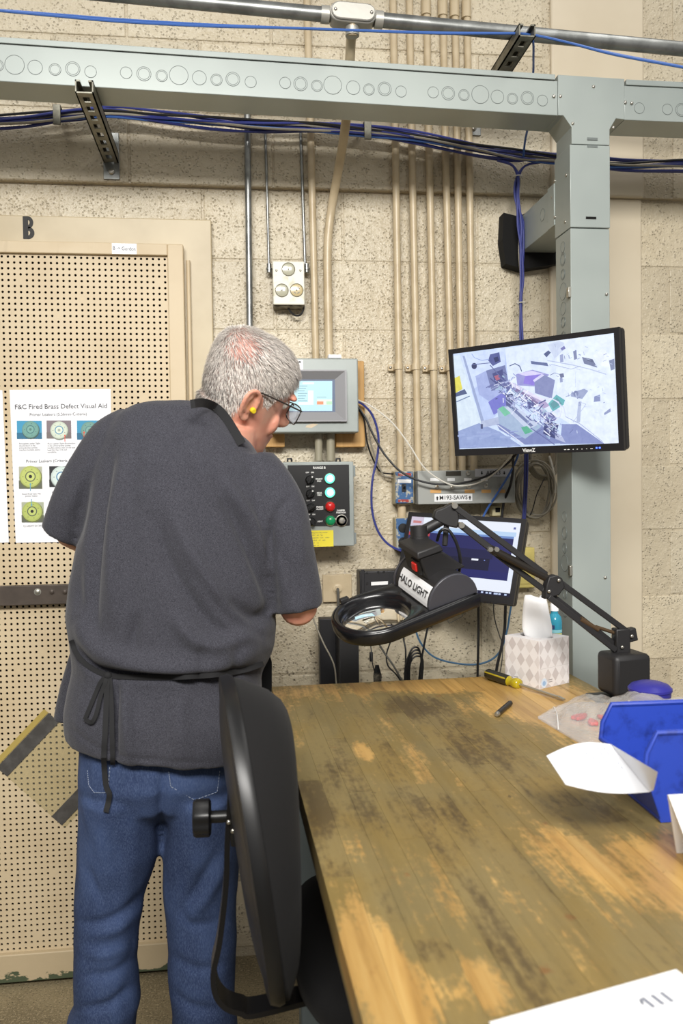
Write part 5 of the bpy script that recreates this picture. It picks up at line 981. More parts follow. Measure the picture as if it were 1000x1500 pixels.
# arms
b = MB(); c_ = LP(909, 938); b.obox(c_, (1,0,0), (0,1,0), (0,0,1), .017, .014, .028); b.obox(LP(921, 930), (1,0,.2), (0,1,0), (-.2,0,1), .015, .011, .015); b.build('base_pivot', m_lampm, ml, bevel=.003)
dy = npv(0, .012, 0)
def armbar(name, p0, p1, w_=.009, h_=.013, mat=m_lampm, par=None): b = MB(); b.bar(p0, p1, w_, h_); return b.build(name, mat, par or ml, bevel=.0015)
armbar('lower_arm', LP(812, 848)-dy*.6, LP(921, 928)-dy*.6); armbar('lower_arm', LP(795, 862)+dy*.3, LP(905, 948)+dy*.3); armbar('lower_arm', LP(800, 873)-dy*1.1, LP(898, 951)-dy*1.1)
b = MB(); b.cyl(LP(846, 905)-dy*1.2, LP(872, 921)-dy*1.2, .0062, .005, 10); b.cyl(LP(872, 918), LP(912, 931), .0042, n=10); b.build('spring', M('bronze_spring', rgb(104, 84, 62), .4, .6), ml, smooth=True)
b = MB(); c_ = LP(808, 857); b.prism([(-.022, -.03), (.012, -.022), (.026, -.004), (.02, .016), (.006, .024), (-.012, .02), (-.018, 0)], c_+npv(0, .012, 0), (1,0,-.0), (0,0,1), .026); b.build('elbow_bracket', m_lampm, ml, bevel=.003)
for x_, y_ in ((814, 849), (800, 865), (920, 930), (906, 946)): screw(ml, LP(x_, y_)+npv(0, -.017, 0), s=1.0)
armbar('upper_arm', LP(662, 741)-dy*.8, LP(797, 841)-dy*.8); armbar('upper_arm', LP(672, 768)-dy*.6, LP(727, 811)-dy*.6, .009, .014); armbar('upper_arm', LP(720, 806)+dy*.6, LP(800, 866)+dy*.6)
b = MB(); b.cyl(LP(716, 803)-dy*.6, LP(797, 845)-dy*.6, .0085, .0095, 14); b.build('spring_tube', M('dark_tube', rgb(52, 48, 44), .35, .5), ml, smooth=True)
for x_, y_ in ((662.5, 740.5), (672.5, 769)): b = MB(); b.cyl(LP(x_, y_)+npv(0,-.022,0), LP(x_, y_)+npv(0,.006,0), .0065, n=12); b.build('pivot_pin', m_screw, ml, smooth=True)
for x_ in (715, 724): b = MB(); b.cyl(LP(x_, 804)+npv(0,-.019,.0), LP(x_, 804)+npv(0,-.004,0), .0055, n=10); b.build('pivot_pin', m_screw, ml, smooth=True)
b = MB(); b.prism([(0, .004), (.012, .0), (.016, -.03), (.012, -.052), (-.008, -.048), (-.03, -.038), (-.042, -.028), (-.036, -.012), (-.018, -.006)], LP(660, 739)+npv(0, .012, 0), (1,0,0), (0,0,1), .024); b.bar(LP(653, 777)+npv(.002,.0,.02), LP(651, 800), .008, .012); b.build('yoke', m_lampm, ml, bevel=.003)
b = MB(); b.cyl(LP(646, 763), LP(613, 781), .011, .0125, 16); b.build('neck_tube', m_lampm, ml, smooth=True)
b = MB(); nb = LP(614, 793); b.cyl(nb, LP(613, 770), .0195, n=20); b.lathe(nb+npv(0,0,.002), (0,0,1), [(.0215, 0), (.0215, .008), (.0195, .009)], 20); b.build('swivel', m_lampm, ml, smooth=True)
b = MB(); b.tube(smooth_curve([LP(640, 792), LP(645, 778, 1.81), LP(656, 776, 1.805), LP(668, 795, 1.805), LP(674, 820, 1.81), LP(672, 840, 1.83)], 6), .0035, 8); b.build('power_lead', m_blk, ml, smooth=True)
# head frame
al, be, ya = R(15.5), R(16.0), R(14.0); hax = npv(math.cos(al)*math.cos(ya), math.cos(al)*math.sin(ya), math.sin(al)); hw0 = npv(-math.sin(ya)*math.cos(be), math.cos(ya)*math.cos(be), math.sin(be)); hwv = nrm(hw0-hax*np.dot(hw0, hax)); hn = np.cross(hax, hwv)
HC = LP(549, 897, 1.80)                      # lens centre
H = lambda a, w_, h_: HC + (hax*a + hwv*w_ + hn*h_)*.95
ro, ri, Lr = .101, .076, .222
na = 64; ang = [2*math.pi*k/na for k in range(na)]
def outl(k, f_=1.0):
    t = ang[k]; c_, s_ = math.cos(t), math.sin(t); rr = ro*f_
    if c_ <= 0: return rr*c_, rr*s_
    hwid = rr*.93; L2 = Lr+(f_-1)*.1
    # ray against the straight-sided extension
    ex = L2/c_ if c_ > 1e-6 else 1e9; ey = (rr-(rr-hwid)*min(1, (rr*abs(c_/max(abs(s_), 1e-6)))/L2))/abs(s_) if abs(s_) > 1e-6 else 1e9
    d_ = min(ex, ey); return d_*c_, d_*s_
def oring(f_, h_): return [H(*outl(k, f_), h_) for k in range(na)]
def cring(r_, h_): return [H(r_*math.cos(t), r_*math.sin(t), h_) for t in ang]
b = MB(); b.loft([cring(ri, -.030), oring(.90, -.030), oring(.96, -.028), oring(.985, -.02), oring(1.0, -.004), oring(.985, .002), oring(.95, .004), oring(.93, .0015), oring(.91, .0045), oring(.88, .0055), cring(ri+.008, .0035), cring(ri+.003, -.004), cring(ri, -.012), cring(ri, -.030)], caps=False); shade = b.build('lamp_shade', m_lamp, ml, smooth=True, angle=55)
n = NT('lens_glass'); n.set(Roughness=.02, IOR=1.25, Transmission_Weight=1.0); n.b.inputs['Base Color'].default_value = (.80, .93, .90, 1); m_glass = n.m
b = MB(); b.loft([cring(1e-4, -.010), cring(ri*.5, -.0115), cring(ri*.99, -.018), cring(ri*.99, -.021), cring(ri*.5, -.0275), cring(1e-4, -.029)], caps=False); b.build('magnifying_lens', m_glass, ml, smooth=True, angle=60)
b = MB(); b.obox(H(-.035, .088, .008), hax, hwv, hn, .010, .006, .005); b.build('shade_latch', m_lampm, ml, bevel=.001)
# cowl (half drum across the rear of the shade) with flat grey cheeks
def drum(rad, w0, w1, cx_=.158, n_=18, base=.004): 
    prof = [(cx_+rad*math.cos(t), base+rad*1.02*math.sin(t)) for t in [math.pi*k/n_ for k in range(n_+1)]]
    return [[H(a, w_, h_) for a, h_ in prof] for w_ in (w0, w1)]
b = MB(); b.loft(drum(.0625, -.075, .078)); b.build('cowl', m_lampm, ml, smooth=True)
b = MB(); b.loft(drum(.064, -.083, -.0755)); b.build('cowl_cheek', m_grey_d, ml, smooth=True, bevel=.002); b = MB(); b.loft(drum(.064, .0785, .085)); b.build('cowl_cheek', m_grey_d, ml, smooth=True)
# label wrapped on the drum's front
def dpt(th, w_, r_=.0634): return H(.158+r_*math.cos(th), w_, .004+r_*1.02*math.sin(th))
b = MB(); t0, t1 = R(176), R(132)
rows_ = [[dpt(t0+(t1-t0)*k/6, w_) for w_ in (.060, -.0738)] for k in range(7)]
for k in range(6): b.quad(rows_[k][0], rows_[k][1], rows_[k+1][1], rows_[k+1][0])
lb = b.build('name_label', m_lab, ml, smooth=True, label='white label reading HALO LIGHT')
tm = R(153); tg_ = nrm(dpt(tm-.05, 0)-dpt(tm+.05, 0)); text(lb, 'HALO LIGHT', dpt(tm, -.005, .0652), -hwv, tg_, .022, m_inkb, bold=.0004, stretch=.98)
# neck housing with red rocker
def hq(a0, a1, w0, w1, h_): return [H(a0, w0, h_), H(a1, w0, h_), H(a1, w1, h_), H(a0, w1, h_)]
b = MB(); b.loft([hq(.121, .222, -.045, .055, .054), hq(.120, .214, -.043, .052, .060), hq(.112, .180, -.040, .046, .098), hq(.110, .165, -.040, .046, .112)]); b.build('neck_housing', m_lampm, ml, bevel=.004)
b = MB(); b.loft([hq(.102, .170, -.045, .050, .1125), hq(.106, .165, -.040, .045, .128)]); b.build('neck_cap', m_lampm, ml, bevel=.003)
b = MB(); b.loft([[H(.1075, w_, h_) for w_, h_ in ((-.030, .068), (.0, .068), (.0, .100), (-.030, .100))], [H(.115, w_, h_) for w_, h_ in ((-.032, .066), (.002, .066), (.002, .102), (-.032, .102))]]); rk = b.build('switch_plate', m_lamp, ml)
b = MB(); b.loft([[H(.1035, w_, h_) for w_, h_ in ((-.024, .075), (-.006, .075), (-.006, .093), (-.024, .093))], [H(.109, w_, h_) for w_, h_ in ((-.025, .074), (-.005, .074), (-.005, .094), (-.025, .094))]]); b.build('rocker', M('red_rocker', rgb(196, 40, 34), .3), rk, bevel=.001)
# ================================================================ THINGS ON THE BENCH
# tissue box
zs = lambda z: 1.4-(1.4-z)*(1.4-TZ)/.52
tb0 = PZ(790, 1010, TZ); tr_ = nrm(npv(.101, .057, 0)); tl_ = npv(-tr_[1], tr_[0], 0); S_ = .108; Hh = .115
tb = thing('tissue_box', 'white cube tissue box with pale taupe diamond pattern beside the grey column', 'tissue box', tb0+(tr_+tl_)*S_/2)
m_card = M('white_card', rgb(228, 224, 224), .6); b = MB(); cc_ = tb0+(tr_+tl_)*S_/2
B3 = lambda a, c_, h_: tb0+tr_*a+tl_*c_+npv(0, 0, h_)
b.add([B3(0,0,.0005), B3(S_,0,.0005), B3(S_,S_,.0005), B3(0,S_,.0005), B3(0,0,Hh), B3(S_,0,Hh), B3(S_,S_,Hh), B3(0,S_,Hh)], [(0,3,2,1), (0,1,5,4), (1,2,6,5), (2,3,7,6), (3,0,4,7)])
oval = [(S_/2+.030*math.cos(t), S_/2+.046*math.sin(t)) for t in [math.pi/4+2*math.pi*k/32 for k in range(32)]]; sq = [(0+S_/2+max(-1, min(1, 1.42*math.cos(t)))*S_/2, S_/2+max(-1, min(1, 1.42*math.sin(t)))*S_/2) for t in [math.pi/4+2*math.pi*k/32 for k in range(32)]]
b.loft([[B3(*p_, Hh) for p_ in sq], [B3(*p_, Hh) for p_ in oval], [B3(*p_, Hh-.004) for p_ in oval]], caps=False); b.build('carton', m_card, tb)
b = MB(); dc = [rgb(206, 199, 198), rgb(199, 191, 190), rgb(214, 208, 207)]
def clipd(cu, cv, ru, rv): 
    pts = [(cu-ru, cv), (cu, cv-rv), (cu+ru, cv), (cu, cv+rv)]; return [(min(max(u_, 0), S_), min(max(v_, 0), Hh)) for u_, v_ in pts]
for face in (0, 1):
    for r_ in range(4):
        for k in range(5):
            cu = (k+.12)*S_/4+ (0 if r_ % 2 == 0 else 0); cv = Hh-.017-r_*.0345
            P_ = clipd(cu, cv, .0125, .0165); c_ = dc[(k+r_+face) % 3]
            if face == 0: b.poly([B3(u_, -.0003, v_) for u_, v_ in P_], col=c_)
            else: b.poly([B3(-.0003, u_, v_) for u_, v_ in P_][::-1], col=c_)
b.poly([B3(.016+.011*math.cos(t), -.0004, .013+.011*math.sin(t)) for t in [2*math.pi*k/20 for k in range(20)]], col=rgb(206, 220, 238)); b.poly([B3(.016+.006*math.cos(t), -.0005, .012+.006*math.sin(t)) for t in [2*math.pi*k/12 for k in range(12)]], col=rgb(150, 182, 220))
for z_ in (.017, .012): b.poly([B3(.032, -.0004, z_), B3(.046, -.0004, z_), B3(.046, -.0004, z_+.0018), B3(.032, -.0004, z_+.0018)], col=rgb(150, 146, 146)); b.poly([B3(-.0004, .080, z_), B3(-.0004, .066, z_), B3(-.0004, .066, z_+.0018), B3(-.0004, .080, z_+.0018)], col=rgb(150, 146, 146))
b.poly([B3(0, -.0004, .047), B3(S_, -.0004, .047), B3(S_, -.0004, .0475), B3(0, -.0004, .0475)], col=rgb(186, 182, 182)); b.build('printed_diamonds', m_print, tb)
m_tis = NT('tissue_paper'); n = m_tis; n.b.inputs['Base Color'].default_value = rgb(246, 246, 247); n.set(Roughness=.9, Subsurface_Weight=.0); n.normal(n.bump(n.noise(n.map(n.pos(), (60, 60, 8)), 1, 3), .3, .003)); m_tis = n.m
ti = MB(); mid = B3(S_/2, S_/2, 0); rings = []; ud = nrm(npv(*_r0)); vd = npv(*_f); vd[2] = 0; vd = nrm(vd)
for h_, hwL, hwR, dp_ in ((Hh-.02, .022, .026, .010), (Hh, .034, .033, .012), (Hh+.02, .040, .034, .014), (Hh+.05, .039, .028, .014), (Hh+.08, .036, .022, .012), (Hh+.092, .034, .018, .009), (Hh+.096, .032, .016, .005), (Hh+.0965, .02, .01, .002)):
    ring_ = []
    for k in range(40):
        t = 2*math.pi*k/40; cx_ = math.cos(t); x_ = (hwR if cx_ > 0 else hwL)*cx_; f_ = 1+.35*math.sin(3*t+h_*30)*abs(math.sin(t))
        ring_.append(mid+ud*(x_+.004)+vd*(dp_*math.sin(t)*f_)+npv(0, 0, h_+.004*math.sin(2*t+1)*(h_ > Hh+.06)))
    rings.append(ring_)
ti.loft(rings); tag(ti.build('tissue', m_tis, smooth=True, org=mid+npv(0,0,Hh-.02), angle=80), 'white tissue pulled up out of the diamond-pattern box', 'tissue')
# hand sanitiser
bo = npv(.7905, 2.062, TZ); sb_ = thing('sanitizer_bottle', 'clear blue gel bottle with white cap behind the tissue box', 'bottle', bo)
n = NT('blue_gel'); n.b.inputs['Base Color'].default_value = rgb(70, 176, 206); n.set(Roughness=.12, Transmission_Weight=.35, IOR=1.35); m_gel = n.m
b = MB(); b.lathe(bo, (0,0,1), [(.016, .0005), (.0182, .004), (.0185, .14), (.016, .152), (.009, .160), (.009, .166)], 28); b.build('bottle_body', m_gel, sb_, smooth=True)
b = MB(); b.lathe(bo, (0,0,1), [(.0105, .1662), (.0105, .182), (.008, .188), (.004, .19), (0, .19)], 20); b.build('cap', m_paper, sb_, smooth=True)
def wraplab(z0_, z1_, a0_, a1_, mat, name, par, r_=.0188):
    b = MB(); k_ = 10; rr = [[bo+npv(r_*math.cos(a0_+(a1_-a0_)*i/k_), r_*math.sin(a0_+(a1_-a0_)*i/k_), z_) for z_ in (z0_, z1_)] for i in range(k_+1)]
    for i in range(k_): b.quad(rr[i][0], rr[i+1][0], rr[i+1][1], rr[i][1])
    return b.build(name, mat, par, smooth=True)
wraplab(.07, .112, R(-160), R(-40), M('pale_yellow_label', rgb(214, 214, 132), .5), 'front_label', sb_); wraplab(.122, .132, R(-150), R(-110), M('navy_print', rgb(40, 62, 110), .5), 'label_band', sb_); wraplab(.113, .120, R(-165), R(-35), M('cyan_print', rgb(150, 214, 226), .5), 'label_band', sb_)
# screwdriver
s0 = npv(*PZ(699, 984, TZ+.015)); s1 = npv(*PZ(826, 1024.5, TZ+.004)); s0 = npv(.612, 2.058, TZ+.0152); d_ = nrm(s1-s0); Ls = np.linalg.norm(s1-s0)
sd = thing('screwdriver', 'long screwdriver with yellow and black fluted handle in front of the tissue box', 'screwdriver', (s0+s1)/2-npv(0,0,.012))
n = NT('amber_handle'); n.b.inputs['Base Color'].default_value = rgb(168, 150, 24); n.set(Roughness=.15, Coat_Weight=.4); m_amb = n.m
na_ = 36; ux_ = nrm(np.cross(d_, (0,0,1))); uy_ = np.cross(ux_, d_)
def hring(t_, r_, fl): return [s0+d_*t_+(ux_*math.cos(a)+uy_*math.sin(a))*r_*(1-fl*(.5+.5*math.cos(6*a))) for a in [2*math.pi*k/na_ for k in range(na_)]]
b = MB(); b.loft([hring(0, .006, 0), hring(.003, .0115, .05), hring(.008, .0138, .14), hring(.075, .0138, .14), hring(.082, .0132, .05)]); b.build('handle', M('black_handle', rgb(40, 38, 26), .2), sd, smooth=True, angle=60)
b = MB(); b.loft([hring(.0822, .0125, 0), hring(.088, .0095, 0), hring(.096, .0105, 0), hring(.106, .0138, .03), hring(.116, .0125, .03), hring(.119, .006, 0)]); b.build('bolster', m_amb, sd, smooth=True, angle=60)
for k in range(3):
    a = R(30+60*(2*k)); b = MB(); pp = [s0+d_*t_+(ux_*math.cos(a)+uy_*math.sin(a))*r_ for t_, r_ in ((.004, .0112), (.01, .0132), (.07, .0132), (.079, .0125))]; b.tube(pp, .0022, 6); b.build('handle_stripe', m_amb, sd, smooth=True)
sh0 = s0+d_*.119; b = MB(); b.tube([sh0, s1-d_*.02], .0036, 10); sd_sh = b.build('shaft', m_screw, sd, smooth=True)
b = MB(); q_ = s1-d_*.02; b.loft([[q_+ux_*a*.0036+uy_*c_*.0036 for a, c_ in ((-1,-1),(1,-1),(1,1),(-1,1))], [s1+ux_*a*.0045+uy_*c_*.0008 for a, c_ in ((-1,-1),(1,-1),(1,1),(-1,1))]]); b.build('blade_tip', m_screw, sd)
# short black tube
p0 = npv(*PZ(727, 1047, TZ+.006)); p1 = npv(*PZ(747, 1030, TZ+.006)); p1[2] = p0[2] = TZ+.0062; d_ = nrm(p1-p0)
pn = thing('penlight', 'short black penlight with silver tip lying on the workbench', 'penlight', (p0+p1)/2-npv(0,0,.006)); b = MB(); b.tube([p0+d_*.008, p1], .0058, 14); b.build('barrel', m_plas, pn, smooth=True); b = MB(); b.lathe(p0+d_*.0085, -d_, [(.0058, 0), (.0056, .006), (.0035, .009), (0, .0092)], 14); b.build('tip', m_screw, pn, smooth=True); b = MB(); b.lathe(p1-d_*.012, d_, [(.0060, 0), (.0060, .0015)], 14, caps=False); b.build('ring', m_satin, pn, smooth=True)
# ---------------------------------------------------------------- blue bins
n = NT('blue_polypropylene'); p = n.pos(); c = n.mix(n.step(n.noise(p, 26, 5, .65), .48, .72, 0, .7), rgb(44, 70, 172), rgb(26, 38, 100)); n.color(c); n.set(Roughness=.36); n.normal(n.bump(n.noise(p, 60, 3), .06, .001)); m_bin = n.m
def bin_(name, label, o, ux_, L, Wd, Hb, lipz, group=None):
    """open stacking bin: front at o facing -ux, width along uy (away), length L"""
    ux_ = nrm(ux_); uy_ = npv(-ux_[1], ux_[0], 0); Q = lambda a, w_, h_: npv(*o)+ux_*a+uy_*w_+npv(0, 0, h_)
    t = thing(name, label, 'bin', Q(L/2, Wd/2, 0), group=group); th = .0035; tp = .006
    b = MB(); b.loft([[Q(.012, tp, .001), Q(L-tp, tp, .001), Q(L-tp, Wd-tp, .001), Q(.012, Wd-tp, .001)], [Q(.010, tp, .006), Q(L-tp, tp, .006), Q(L-tp, Wd-tp, .006), Q(.010, Wd-tp, .006)]]); b.build('base', m_bin, t)
    side = [(.012, .003), (L-.004, .003), (L, Hb), (.004, Hb), (-.010, Hb-.028), (-.014, lipz)]
    for w0, w1, nm in ((0, th, 'side_panel'), (Wd-th, Wd, 'side_panel')):
        b = MB(); r0 = [Q(a, w0+(tp if h_ < .01 and w0 == 0 else (-tp if h_ < .01 else 0)), h_) for a, h_ in side]; r1 = [Q(a, w1+(tp if h_ < .01 and w0 == 0 else (-tp if h_ < .01 else 0)), h_) for a, h_ in side]; b.loft([r0, r1]); b.build(nm, m_bin, t, bevel=.0012)
        ww = w0-.003 if w0 == 0 else w1+.003; b = MB(); b.tube([Q(-.013, ww if 0 else (w0+w1)/2, lipz), Q(-.010, (w0+w1)/2, Hb-.028), Q(.004, (w0+w1)/2, Hb), Q(L, (w0+w1)/2, Hb)], .0042, 8); b.build('rim', m_bin, t, smooth=True)
    b = MB(); b.loft([[Q(.012, tp, .003), Q(.012, Wd-tp, .003), Q(-.014, Wd-.001, lipz), Q(-.014, .001, lipz)], [Q(.0155, tp, .003), Q(.0155, Wd-tp, .003), Q(-.0105, Wd-.001, lipz), Q(-.0105, .001, lipz)]]); b.build('front_lip', m_bin, t, bevel=.001); b = MB(); b.tube([Q(-.0125, 0, lipz), Q(-.0125, Wd, lipz)], .0042, 8); b.build('rim', m_bin, t, smooth=True)
    b = MB(); b.loft([[Q(L-tp, tp, .003), Q(L-tp, Wd-tp, .003), Q(L, Wd, Hb), Q(L, 0, Hb)], [Q(L-tp-.0035, tp, .003), Q(L-tp-.0035, Wd-tp, .003), Q(L-.0035, Wd, Hb), Q(L-.0035, 0, Hb)]]); b.build('back_panel', m_bin, t, bevel=.001)
    b = MB(); b.obox(Q(.04, .012, .0025), ux_, uy_, (0,0,1), .008, .012, .0025); b.obox(Q(L-.05, .012, .0025), ux_, uy_, (0,0,1), .008, .012, .0025); b.build('stacking_foot', m_bin, t)
    return t
bin_('storage_bin', 'bright blue open-front plastic bin holding a curled paper', (.582, 1.137, TZ), (1, -.03, 0), .245, .162, .132, .077)
# folded paper curling out of the bin
def sheet(name, label, cat, edges, mat, nu=14, nv=10, thick=.0004, curl=None):
    (A_, B_, C2, D_) = [npv(*q_) for q_ in edges]; V = []; Fs = []
    for i in range(nu+1):
        for j in range(nv+1):
            u_, v_ = i/nu, j/nv; P_ = (A_*(1-u_)+B_*u_)*(1-v_)+(D_*(1-u_)+C2*u_)*v_
            if curl: P_ = P_ + npv(0, 0, curl(u_, v_))
            V.append(P_)
    nn = len(V); V += [p_-npv(0, 0, thick) for p_ in V]; st = nv+1
    for i in range(nu):
        for j in range(nv): a = i*st+j; Fs += [(a, a+st, a+st+1, a+1), (nn+a, nn+a+1, nn+a+st+1, nn+a+st)]
    for i in range(nu): a = i*st; Fs += [(a, nn+a, nn+a+st, a+st), (a+nv, a+nv+st, nn+a+nv+st, nn+a+nv)]
    for j in range(nv): a = j; b2 = nu*st+j; Fs += [(a, a+1, nn+a+1, nn+a), (b2, nn+b2, nn+b2+1, b2+1)]
    b = MB(); b.add(V, Fs); return b, V, st
A_ = PZ(800, 1107, zs(.990)); D_ = PZ(828, 1149, zs(.974)); B_ = PZ(894, 1090, zs(.995)); C2 = PZ(950, 1160, zs(.974))
b, V, st = sheet('x', '', '', (A_, B_, C2, D_), m_paper, curl=lambda u_, v_: .012*math.sin(math.pi*u_)*(1-v_)*.8-.006*math.sin(math.pi*u_)*v_)
pf = thing('paper_slip', 'curled white paper slip sticking out of the bright blue bin', 'paper', (A_+C2)/2); m_slip = M('thin_slip_paper', rgb(224, 225, 229), .6); b.build('slip', m_slip, pf, smooth=True)
b, V2, st2 = sheet('x', '', '', (B_+npv(.0005,0,0), PZ(963, 1131, zs(1.024)), PZ(957, 1157, zs(.980)), C2+npv(.0005,0,0)), m_paper, 6, 10); b.build('folded_flap', m_slip, pf, smooth=True)
b = MB()
for r_ in range(8):
    for s_ in range(5):
        u_ = .52+r_*.052; v0 = .12+s_*.09+.02*(r_ % 2); v1 = v0+.06; f_ = lambda uu, vv: (A_*(1-uu)+B_*uu)*(1-vv)+(D_*(1-uu)+C2*uu)*vv+npv(0, 0, .012*math.sin(math.pi*uu)*(1-vv)*.8-.006*math.sin(math.pi*uu)*vv+.0006)
        b.poly([f_(u_, v0), f_(u_+.008, v0), f_(u_+.008, v1), f_(u_, v1)], col=rgb(150, 156, 176))
b.build('faint_print', m_print, pf)
# rounded dark blue tub behind the bag
bt = npv(*PY(955, 1010, 1.64)); bt[2] = TZ; tub = thing('plastic_tub', 'rounded dark blue tub standing behind the clear bag at the bench edge', 'tub', (bt[0]-.005, 1.64, TZ))
m_tub = M('dark_blue_plastic', rgb(46, 44, 140), .4); o_ = npv(bt[0]-.005, 1.64, TZ)
b = MB(); b.lathe(o_, (0,0,1), [(.032, .0005), (.034, .004), (.041, .056), (.0415, .062), (.039, .063)], 36); b.build('tub_body', m_tub, tub, smooth=True)
b = MB(); b.lathe(o_, (0,0,1), [(.039, .0632), (.0435, .0632), (.0435, .068), (.037, .075), (.023, .080), (0, .082)], 36); b.build('lid', m_tub, tub, smooth=True)
# clear zip bag with red parts inside
n = NT('polythene'); tr = n.n('ShaderNodeBsdfTransparent'); tr.inputs[0].default_value = (.97, .97, .97, 1); mx = n.n('ShaderNodeMixShader'); lw = n.n('ShaderNodeLayerWeight'); lw.inputs[0].default_value = .45
n.l(n.step(lw.outputs['Facing'], 0, 1, .13, .5), mx.inputs[0]); n.b.inputs['Base Color'].default_value = rgb(226, 224, 222); n.set(Roughness=.12, Specular_IOR_Level=.8); n.l(tr.outputs[0], mx.inputs[1]); n.l(n.b.outputs[0], mx.inputs[2]); n.l(mx.outputs[0], n.t.nodes['Material Output'].inputs[0]); n.normal(n.bump(n.noise(n.pos(), 24, 3), .35, .006)); m_poly = n.m
back = [(787, 1050), (815, 1034), (850, 1026), (885, 1028), (915, 1046), (950, 1058), (990, 1064), (1030, 1066)]; front = [(789, 1052), (812, 1066), (836, 1080), (856, 1091), (876, 1088), (905, 1088), (960, 1100), (1020, 1110)]
NU, NV = 36, 16
def bagpt(u_, v_, top):
    i = u_*(len(back)-1); k = min(int(i), len(back)-2); f_ = i-k; lb_ = [back[k][m]*(1-f_)+back[k+1][m]*f_ for m in (0, 1)]; lf = [front[k][m]*(1-f_)+front[k+1][m]*f_ for m in (0, 1)]
    P0 = PZ(*lb_, TZ+.004); P1 = PZ(*lf, TZ+.004); P_ = P0*(1-v_)+P1*v_; e_ = (math.sin(math.pi*min(max(v_, 0), 1))**.6)*min(1, u_*4)*.9
    if top: P_ = P_ + npv(0, 0, e_*(.016+.066*min(1, max(0, (u_-.15)/.55))+.014*noise.noise((u_*7, v_*4, 3))+.008*noise.noise((u_*16, v_*9, 7))) + .0006)
    else: P_[2] = TZ+.0015
    P_[1] = max(P_[1], 1.31)
    return P_
bg = thing('plastic_bag', 'clear zip bag with small red parts inside lying behind the blue bin', 'bag', bagpt(.4, .5, False)-npv(0, 0, .0013))
b = MB(); V = [bagpt(i/NU, j/NV, True) for i in range(NU+1) for j in range(NV+1)]; b.add(V, [(i*(NV+1)+j, i*(NV+1)+j+1, (i+1)*(NV+1)+j+1, (i+1)*(NV+1)+j)[::-1] for i in range(NU) for j in range(NV)]); b.build('upper_film', m_poly, bg, smooth=True, angle=180)
b = MB(); V = [bagpt(i/NU, j/NV, False) for i in range(NU+1) for j in range(NV+1)]; b.add(V, [(i*(NV+1)+j, i*(NV+1)+j+1, (i+1)*(NV+1)+j+1, (i+1)*(NV+1)+j) for i in range(NU) for j in range(NV)]); b.build('lower_film', m_poly, bg, smooth=True, angle=180)
b = MB(); b.tube([bagpt(.115+.06*t/10, t/10, True)+npv(0, 0, .001) for t in range(1, 11)], .0014, 6); b.build('zip_seal', M('milky_plastic', rgb(226, 224, 222), .3), bg, smooth=True)
m_redp = M('red_plastic', rgb(206, 52, 58), .35)
for k, (x_, y_, s_, sh_, lab) in enumerate(((848, 1050, .022, 0, 'red plastic piece nearer the seal of the clear bag'), (868, 1058, .018, 1, 'red plastic piece under the fold of the clear bag'), (890, 1052, .020, 2, 'red plastic piece deep in the clear bag'))):
    q_ = PZ(x_, y_, TZ+.006); b = MB(); a = .6+k*.8; dx_ = npv(math.cos(a), math.sin(a), 0); dy_ = npv(-math.sin(a), math.cos(a), 0)
    b.prism([(s_*math.cos(t)*(1.0+.25*math.cos(3*t)), s_*.55*math.sin(t)) for t in [2*math.pi*i/18 for i in range(18)]], npv(q_[0], q_[1], TZ+.0025), dx_, dy_, .007); tag(b.build('red_part', m_redp, bevel=.002, org=npv(q_[0], q_[1], TZ+.0025)), lab, 'part', 'red parts in the clear bag')
# papers on the bench
q4 = [npv(*PZ(716, 1497, TZ+.0012)), npv(*PZ(932, 1436, TZ+.0012))]; e1 = q4[1]-q4[0]; dn = nrm(npv(e1[1], -e1[0], 0)); e1n = nrm(e1)
q4 = [q4[0], q4[0]+e1n*.2159, q4[0]+e1n*.2159+dn*.2794, q4[0]+dn*.2794]
b = MB(); b.add([*q4, *[p_-npv(0, 0, .0006) for p_ in q4]], [(3,2,1,0), (4,5,6,7), (0,1,5,4), (1,2,6,5), (2,3,7,6), (3,0,4,7)])
ps = tag(b.build('paper_sheet', m_paper, org=(q4[0]+q4[2])/2), 'white printed sheet lying flat on the stained tabletop', 'paper')
b = MB(); c_ = q4[0]+e1n*.150+dn*.025+npv(0,0,.0004)
for k in range(3): b.poly([c_+e1n*(.022*k*.5+u_)+dn*v_ for u_, v_ in ((0,0),(.004,0),(.004,.016),(0,.016))][::-1], col=rgb(120, 124, 138))
b.poly([c_+e1n*u_+dn*v_ for u_, v_ in ((-.006,.008),(-.002,.0),(0,.002),(-.004,.010))][::-1], col=rgb(90, 94, 110)); b.build('printed_mark', m_print, ps)
cd0 = npv(*PY(988, 1172, 1.0)); f0 = npv(*PY(1018, 1222, 1.0)); cdp = thing('folded_card', 'white folded card standing in front of the bright blue bin', 'paper', (f0[0]+.05, 1.0, TZ))
zt = cd0[2]; b = MB(); xl = f0[0]
b.loft([[npv(cd0[0], 1.015, zt), npv(cd0[0]+.14, 1.0, zt+.004), npv(cd0[0]+.14, 1.002, zt+.004), npv(cd0[0], 1.017, zt)], [npv(xl-.004, 0.985, TZ+.0005), npv(xl+.14, 0.97, TZ+.0005), npv(xl+.14, 0.972, TZ+.0005), npv(xl-.004, 0.987, TZ+.0005)]]); b.build('front_leaf', m_paper, cdp)
b = MB(); b.loft([[npv(cd0[0], 1.017, zt), npv(cd0[0]+.14, 1.002, zt+.004), npv(cd0[0]+.14, 1.004, zt+.004), npv(cd0[0], 1.019, zt)], [npv(xl, 1.045, TZ+.0005), npv(xl+.14, 1.03, TZ+.0005), npv(xl+.14, 1.032, TZ+.0005), npv(xl, 1.047, TZ+.0005)]]); b.build('rear_leaf', m_paper, cdp)
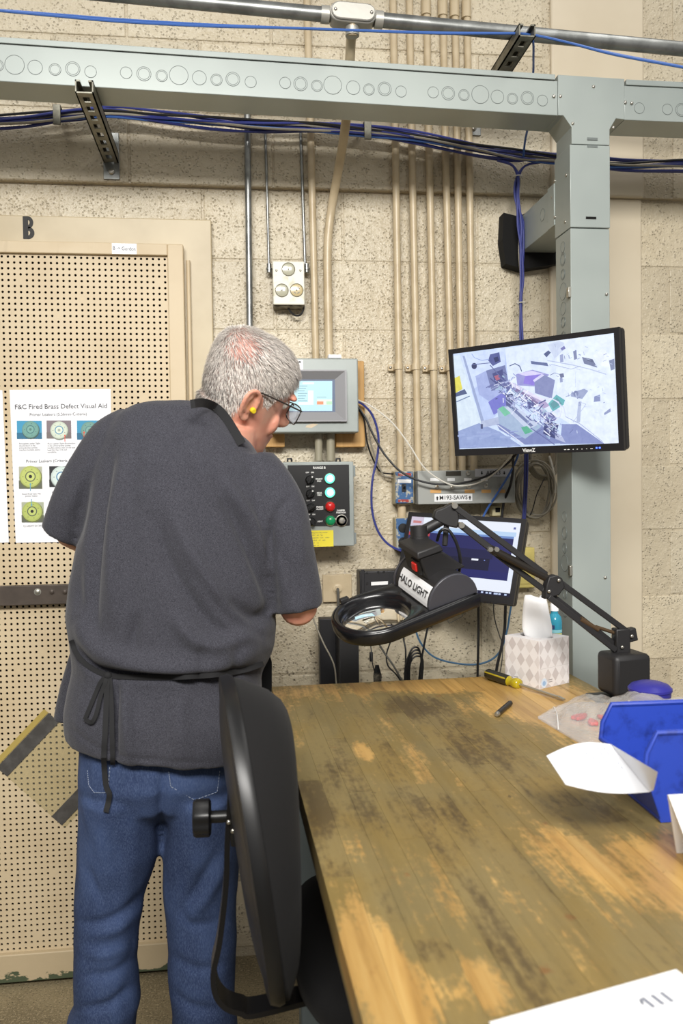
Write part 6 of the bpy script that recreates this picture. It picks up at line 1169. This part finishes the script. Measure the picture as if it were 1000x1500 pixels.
# ================================================================ THE MAN
from mathutils.bvhtree import BVHTree
MY = 1.75
Q = lambda x, y, Y=MY: npv(*PY(x, y, Y))
man = thing('person', 'person in charcoal t-shirt, jeans and black apron leaning over the workbench, back turned', 'person', (-.14, 1.75, 0))
MO = npv(-.14, 1.75, 0)
def pring(y, xl, xr, dh, Yc, n_=40, e=2.3, tilt_=0.0, twist=0.0):
    """body ring from its left and right outline in the photograph at distance Yc"""
    xm_ = (xl+xr)/2; out = []; a = Q(xl, y, Yc); b_ = Q(xr, y, Yc); hw_ = (b_[0]-a[0])/2; c_ = (a+b_)/2
    for k in range(n_):
        t = 2*math.pi*k/n_; ct2, st2 = math.cos(t), math.sin(t); q_ = (abs(ct2)**e+abs(st2)**e)**(-1/e); dx, dy2 = ct2*q_*hw_, st2*q_*dh
        out.append(c_+npv(dx*math.cos(twist)-dy2*math.sin(twist), dx*math.sin(twist)+dy2*math.cos(twist), -tilt_*dx))
    return out
def limb(b, pts, rad, n_=20): b.tube(pts, rad, n_)
def mesh_obj(me, name, mat, parent, angle=180):
    v_ = get_v(me); set_v(me, v_-MO); me.materials.clear(); me.materials.append(mat); me.name = name
    return link(name, me, parent, smooth=True, angle=angle, org=MO)
# ---------------------------------------------------------------- head frame
az, tl2, rl2 = R(64), R(19), R(25)
hf = npv(math.sin(az)*math.cos(tl2), math.cos(az)*math.cos(tl2), -math.sin(tl2)); hr_ = npv(math.cos(az), -math.sin(az), 0); hu = np.cross(hr_, hf); hr_, hu = hr_*math.cos(rl2)-hu*math.sin(rl2), hu*math.cos(rl2)+hr_*math.sin(rl2)
HD = Q(356, 579, 1.80); HR = np.stack([hr_, hf, hu], 1)
h3 = lambda x, y, z: HD + HR@npv(x, y, z-.004)
def headring(z, fr, bk_, hw_, e=2.3, n_=36): 
    out = []; c_ = (fr+bk_)/2; hl = (fr-bk_)/2
    for k in range(n_):
        t = 2*math.pi*k/n_; a, s_ = math.cos(t), math.sin(t); q_ = (abs(a)**e+abs(s_)**e)**(-1/e); yy = s_*q_; taper = 1-.16*max(0, yy)**2
        out.append(h3(a*q_*hw_*taper, c_+yy*hl, z))
    return out
body = MB()
body.loft([headring(*r_) for r_ in ((-.122, .072, .045, .016), (-.115, .086, .02, .034), (-.10, .093, -.01, .050), (-.08, .095, -.035, .060), (-.055, .093, -.06, .067), (-.028, .091, -.078, .070), (0, .090, -.090, .0725), (.03, .088, -.097, .075), (.05, .094, -.099, .0765), (.075, .093, -.100, .0775), (.098, .085, -.096, .075), (.117, .068, -.085, .066), (.131, .045, -.062, .051), (.138, .018, -.036, .03))])
# nose, brow, lips, chin
body.loft([[h3(x*w_, y, z) for x, y in ((-1, y0), (-.5, y1), (0, y1+.002), (.5, y1), (1, y0))] + [h3(0, .07, z)] for z, w_, y0, y1 in ((.042, .007, .088, .098), (.02, .009, .086, .106), (0, .012, .085, .116), (-.012, .017, .085, .122), (-.022, .018, .084, .118), (-.030, .012, .084, .102))])
for s_ in (-1, 1): body.ell(h3(s_*.032, .084, .047), (.026, .012, .008), HR); body.ell(h3(s_*.042, .068, -.02), (.02, .014, .026), HR)
body.ell(h3(0, .092, -.052), (.023, .008, .006), HR); body.ell(h3(0, .090, -.064), (.020, .009, .007), HR); body.ell(h3(0, .085, -.098), (.024, .014, .016), HR)
# ears
for s_ in (-1, 1):
    ec = npv(s_*.0755, -.010, .004); E = lambda y, z, x=0: h3(ec[0]+s_*x, ec[1]+y, ec[2]+z)
    rimp = [E(.012, -.006, .004), E(.012, .014, .006), E(.006, .028, .010), E(-.006, .033, .013), E(-.018, .026, .016), E(-.022, .010, .017), E(-.020, -.008, .014), E(-.014, -.022, .009), E(-.004, -.031, .004), E(.006, -.030, .002)]
    body.tube(smooth_curve(rimp, 4), .0046, 10)
    body.ell(E(-.004, .004, .003), (.004, .017, .026), HR); body.ell(E(.001, -.026, .003), (.0055, .009, .010), HR); body.tube(smooth_curve([E(-.006, .022, .011), E(-.012, .008, .013), E(-.010, -.008, .011), E(.0, -.016, .008)], 4), .0035, 8); body.ell(E(.012, -.003, .004), (.005, .004, .006), HR)
# neck
body.tube([Q(318, 690, 1.79), Q(334, 640, 1.79), h3(0, -.030, -.085), h3(0, -.026, -.03)], [.072, .061, .058, .062], 28)
# trunk, slimmer than the clothes
body.loft([pring(y, xl, xr, dh, Yc) for y, xl, xr, dh, Yc in ((612, 225, 318, .045, 1.79), (650, 180, 350, .085, 1.785), (720, 165, 370, .11, 1.775), (820, 145, 368, .12, 1.765), (920, 135, 368, .125, 1.755), (1000, 135, 355, .12, 1.745), (1090, 140, 335, .105, 1.745), (1150, 160, 310, .06, 1.745))])
for xs_ in ((180, 160, 152, 150), (290, 298, 298, 300)):
    body.tube([Q(xs_[0], 1150, 1.745), Q(xs_[1], 1330, 1.745), Q(xs_[2], 1480, 1.745), npv(*(Q(xs_[3], 1640, 1.745)))], [.06, .055, .048, .04], 18); ft = Q(xs_[3], 1640, 1.745); body.tube([npv(ft[0], 1.745, .09), npv(ft[0], 1.79, .05), npv(ft[0]+.01, 1.87, .045)], [.038, .036, .025], 14)
# arms (upper arm, forearm, hand) - right then left
RA = [Q(398, 735, 1.735), Q(425, 815, 1.70), Q(437, 889, 1.695), npv(.115, 1.86, 1.165), npv(.062, 1.985, 1.175)]
LA = [Q(165, 665, 1.80), Q(120, 740, 1.80), Q(106, 776, 1.82), npv(-.225, 1.94, 1.26), npv(-.13, 2.01, 1.215)]
for A in (RA, LA): body.tube(smooth_curve(A, 4), list(np.interp(np.linspace(0, 4, 17), [0, 1, 2, 3, 4], [.038, .038, .038, .036, .027])), 20)
def hand(b, wr, el, inward):
    f_ = nrm(wr-el); f_ = nrm(f_+npv(0, 0, -.25)); s_ = nrm(np.cross(f_, (0,0,1)))*(1 if inward else -1); up_ = nrm(np.cross(s_, f_))*(1 if inward else -1); up_ = npv(0,0,1) if abs(up_[2]) < .2 else up_*math.copysign(1, up_[2])
    K = lambda a, c_, d_: wr+f_*a+s_*c_+up_*d_
    b.loft([[K(a, c_*w_, d_*t_) for c_, d_ in ((-1, -.6), (0, -1), (1, -.6), (1, .6), (0, 1), (-1, .6))] for a, w_, t_ in ((-.01, .024, .02), (.02, .032, .018), (.06, .042, .016), (.092, .040, .013))])
    for i, (c_, L) in enumerate(((-.031, .062), (-.011, .078), (.010, .084), (.030, .075))):
        p0_ = K(.085, c_, 0); p1_ = K(.085+L*.48, c_*1.05, -.008); p2_ = K(.085+L*.72, c_*1.05, -.028); p3_ = K(.085+L*.74, c_, -.05); b.tube(smooth_curve([p0_, p1_, p2_, p3_], 3), list(np.linspace(.0095, .0072, 10)), 10)
    b.tube(smooth_curve([K(.015, .026, -.004), K(.045, .052, -.014), K(.075, .056, -.030), K(.095, .046, -.044)], 3), list(np.linspace(.0125, .008, 10)), 10)
hand(body, RA[-1], RA[-2], False); hand(body, LA[-1], LA[-2], True)
bme = remesh(body, .0036, 3, .5); V = get_v(bme)
# skin and cropped-scalp colour, by place on the head
L = (V-HD)@HR; L[:, 2] += .004
def hair_mask(L):
    x, y, z = np.abs(L[:,0]), L[:,1], L[:,2]
    line = np.interp(y, [-.12, -.06, -.035, -.02, .005, .018, .032, .045, .06, .085, .11], [-.058, -.058, -.04, .02, .036, .012, .010, .040, .062, .078, .086])
    return (z > line) & (np.linalg.norm(L, axis=1) < .17) & ~((x > .077) & (z < .05))
hm_ = hair_mask(L)
nz = np.array([noise.noise(Vector(p_)*18) for p_ in V]) ; ns2 = np.array([noise.noise(Vector(p_)*55) for p_ in V])
sk = np.array(rgb(214, 158, 134)[:3]); rd = np.array(rgb(196, 122, 104)[:3]); C_v = sk[None]*(1+.08*nz[:,None])+(rd-sk)[None]*np.clip(.25+.5*ns2, 0, .6)[:,None]
face_red = np.exp(-(((L[:,1]-.06)/.03)**2+((L[:,2]+.02)/.03)**2)); C_v += (rd-C_v)*.35*face_red[:,None]
scalp = np.array(rgb(150, 132, 124)[:3]); pink = np.array(rgb(190, 136, 122)[:3]); BALD = L[np.argmin(((PIX(V)-npv(357, 508))**2).sum(1)+1e4*(get_n(bme)[:,1] > 0))]; bald = np.exp(-(((L-BALD)/.042)**2).sum(1)); C_v[hm_] = (scalp[None]+(pink-scalp)[None]*np.clip(bald*1.6, 0, 1)[:,None])[hm_]
stub = np.exp(-(((L[:,1]-.04)/.018)**2+((L[:,2]-.0)/.03)**2))*(np.abs(L[:,0]) > .05); C_v += (np.array(rgb(176, 148, 130)[:3])-C_v)*.6*stub[:,None]
at = bme.color_attributes.new('print_colour', 'FLOAT_COLOR', 'POINT'); at.data.foreach_set('color', np.concatenate([np.clip(C_v, 0, 1), np.ones((len(C_v), 1))], 1).ravel())
n = NT('skin'); a_ = n.n('ShaderNodeAttribute', attribute_name='print_colour'); n.color(a_.outputs['Color']); n.set(Roughness=.5, Subsurface_Weight=.12, Subsurface_Scale=.01, Specular_IOR_Level=.4); n.b.inputs['Subsurface Radius'].default_value = (1, .35, .2); n.normal(n.bump(n.noise(n.pos(), 260, 3), .12, .001)); m_skin = n.m
HMASKV = V.copy(); HN = get_n(bme).copy()
body_o = mesh_obj(bme, 'body', m_skin, man)
bvh_body = BVHTree.FromPolygons([Vector(p_) for p_ in HMASKV], [tuple(p_.vertices) for p_ in bme.polygons])
# ---------------------------------------------------------------- short grey hair: thousands of strands
n = NT('grey_hair'); a_ = n.n('ShaderNodeAttribute', attribute_name='print_colour'); n.color(a_.outputs['Color']); n.set(Roughness=.42, Specular_IOR_Level=.45); m_hair = n.m
idx_ = np.where(hm_)[0]; rh = np.random.RandomState(4); crown = h3(0, -.062, .125); sel = rh.choice(idx_, 30000); Vs = []; Fs = []; Cs = []
for i in sel:
    p_ = HMASKV[i]+rh.normal(0, .0012, 3); nv = HN[i]; l_ = (p_-HD)@HR
    bl_ = math.exp(-(((l_-BALD)/.034)**2).sum())
    if rh.rand() < bl_*.80: continue
    comb = (p_-crown); comb = comb-nv*np.dot(comb, nv); comb = comb/(np.linalg.norm(comb)+1e-6)
    fw = hf-nv*np.dot(hf, nv); dn_ = -hu-nv*np.dot(-hu, nv)
    up_front = max(0, l_[2]-.05)*9
    d_ = comb*.7+fw*(.35+.4*min(1, up_front))+dn_*.35*(l_[2] < .08)+rh.normal(0, .16, 3); d_ = d_-nv*np.dot(d_, nv); d_ = d_/(np.linalg.norm(d_)+1e-6)
    Ln = rh.uniform(.011, .022)*(1.0 if l_[2] > .045 else (.7 if l_[1] < -.02 else .35))*(1+.25*(l_[1] > .04)); lift = rh.uniform(.10, .30); w_ = rh.uniform(.00022, .00042); sd_ = np.cross(d_, nv)
    q0 = p_-nv*.0008; q1 = p_+d_*Ln*.5+nv*Ln*lift*.5; q2 = p_+d_*Ln+nv*Ln*lift*.62-nv*Ln*.05; k0 = len(Vs); Vs += [q0-sd_*w_, q0+sd_*w_, q1+sd_*w_*.9, q1-sd_*w_*.9, q2]; Fs += [(k0, k0+1, k0+2, k0+3), (k0+3, k0+2, k0+4)]
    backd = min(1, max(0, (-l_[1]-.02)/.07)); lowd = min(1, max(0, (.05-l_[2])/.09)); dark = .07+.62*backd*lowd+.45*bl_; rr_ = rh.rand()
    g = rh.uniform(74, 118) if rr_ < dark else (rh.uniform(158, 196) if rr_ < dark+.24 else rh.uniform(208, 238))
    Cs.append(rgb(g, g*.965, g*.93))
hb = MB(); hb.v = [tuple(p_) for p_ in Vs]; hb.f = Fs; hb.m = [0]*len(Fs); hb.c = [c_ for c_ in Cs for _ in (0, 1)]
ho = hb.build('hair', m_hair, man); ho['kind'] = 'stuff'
# goatee
sel = []; msk = (L[:,1] > .062) & (L[:,2] < -.078) & (np.abs(L[:,0]) < .034) & (np.linalg.norm(L, axis=1) < .16); sel = rh.choice(np.where(msk)[0], 900); gbm = MB()
for i in sel:
    p_ = HMASKV[i]; nv = HN[i]; d_ = nrm(-hu*.8+nv*.6+rh.normal(0, .25, 3)); s_ = nrm(np.cross(d_, nv)+1e-5); Ln = rh.uniform(.006, .013); gbm.add([p_-s_*.0005, p_+s_*.0005, p_+d_*Ln], [(0,1,2)], 0, rgb(*([rh.uniform(190, 232)]*3)))
gbo = gbm.build('goatee', m_hair, man); gbo['kind'] = 'stuff'
for s_ in (-1, 1):
    b = MB(); b.ell(h3(s_*.031, .076, .026), (.0112, .0112, .0112), HR, 16, 10); b.build('eye', M('eye_white', rgb(226, 222, 214), .2), man, smooth=True)
# earplug and glasses
b = MB(); b.lathe(h3(.0775, -.003, -.002), nrm(HR@npv(1, .12, 0)), [(.0055, -.004), (.0060, .004), (.0058, .010), (.0045, .012), (0, .0122)], 18); b.build('earplug', M('yellow_foam', rgb(222, 196, 30), .7), man, smooth=True, label='yellow foam earplug')
gl = MB()
m_gun = M('gunmetal_frame', rgb(70, 66, 62), .3, .6); n = NT('spectacle_lens'); tr = n.n('ShaderNodeBsdfTransparent'); tr.inputs[0].default_value = (.9, .93, .95, 1); mx = n.n('ShaderNodeMixShader'); mx.inputs[0].default_value = .34; n.b.inputs['Base Color'].default_value = rgb(214, 222, 230); n.set(Roughness=.05); n.l(tr.outputs[0], mx.inputs[1]); n.l(n.b.outputs[0], mx.inputs[2]); n.l(mx.outputs[0], n.t.nodes['Material Output'].inputs[0]); m_lens = n.m
for s_ in (-1, 1): gl.tube([h3(s_*.0795, -.022, .030), h3(s_*.0815, .0, .037), h3(s_*.080, .05, .036), h3(s_*.0745, .094, .034), h3(s_*.068, .104, .033)], .0017, 8)
gl.tube([h3(-.012, .109, .028), h3(0, .111, .031), h3(.012, .109, .028)], .0014, 8)
go = gl.build('glasses', m_gun, man, smooth=True, label='thin metal glasses')
for s_ in (-1, 1):
    oc = [(s_*(.040+.029*math.copysign(abs(math.cos(t))**.55, math.cos(t))), .107-.004*abs(math.cos(t)), .017+.0185*math.copysign(abs(math.sin(t))**.55, math.sin(t))) for t in [2*math.pi*k/28 for k in range(28)]]
    P_ = [h3(*q_) for q_ in oc]; b = MB(); b.tube(P_, .0013, 6, closed=True); b.build('rim', m_gun, go, smooth=True); b = MB(); b.poly(P_ if s_ > 0 else P_[::-1]); b.build('lens', m_lens, go)
# ---------------------------------------------------------------- t-shirt
sh = MB()
rings = [pring(y, xl, xr, dh, Yc, tilt_=tt, twist=tw) for y, xl, xr, dh, Yc, tt, tw in (
 (589, 226, 296, .040, 1.785, .02, -.1), (597, 196, 316, .070, 1.785, .05, -.1), (612, 174, 338, .092, 1.785, .08, -.12), (640, 156, 366, .115, 1.782, .08, -.14), (680, 141, 392, .135, 1.778, .05, -.14), (730, 126, 410, .148, 1.772, 0, -.14), (790, 112, 412, .157, 1.766, 0, -.12), (850, 101, 409, .162, 1.76, 0, -.12), (905, 98, 406, .165, 1.757, 0, -.1), (940, 102, 402, .164, 1.753, 0, -.1), (962, 105, 394, .158, 1.752, .02, -.1), (977, 106, 386, .149, 1.75, .03, -.1), (990, 104, 382, .148, 1.748, .03, -.1), (1008, 100, 383, .155, 1.747, .03, -.1), (1040, 95, 386, .163, 1.745, .05, -.1), (1065, 96, 388, .166, 1.745, .08, -.1), (1086, 99, 388, .166, 1.745, .11, -.1))]
sh.loft(rings)
# left side panel of the shirt hanging further forward
sh.loft([pring(y, xl, xr, dh, Yc) for y, xl, xr, dh, Yc in ((935, 108, 150, .02, 1.83), (965, 98, 160, .035, 1.84), (1000, 88, 165, .04, 1.845), (1035, 81, 165, .042, 1.85), (1054, 78, 165, .042, 1.85))])
# sleeves
sl_r = smooth_curve([Q(366, 695, 1.745), Q(390, 722, 1.72), Q(408, 760, 1.70), Q(421, 815, 1.692), Q(431, 860, 1.69), Q(437, 893, 1.69)], 4); sh.tube(sl_r, list(np.interp(np.linspace(0, 1, len(sl_r)), [0, .2, .5, .8, 1], [.066, .064, .058, .0525, .050])), 26)
sl_l = smooth_curve([Q(205, 632, 1.80), Q(172, 655, 1.80), Q(146, 690, 1.80), Q(120, 730, 1.805), Q(101, 765, 1.81), Q(90, 786, 1.815)], 4); sh.tube(sl_l, list(np.interp(np.linspace(0, 1, len(sl_l)), [0, .2, .5, .8, 1], [.060, .066, .060, .050, .0455])), 26)
sme = remesh(sh, .0058, 8, .5); Vn = get_v(sme); N_ = get_n(sme); px_ = PIX(Vn); vis = (N_[:,1] < .35)
def seg_d(P_, a, b_):
    a = np.array(a, float); b_ = np.array(b_, float); d_ = b_-a; t = np.clip(((P_-a)@d_)/(d_@d_), 0, 1); return np.linalg.norm(P_-(a+t[:,None]*d_), axis=1), t
def fold(path, amp, wid, taper=True):
    P_ = smooth_curve([npv(*p_) for p_ in path], 6); best = np.full(len(px_), 1e9); bt = np.zeros(len(px_)); m_ = len(P_)-1
    for i in range(m_):
        d_, t = seg_d(px_, P_[i], P_[i+1]); k_ = d_ < best; best[k_] = d_[k_]; bt[k_] = (i+t[k_])/m_
    e_ = np.sin(np.pi*np.clip(bt, .02, .98))**.6 if taper else 1
    return amp*np.exp(-(best/wid)**2)*e_*vis
D_ = np.zeros(len(Vn))
for path, amp, wid in (
 ([(300, 690), (345, 760), (385, 850), (400, 900)], -.006, 9), ([(320, 690), (370, 770), (398, 850)], .006, 10), ([(240, 720), (275, 800), (320, 880), (370, 930)], .007, 14), ([(215, 740), (250, 830), (300, 905), (350, 945)], -.006, 11),
 ([(165, 655), (152, 720), (140, 800), (135, 880), (140, 940)], -.008, 9), ([(185, 660), (172, 740), (166, 830), (170, 930)], .007, 13), ([(110, 905), (150, 955), (230, 978), (320, 972), (385, 945)], .010, 15), ([(250, 900), (300, 945), (380, 925)], .008, 12), ([(330, 880), (375, 905), (402, 890)], -.008, 10),
 ([(395, 770), (397, 830), (402, 880)], -.005, 8), ([(425, 728), (405, 752), (392, 790), (394, 830)], -.004, 4), ([(110, 945), (140, 982), (200, 990), (300, 990), (375, 980)], -.010, 7), ([(170, 1000), (166, 1060), (168, 1118)], -.010, 5), ([(185, 1000), (186, 1060), (192, 1120)], .006, 9), ([(345, 995), (340, 1060), (348, 1125)], -.004, 8),
 ([(275, 640), (300, 700), (330, 740)], .004, 14), ([(225, 640), (215, 720), (225, 800)], .004, 18), ([(270, 1000), (262, 1060), (268, 1120)], .004, 14), ([(280, 830), (330, 900), (390, 935)], -.005, 8), ([(140, 660), (112, 720), (92, 760)], .003, 10), ([(128, 700), (118, 760), (112, 800)], -.004, 8), ([(435, 760), (445, 830)], .003, 9), ([(410, 800), (430, 850), (436, 885)], -.003, 8), ([(120, 900), (112, 860), (118, 800)], -.004, 9), ([(200, 900), (190, 960)], -.005, 8), ([(300, 940), (290, 985)], -.004, 8), ([(345, 945), (338, 985)], -.004, 8), ([(100, 1062), (130, 1088), (180, 1108), (260, 1116), (330, 1118)], -.0022, 2.5)):
    D_ += 2.3*fold(path, amp, wid)
fb = np.array([noise.noise(Vector((p_[0]*9, p_[1]*9, p_[2]*5)))+.5*noise.noise(Vector((p_[0]*22, p_[1]*22, p_[2]*12))) for p_ in Vn]); D_ += fb*.0032
set_v(sme, Vn+N_*D_[:,None])
n = NT('charcoal_heather'); p = n.pos(); f1 = n.noise(n.map(p, (520, 520, 1500)), 1, 2, .7); f2 = n.noise(p, 2200, 2, .6)
c = n.mix(n.step(n.math('ADD', n.math('MULTIPLY', f1, .6), n.math('MULTIPLY', f2, .4)), .36, .66), rgb(33, 33, 39), rgb(80, 80, 88)); n.color(c); n.set(Roughness=.92, Specular_IOR_Level=.15, Sheen_Weight=.12); n.normal(n.bump(f1, .25, .0012)); m_shirt = n.m
SV = get_v(sme).copy(); SP = [tuple(p_.vertices) for p_ in sme.polygons]
shirt_o = mesh_obj(sme, 'tshirt', m_shirt, man); shirt_o['label'] = 'charcoal heather t-shirt'
# ---------------------------------------------------------------- jeans
je = MB(); je.loft([pring(y, xl, xr, dh, 1.745) for y, xl, xr, dh in ((1040, 118, 352, .125), (1090, 116, 352, .138), (1130, 115, 352, .140), (1165, 117, 350, .118), (1192, 130, 338, .07))])
for lg_ in ([(1150, 118, 240), (1200, 116, 241), (1240, 114, 236), (1270, 112, 226), (1300, 110, 214), (1350, 108, 204), (1400, 107, 200), (1440, 110, 203), (1465, 110, 206), (1485, 101, 200), (1510, 96, 198), (1560, 92, 202), (1620, 92, 206), (1672, 94, 208)], [(1150, 238, 351), (1200, 238, 351), (1240, 239, 350), (1280, 239, 348), (1320, 241, 346), (1380, 246, 346), (1410, 245, 346), (1440, 246, 345), (1480, 251, 346), (1510, 250, 348), (1560, 247, 352), (1620, 246, 356), (1672, 244, 358)]):
    je.loft([pring(y, xl, xr, .086 if y > 1280 else .086+.045*(1280-y)/130, 1.745, e=2.15) for y, xl, xr in lg_])
jme = remesh(je, .0062, 6, .5); Vn = get_v(jme); N_ = get_n(jme); px_ = PIX(Vn); vis = (N_[:,1] < .35); D_ = np.zeros(len(Vn))
for path, amp, wid in (([(210, 1310), (175, 1340), (140, 1352), (112, 1350)], -.007, 7), ([(205, 1330), (170, 1362), (125, 1372)], .006, 8), ([(130, 1270), (140, 1300), (146, 1318)], -.005, 6), ([(150, 1180), (148, 1250), (160, 1310)], .005, 14), ([(200, 1400), (165, 1425), (120, 1430)], -.006, 7), ([(198, 1440), (160, 1470), (115, 1478)], -.008, 7), ([(320, 1250), (290, 1300), (262, 1340)], -.007, 8), ([(335, 1255), (305, 1310), (275, 1350)], .007, 9), ([(262, 1330), (280, 1355), (330, 1350)], -.005, 7), ([(250, 1400), (290, 1420), (335, 1410)], -.006, 8), ([(250, 1450), (280, 1475), (340, 1480)], -.007, 8), ([(238, 1120), (237, 1160), (236, 1200), (238, 1240)], -.012, 7), ([(195, 1180), (190, 1260), (185, 1310)], .004, 14), ([(120, 1390), (150, 1400), (195, 1385)], .005, 8)):
    D_ += fold(path, amp, wid)
fb = np.array([noise.noise(Vector((p_[0]*10, p_[1]*10, p_[2]*7)))+.5*noise.noise(Vector((p_[0]*26, p_[1]*26, p_[2]*18))) for p_ in Vn]); D_ += fb*.0042
set_v(jme, Vn+N_*D_[:,None])
n = NT('blue_denim'); p = n.pos(); f1 = n.noise(n.map(p, (700, 700, 160)), 1, 3, .7); big = n.noise(n.map(p, (7, 7, 4)), 1, 4); c = n.mix(n.step(big, .38, .68), rgb(40, 52, 82), rgb(58, 74, 110)); c = n.mix(n.step(f1, .4, .7, 0, .42), c, rgb(94, 110, 142)); n.color(c); n.set(Roughness=.85, Specular_IOR_Level=.2); n.normal(n.bump(f1, .3, .001)); m_denim = n.m
JV = get_v(jme).copy(); JP = [tuple(p_.vertices) for p_ in jme.polygons]
jeans_o = mesh_obj(jme, 'jeans', m_denim, man); jeans_o['label'] = 'blue denim jeans'
# ---------------------------------------------------------------- ribbons and patches laid on the cloth
def bvh(V_, P_): return BVHTree.FromPolygons([Vector(p_) for p_ in V_], P_)
T_sh, T_je = bvh(SV, SP), bvh(JV, JP)
def hit(trees, x, y, lift):
    d_ = nrm(ray(x, y)); best = None
    for T in trees:
        h_ = T.ray_cast(Vector(CAM), Vector(d_))
        if h_[0] is not None and (best is None or h_[3] < best): best = h_[3]
    return None if best is None else CAM+d_*(best-lift)
def ribbon(name, path, wpx, trees, mat, parent, lift=.003, thick=.0016, fallback=1.60, label=None):
    P_ = smooth_curve([npv(*p_) for p_ in path], 6); rows_ = []; last = None
    for i, c_ in enumerate(P_):
        t = P_[min(i+1, len(P_)-1)]-P_[max(i-1, 0)]; t = t/(np.linalg.norm(t)+1e-6); nn = npv(-t[1], t[0])*wpx/2; row = []
        for s_ in (-1, 1):
            q_ = hit(trees, *(c_+nn*s_), lift)
            if q_ is None: q_ = CAM+ray(*(c_+nn*s_))*((last if last else fallback)/1.0)
            row.append(q_)
        dm = min(np.dot(q_-CAM, _f) for q_ in row)
        if last is not None: dm = min(max(dm, last-.012), last+.012)
        last = dm; rows_.append([CAM+(q_-CAM)*(dm/np.dot(q_-CAM, _f)) for q_ in row])
    b = MB(); b.loft([[a, c_, c_+npv(0, thick, 0), a+npv(0, thick, 0)] for a, c_ in rows_]); return b.build(name, mat, parent, smooth=True, angle=50, label=label)
m_apron = M('black_apron_cloth', rgb(23, 23, 25), .85, bump=(500, .2, .0008))
ap = MB(); rows_ = []
for y in range(700, 1241, 30):
    w0, w1 = np.interp(y, [700, 900, 1240], [190, 118, 150]), np.interp(y, [700, 900, 940, 960, 1020, 1100, 1240], [340, 380, 390, 398, 398, 392, 330]); Yf = np.interp(y, [700, 800, 950, 1050, 1240], [1.915, 1.94, 1.945, 1.93, 1.905])
    row = []
    for k in range(13):
        u_ = k/12; x_ = w0+(w1-w0)*u_; Yk = Yf-.085*(2*abs(u_-.5))**3
        row.append(Q(x_, y, Yk))
    rows_.append(row+[p_+npv(0, -.002, 0) for p_ in reversed(row)])
ap.loft(rows_); apo = ap.build('apron', m_apron, man, smooth=True, angle=60, label='black cloth apron')
ribbon('waist_tie', [(104, 938), (112, 958), (130, 976), (158, 989), (200, 992), (260, 992), (320, 988), (360, 981), (386, 972)], 7.5, [T_sh], m_apron, apo)
ribbon('bow_loop', [(160, 990), (148, 998), (136, 1025), (124, 1054)], 6, [T_sh, T_je], m_apron, apo, lift=.006); ribbon('bow_loop', [(124, 1054), (134, 1058), (141, 1045), (147, 1020), (156, 994)], 6, [T_sh, T_je], m_apron, apo, lift=.009)
ribbon('tie_end', [(157, 988), (156, 1020), (154, 1070), (152, 1110), (155, 1150), (160, 1165), (155, 1190)], 8, [T_sh, T_je], m_apron, apo, lift=.007); ribbon('tie_end', [(160, 988), (163, 1030), (164, 1080), (165, 1121)], 7, [T_sh, T_je], m_apron, apo, lift=.006)
b = MB(); k0 = hit([T_sh], 158, 990, .007); b.ell(k0, (.008, .006, .008)); b.build('knot', m_apron, apo, smooth=True)
ribbon('neck_strap', [(279, 592), (298, 590), (316, 597), (330, 611), (343, 631), (354, 650)], 13, [T_sh, bvh_body], m_apron, apo, lift=.003, label='black neck strap')
m_collar = M('charcoal_rib', rgb(46, 46, 52), .9)
# back pockets with pale stitching
m_stitch = M('pale_stitch', rgb(150, 160, 178), .8)
for pts in ([(128, 1128), (130, 1150), (138, 1161), (158, 1161), (161, 1122)], [(247, 1130), (250, 1152), (285, 1172), (318, 1160), (322, 1128)]):
    P_ = [hit([T_je], x, y, .0022) for x, y in pts]
    if all(q_ is not None for q_ in P_):
        b = MB(); m_ = len(P_); b.add([*P_, *[q_+npv(0, .004, 0) for q_ in P_]], [tuple(range(m_-1, -1, -1))]+[(i, (i+1) % m_, m_+(i+1) % m_, m_+i) for i in range(m_)]); po_ = b.build('back_pocket', m_denim, jeans_o)
        b = MB()
        for q_, r_ in zip(P_[:-1], P_[1:]):
            for s_ in range(7): a = q_+(r_-q_)*(s_/7+.02); e_ = q_+(r_-q_)*(s_/7+.11); b.tube([a+npv(0,-.0006,0), e_+npv(0,-.0006,0)], .0006, 4)
        b.build('stitching', m_stitch, po_)
# work shoes
m_shoe = M('black_leather', rgb(28, 26, 25), .45)
for x_ in (150, 300):
    ft = Q(x_, 1640, 1.745); b = MB(); fx = ft[0]+.006
    b.loft([[npv(fx+w_*math.cos(t)*(1.0), yc+0*math.sin(t), max(.022, zc+hh_*math.sin(t))) for t in [2*math.pi*k/20 for k in range(20)]] for yc, w_, zc, hh_ in ((1.685, .028, .05, .03), (1.70, .040, .06, .045), (1.745, .045, .075, .06), (1.80, .046, .06, .05), (1.86, .050, .048, .034), (1.92, .046, .042, .025), (1.955, .028, .036, .014))]); so_ = b.build('shoe', m_shoe, man, smooth=True, angle=60)
    b = MB(); b.prism([(fx+dx, yy) for dx, yy in ((-.035, 1.682), (.035, 1.682), (.046, 1.72), (.044, 1.80), (.052, 1.87), (.042, 1.935), (.012, 1.962), (-.014, 1.962), (-.044, 1.935), (-.052, 1.87), (-.044, 1.80), (-.046, 1.72))], (0, 0, .0005), (1,0,0), (0,1,0), .022); b.build('sole', m_bkpl, so_)
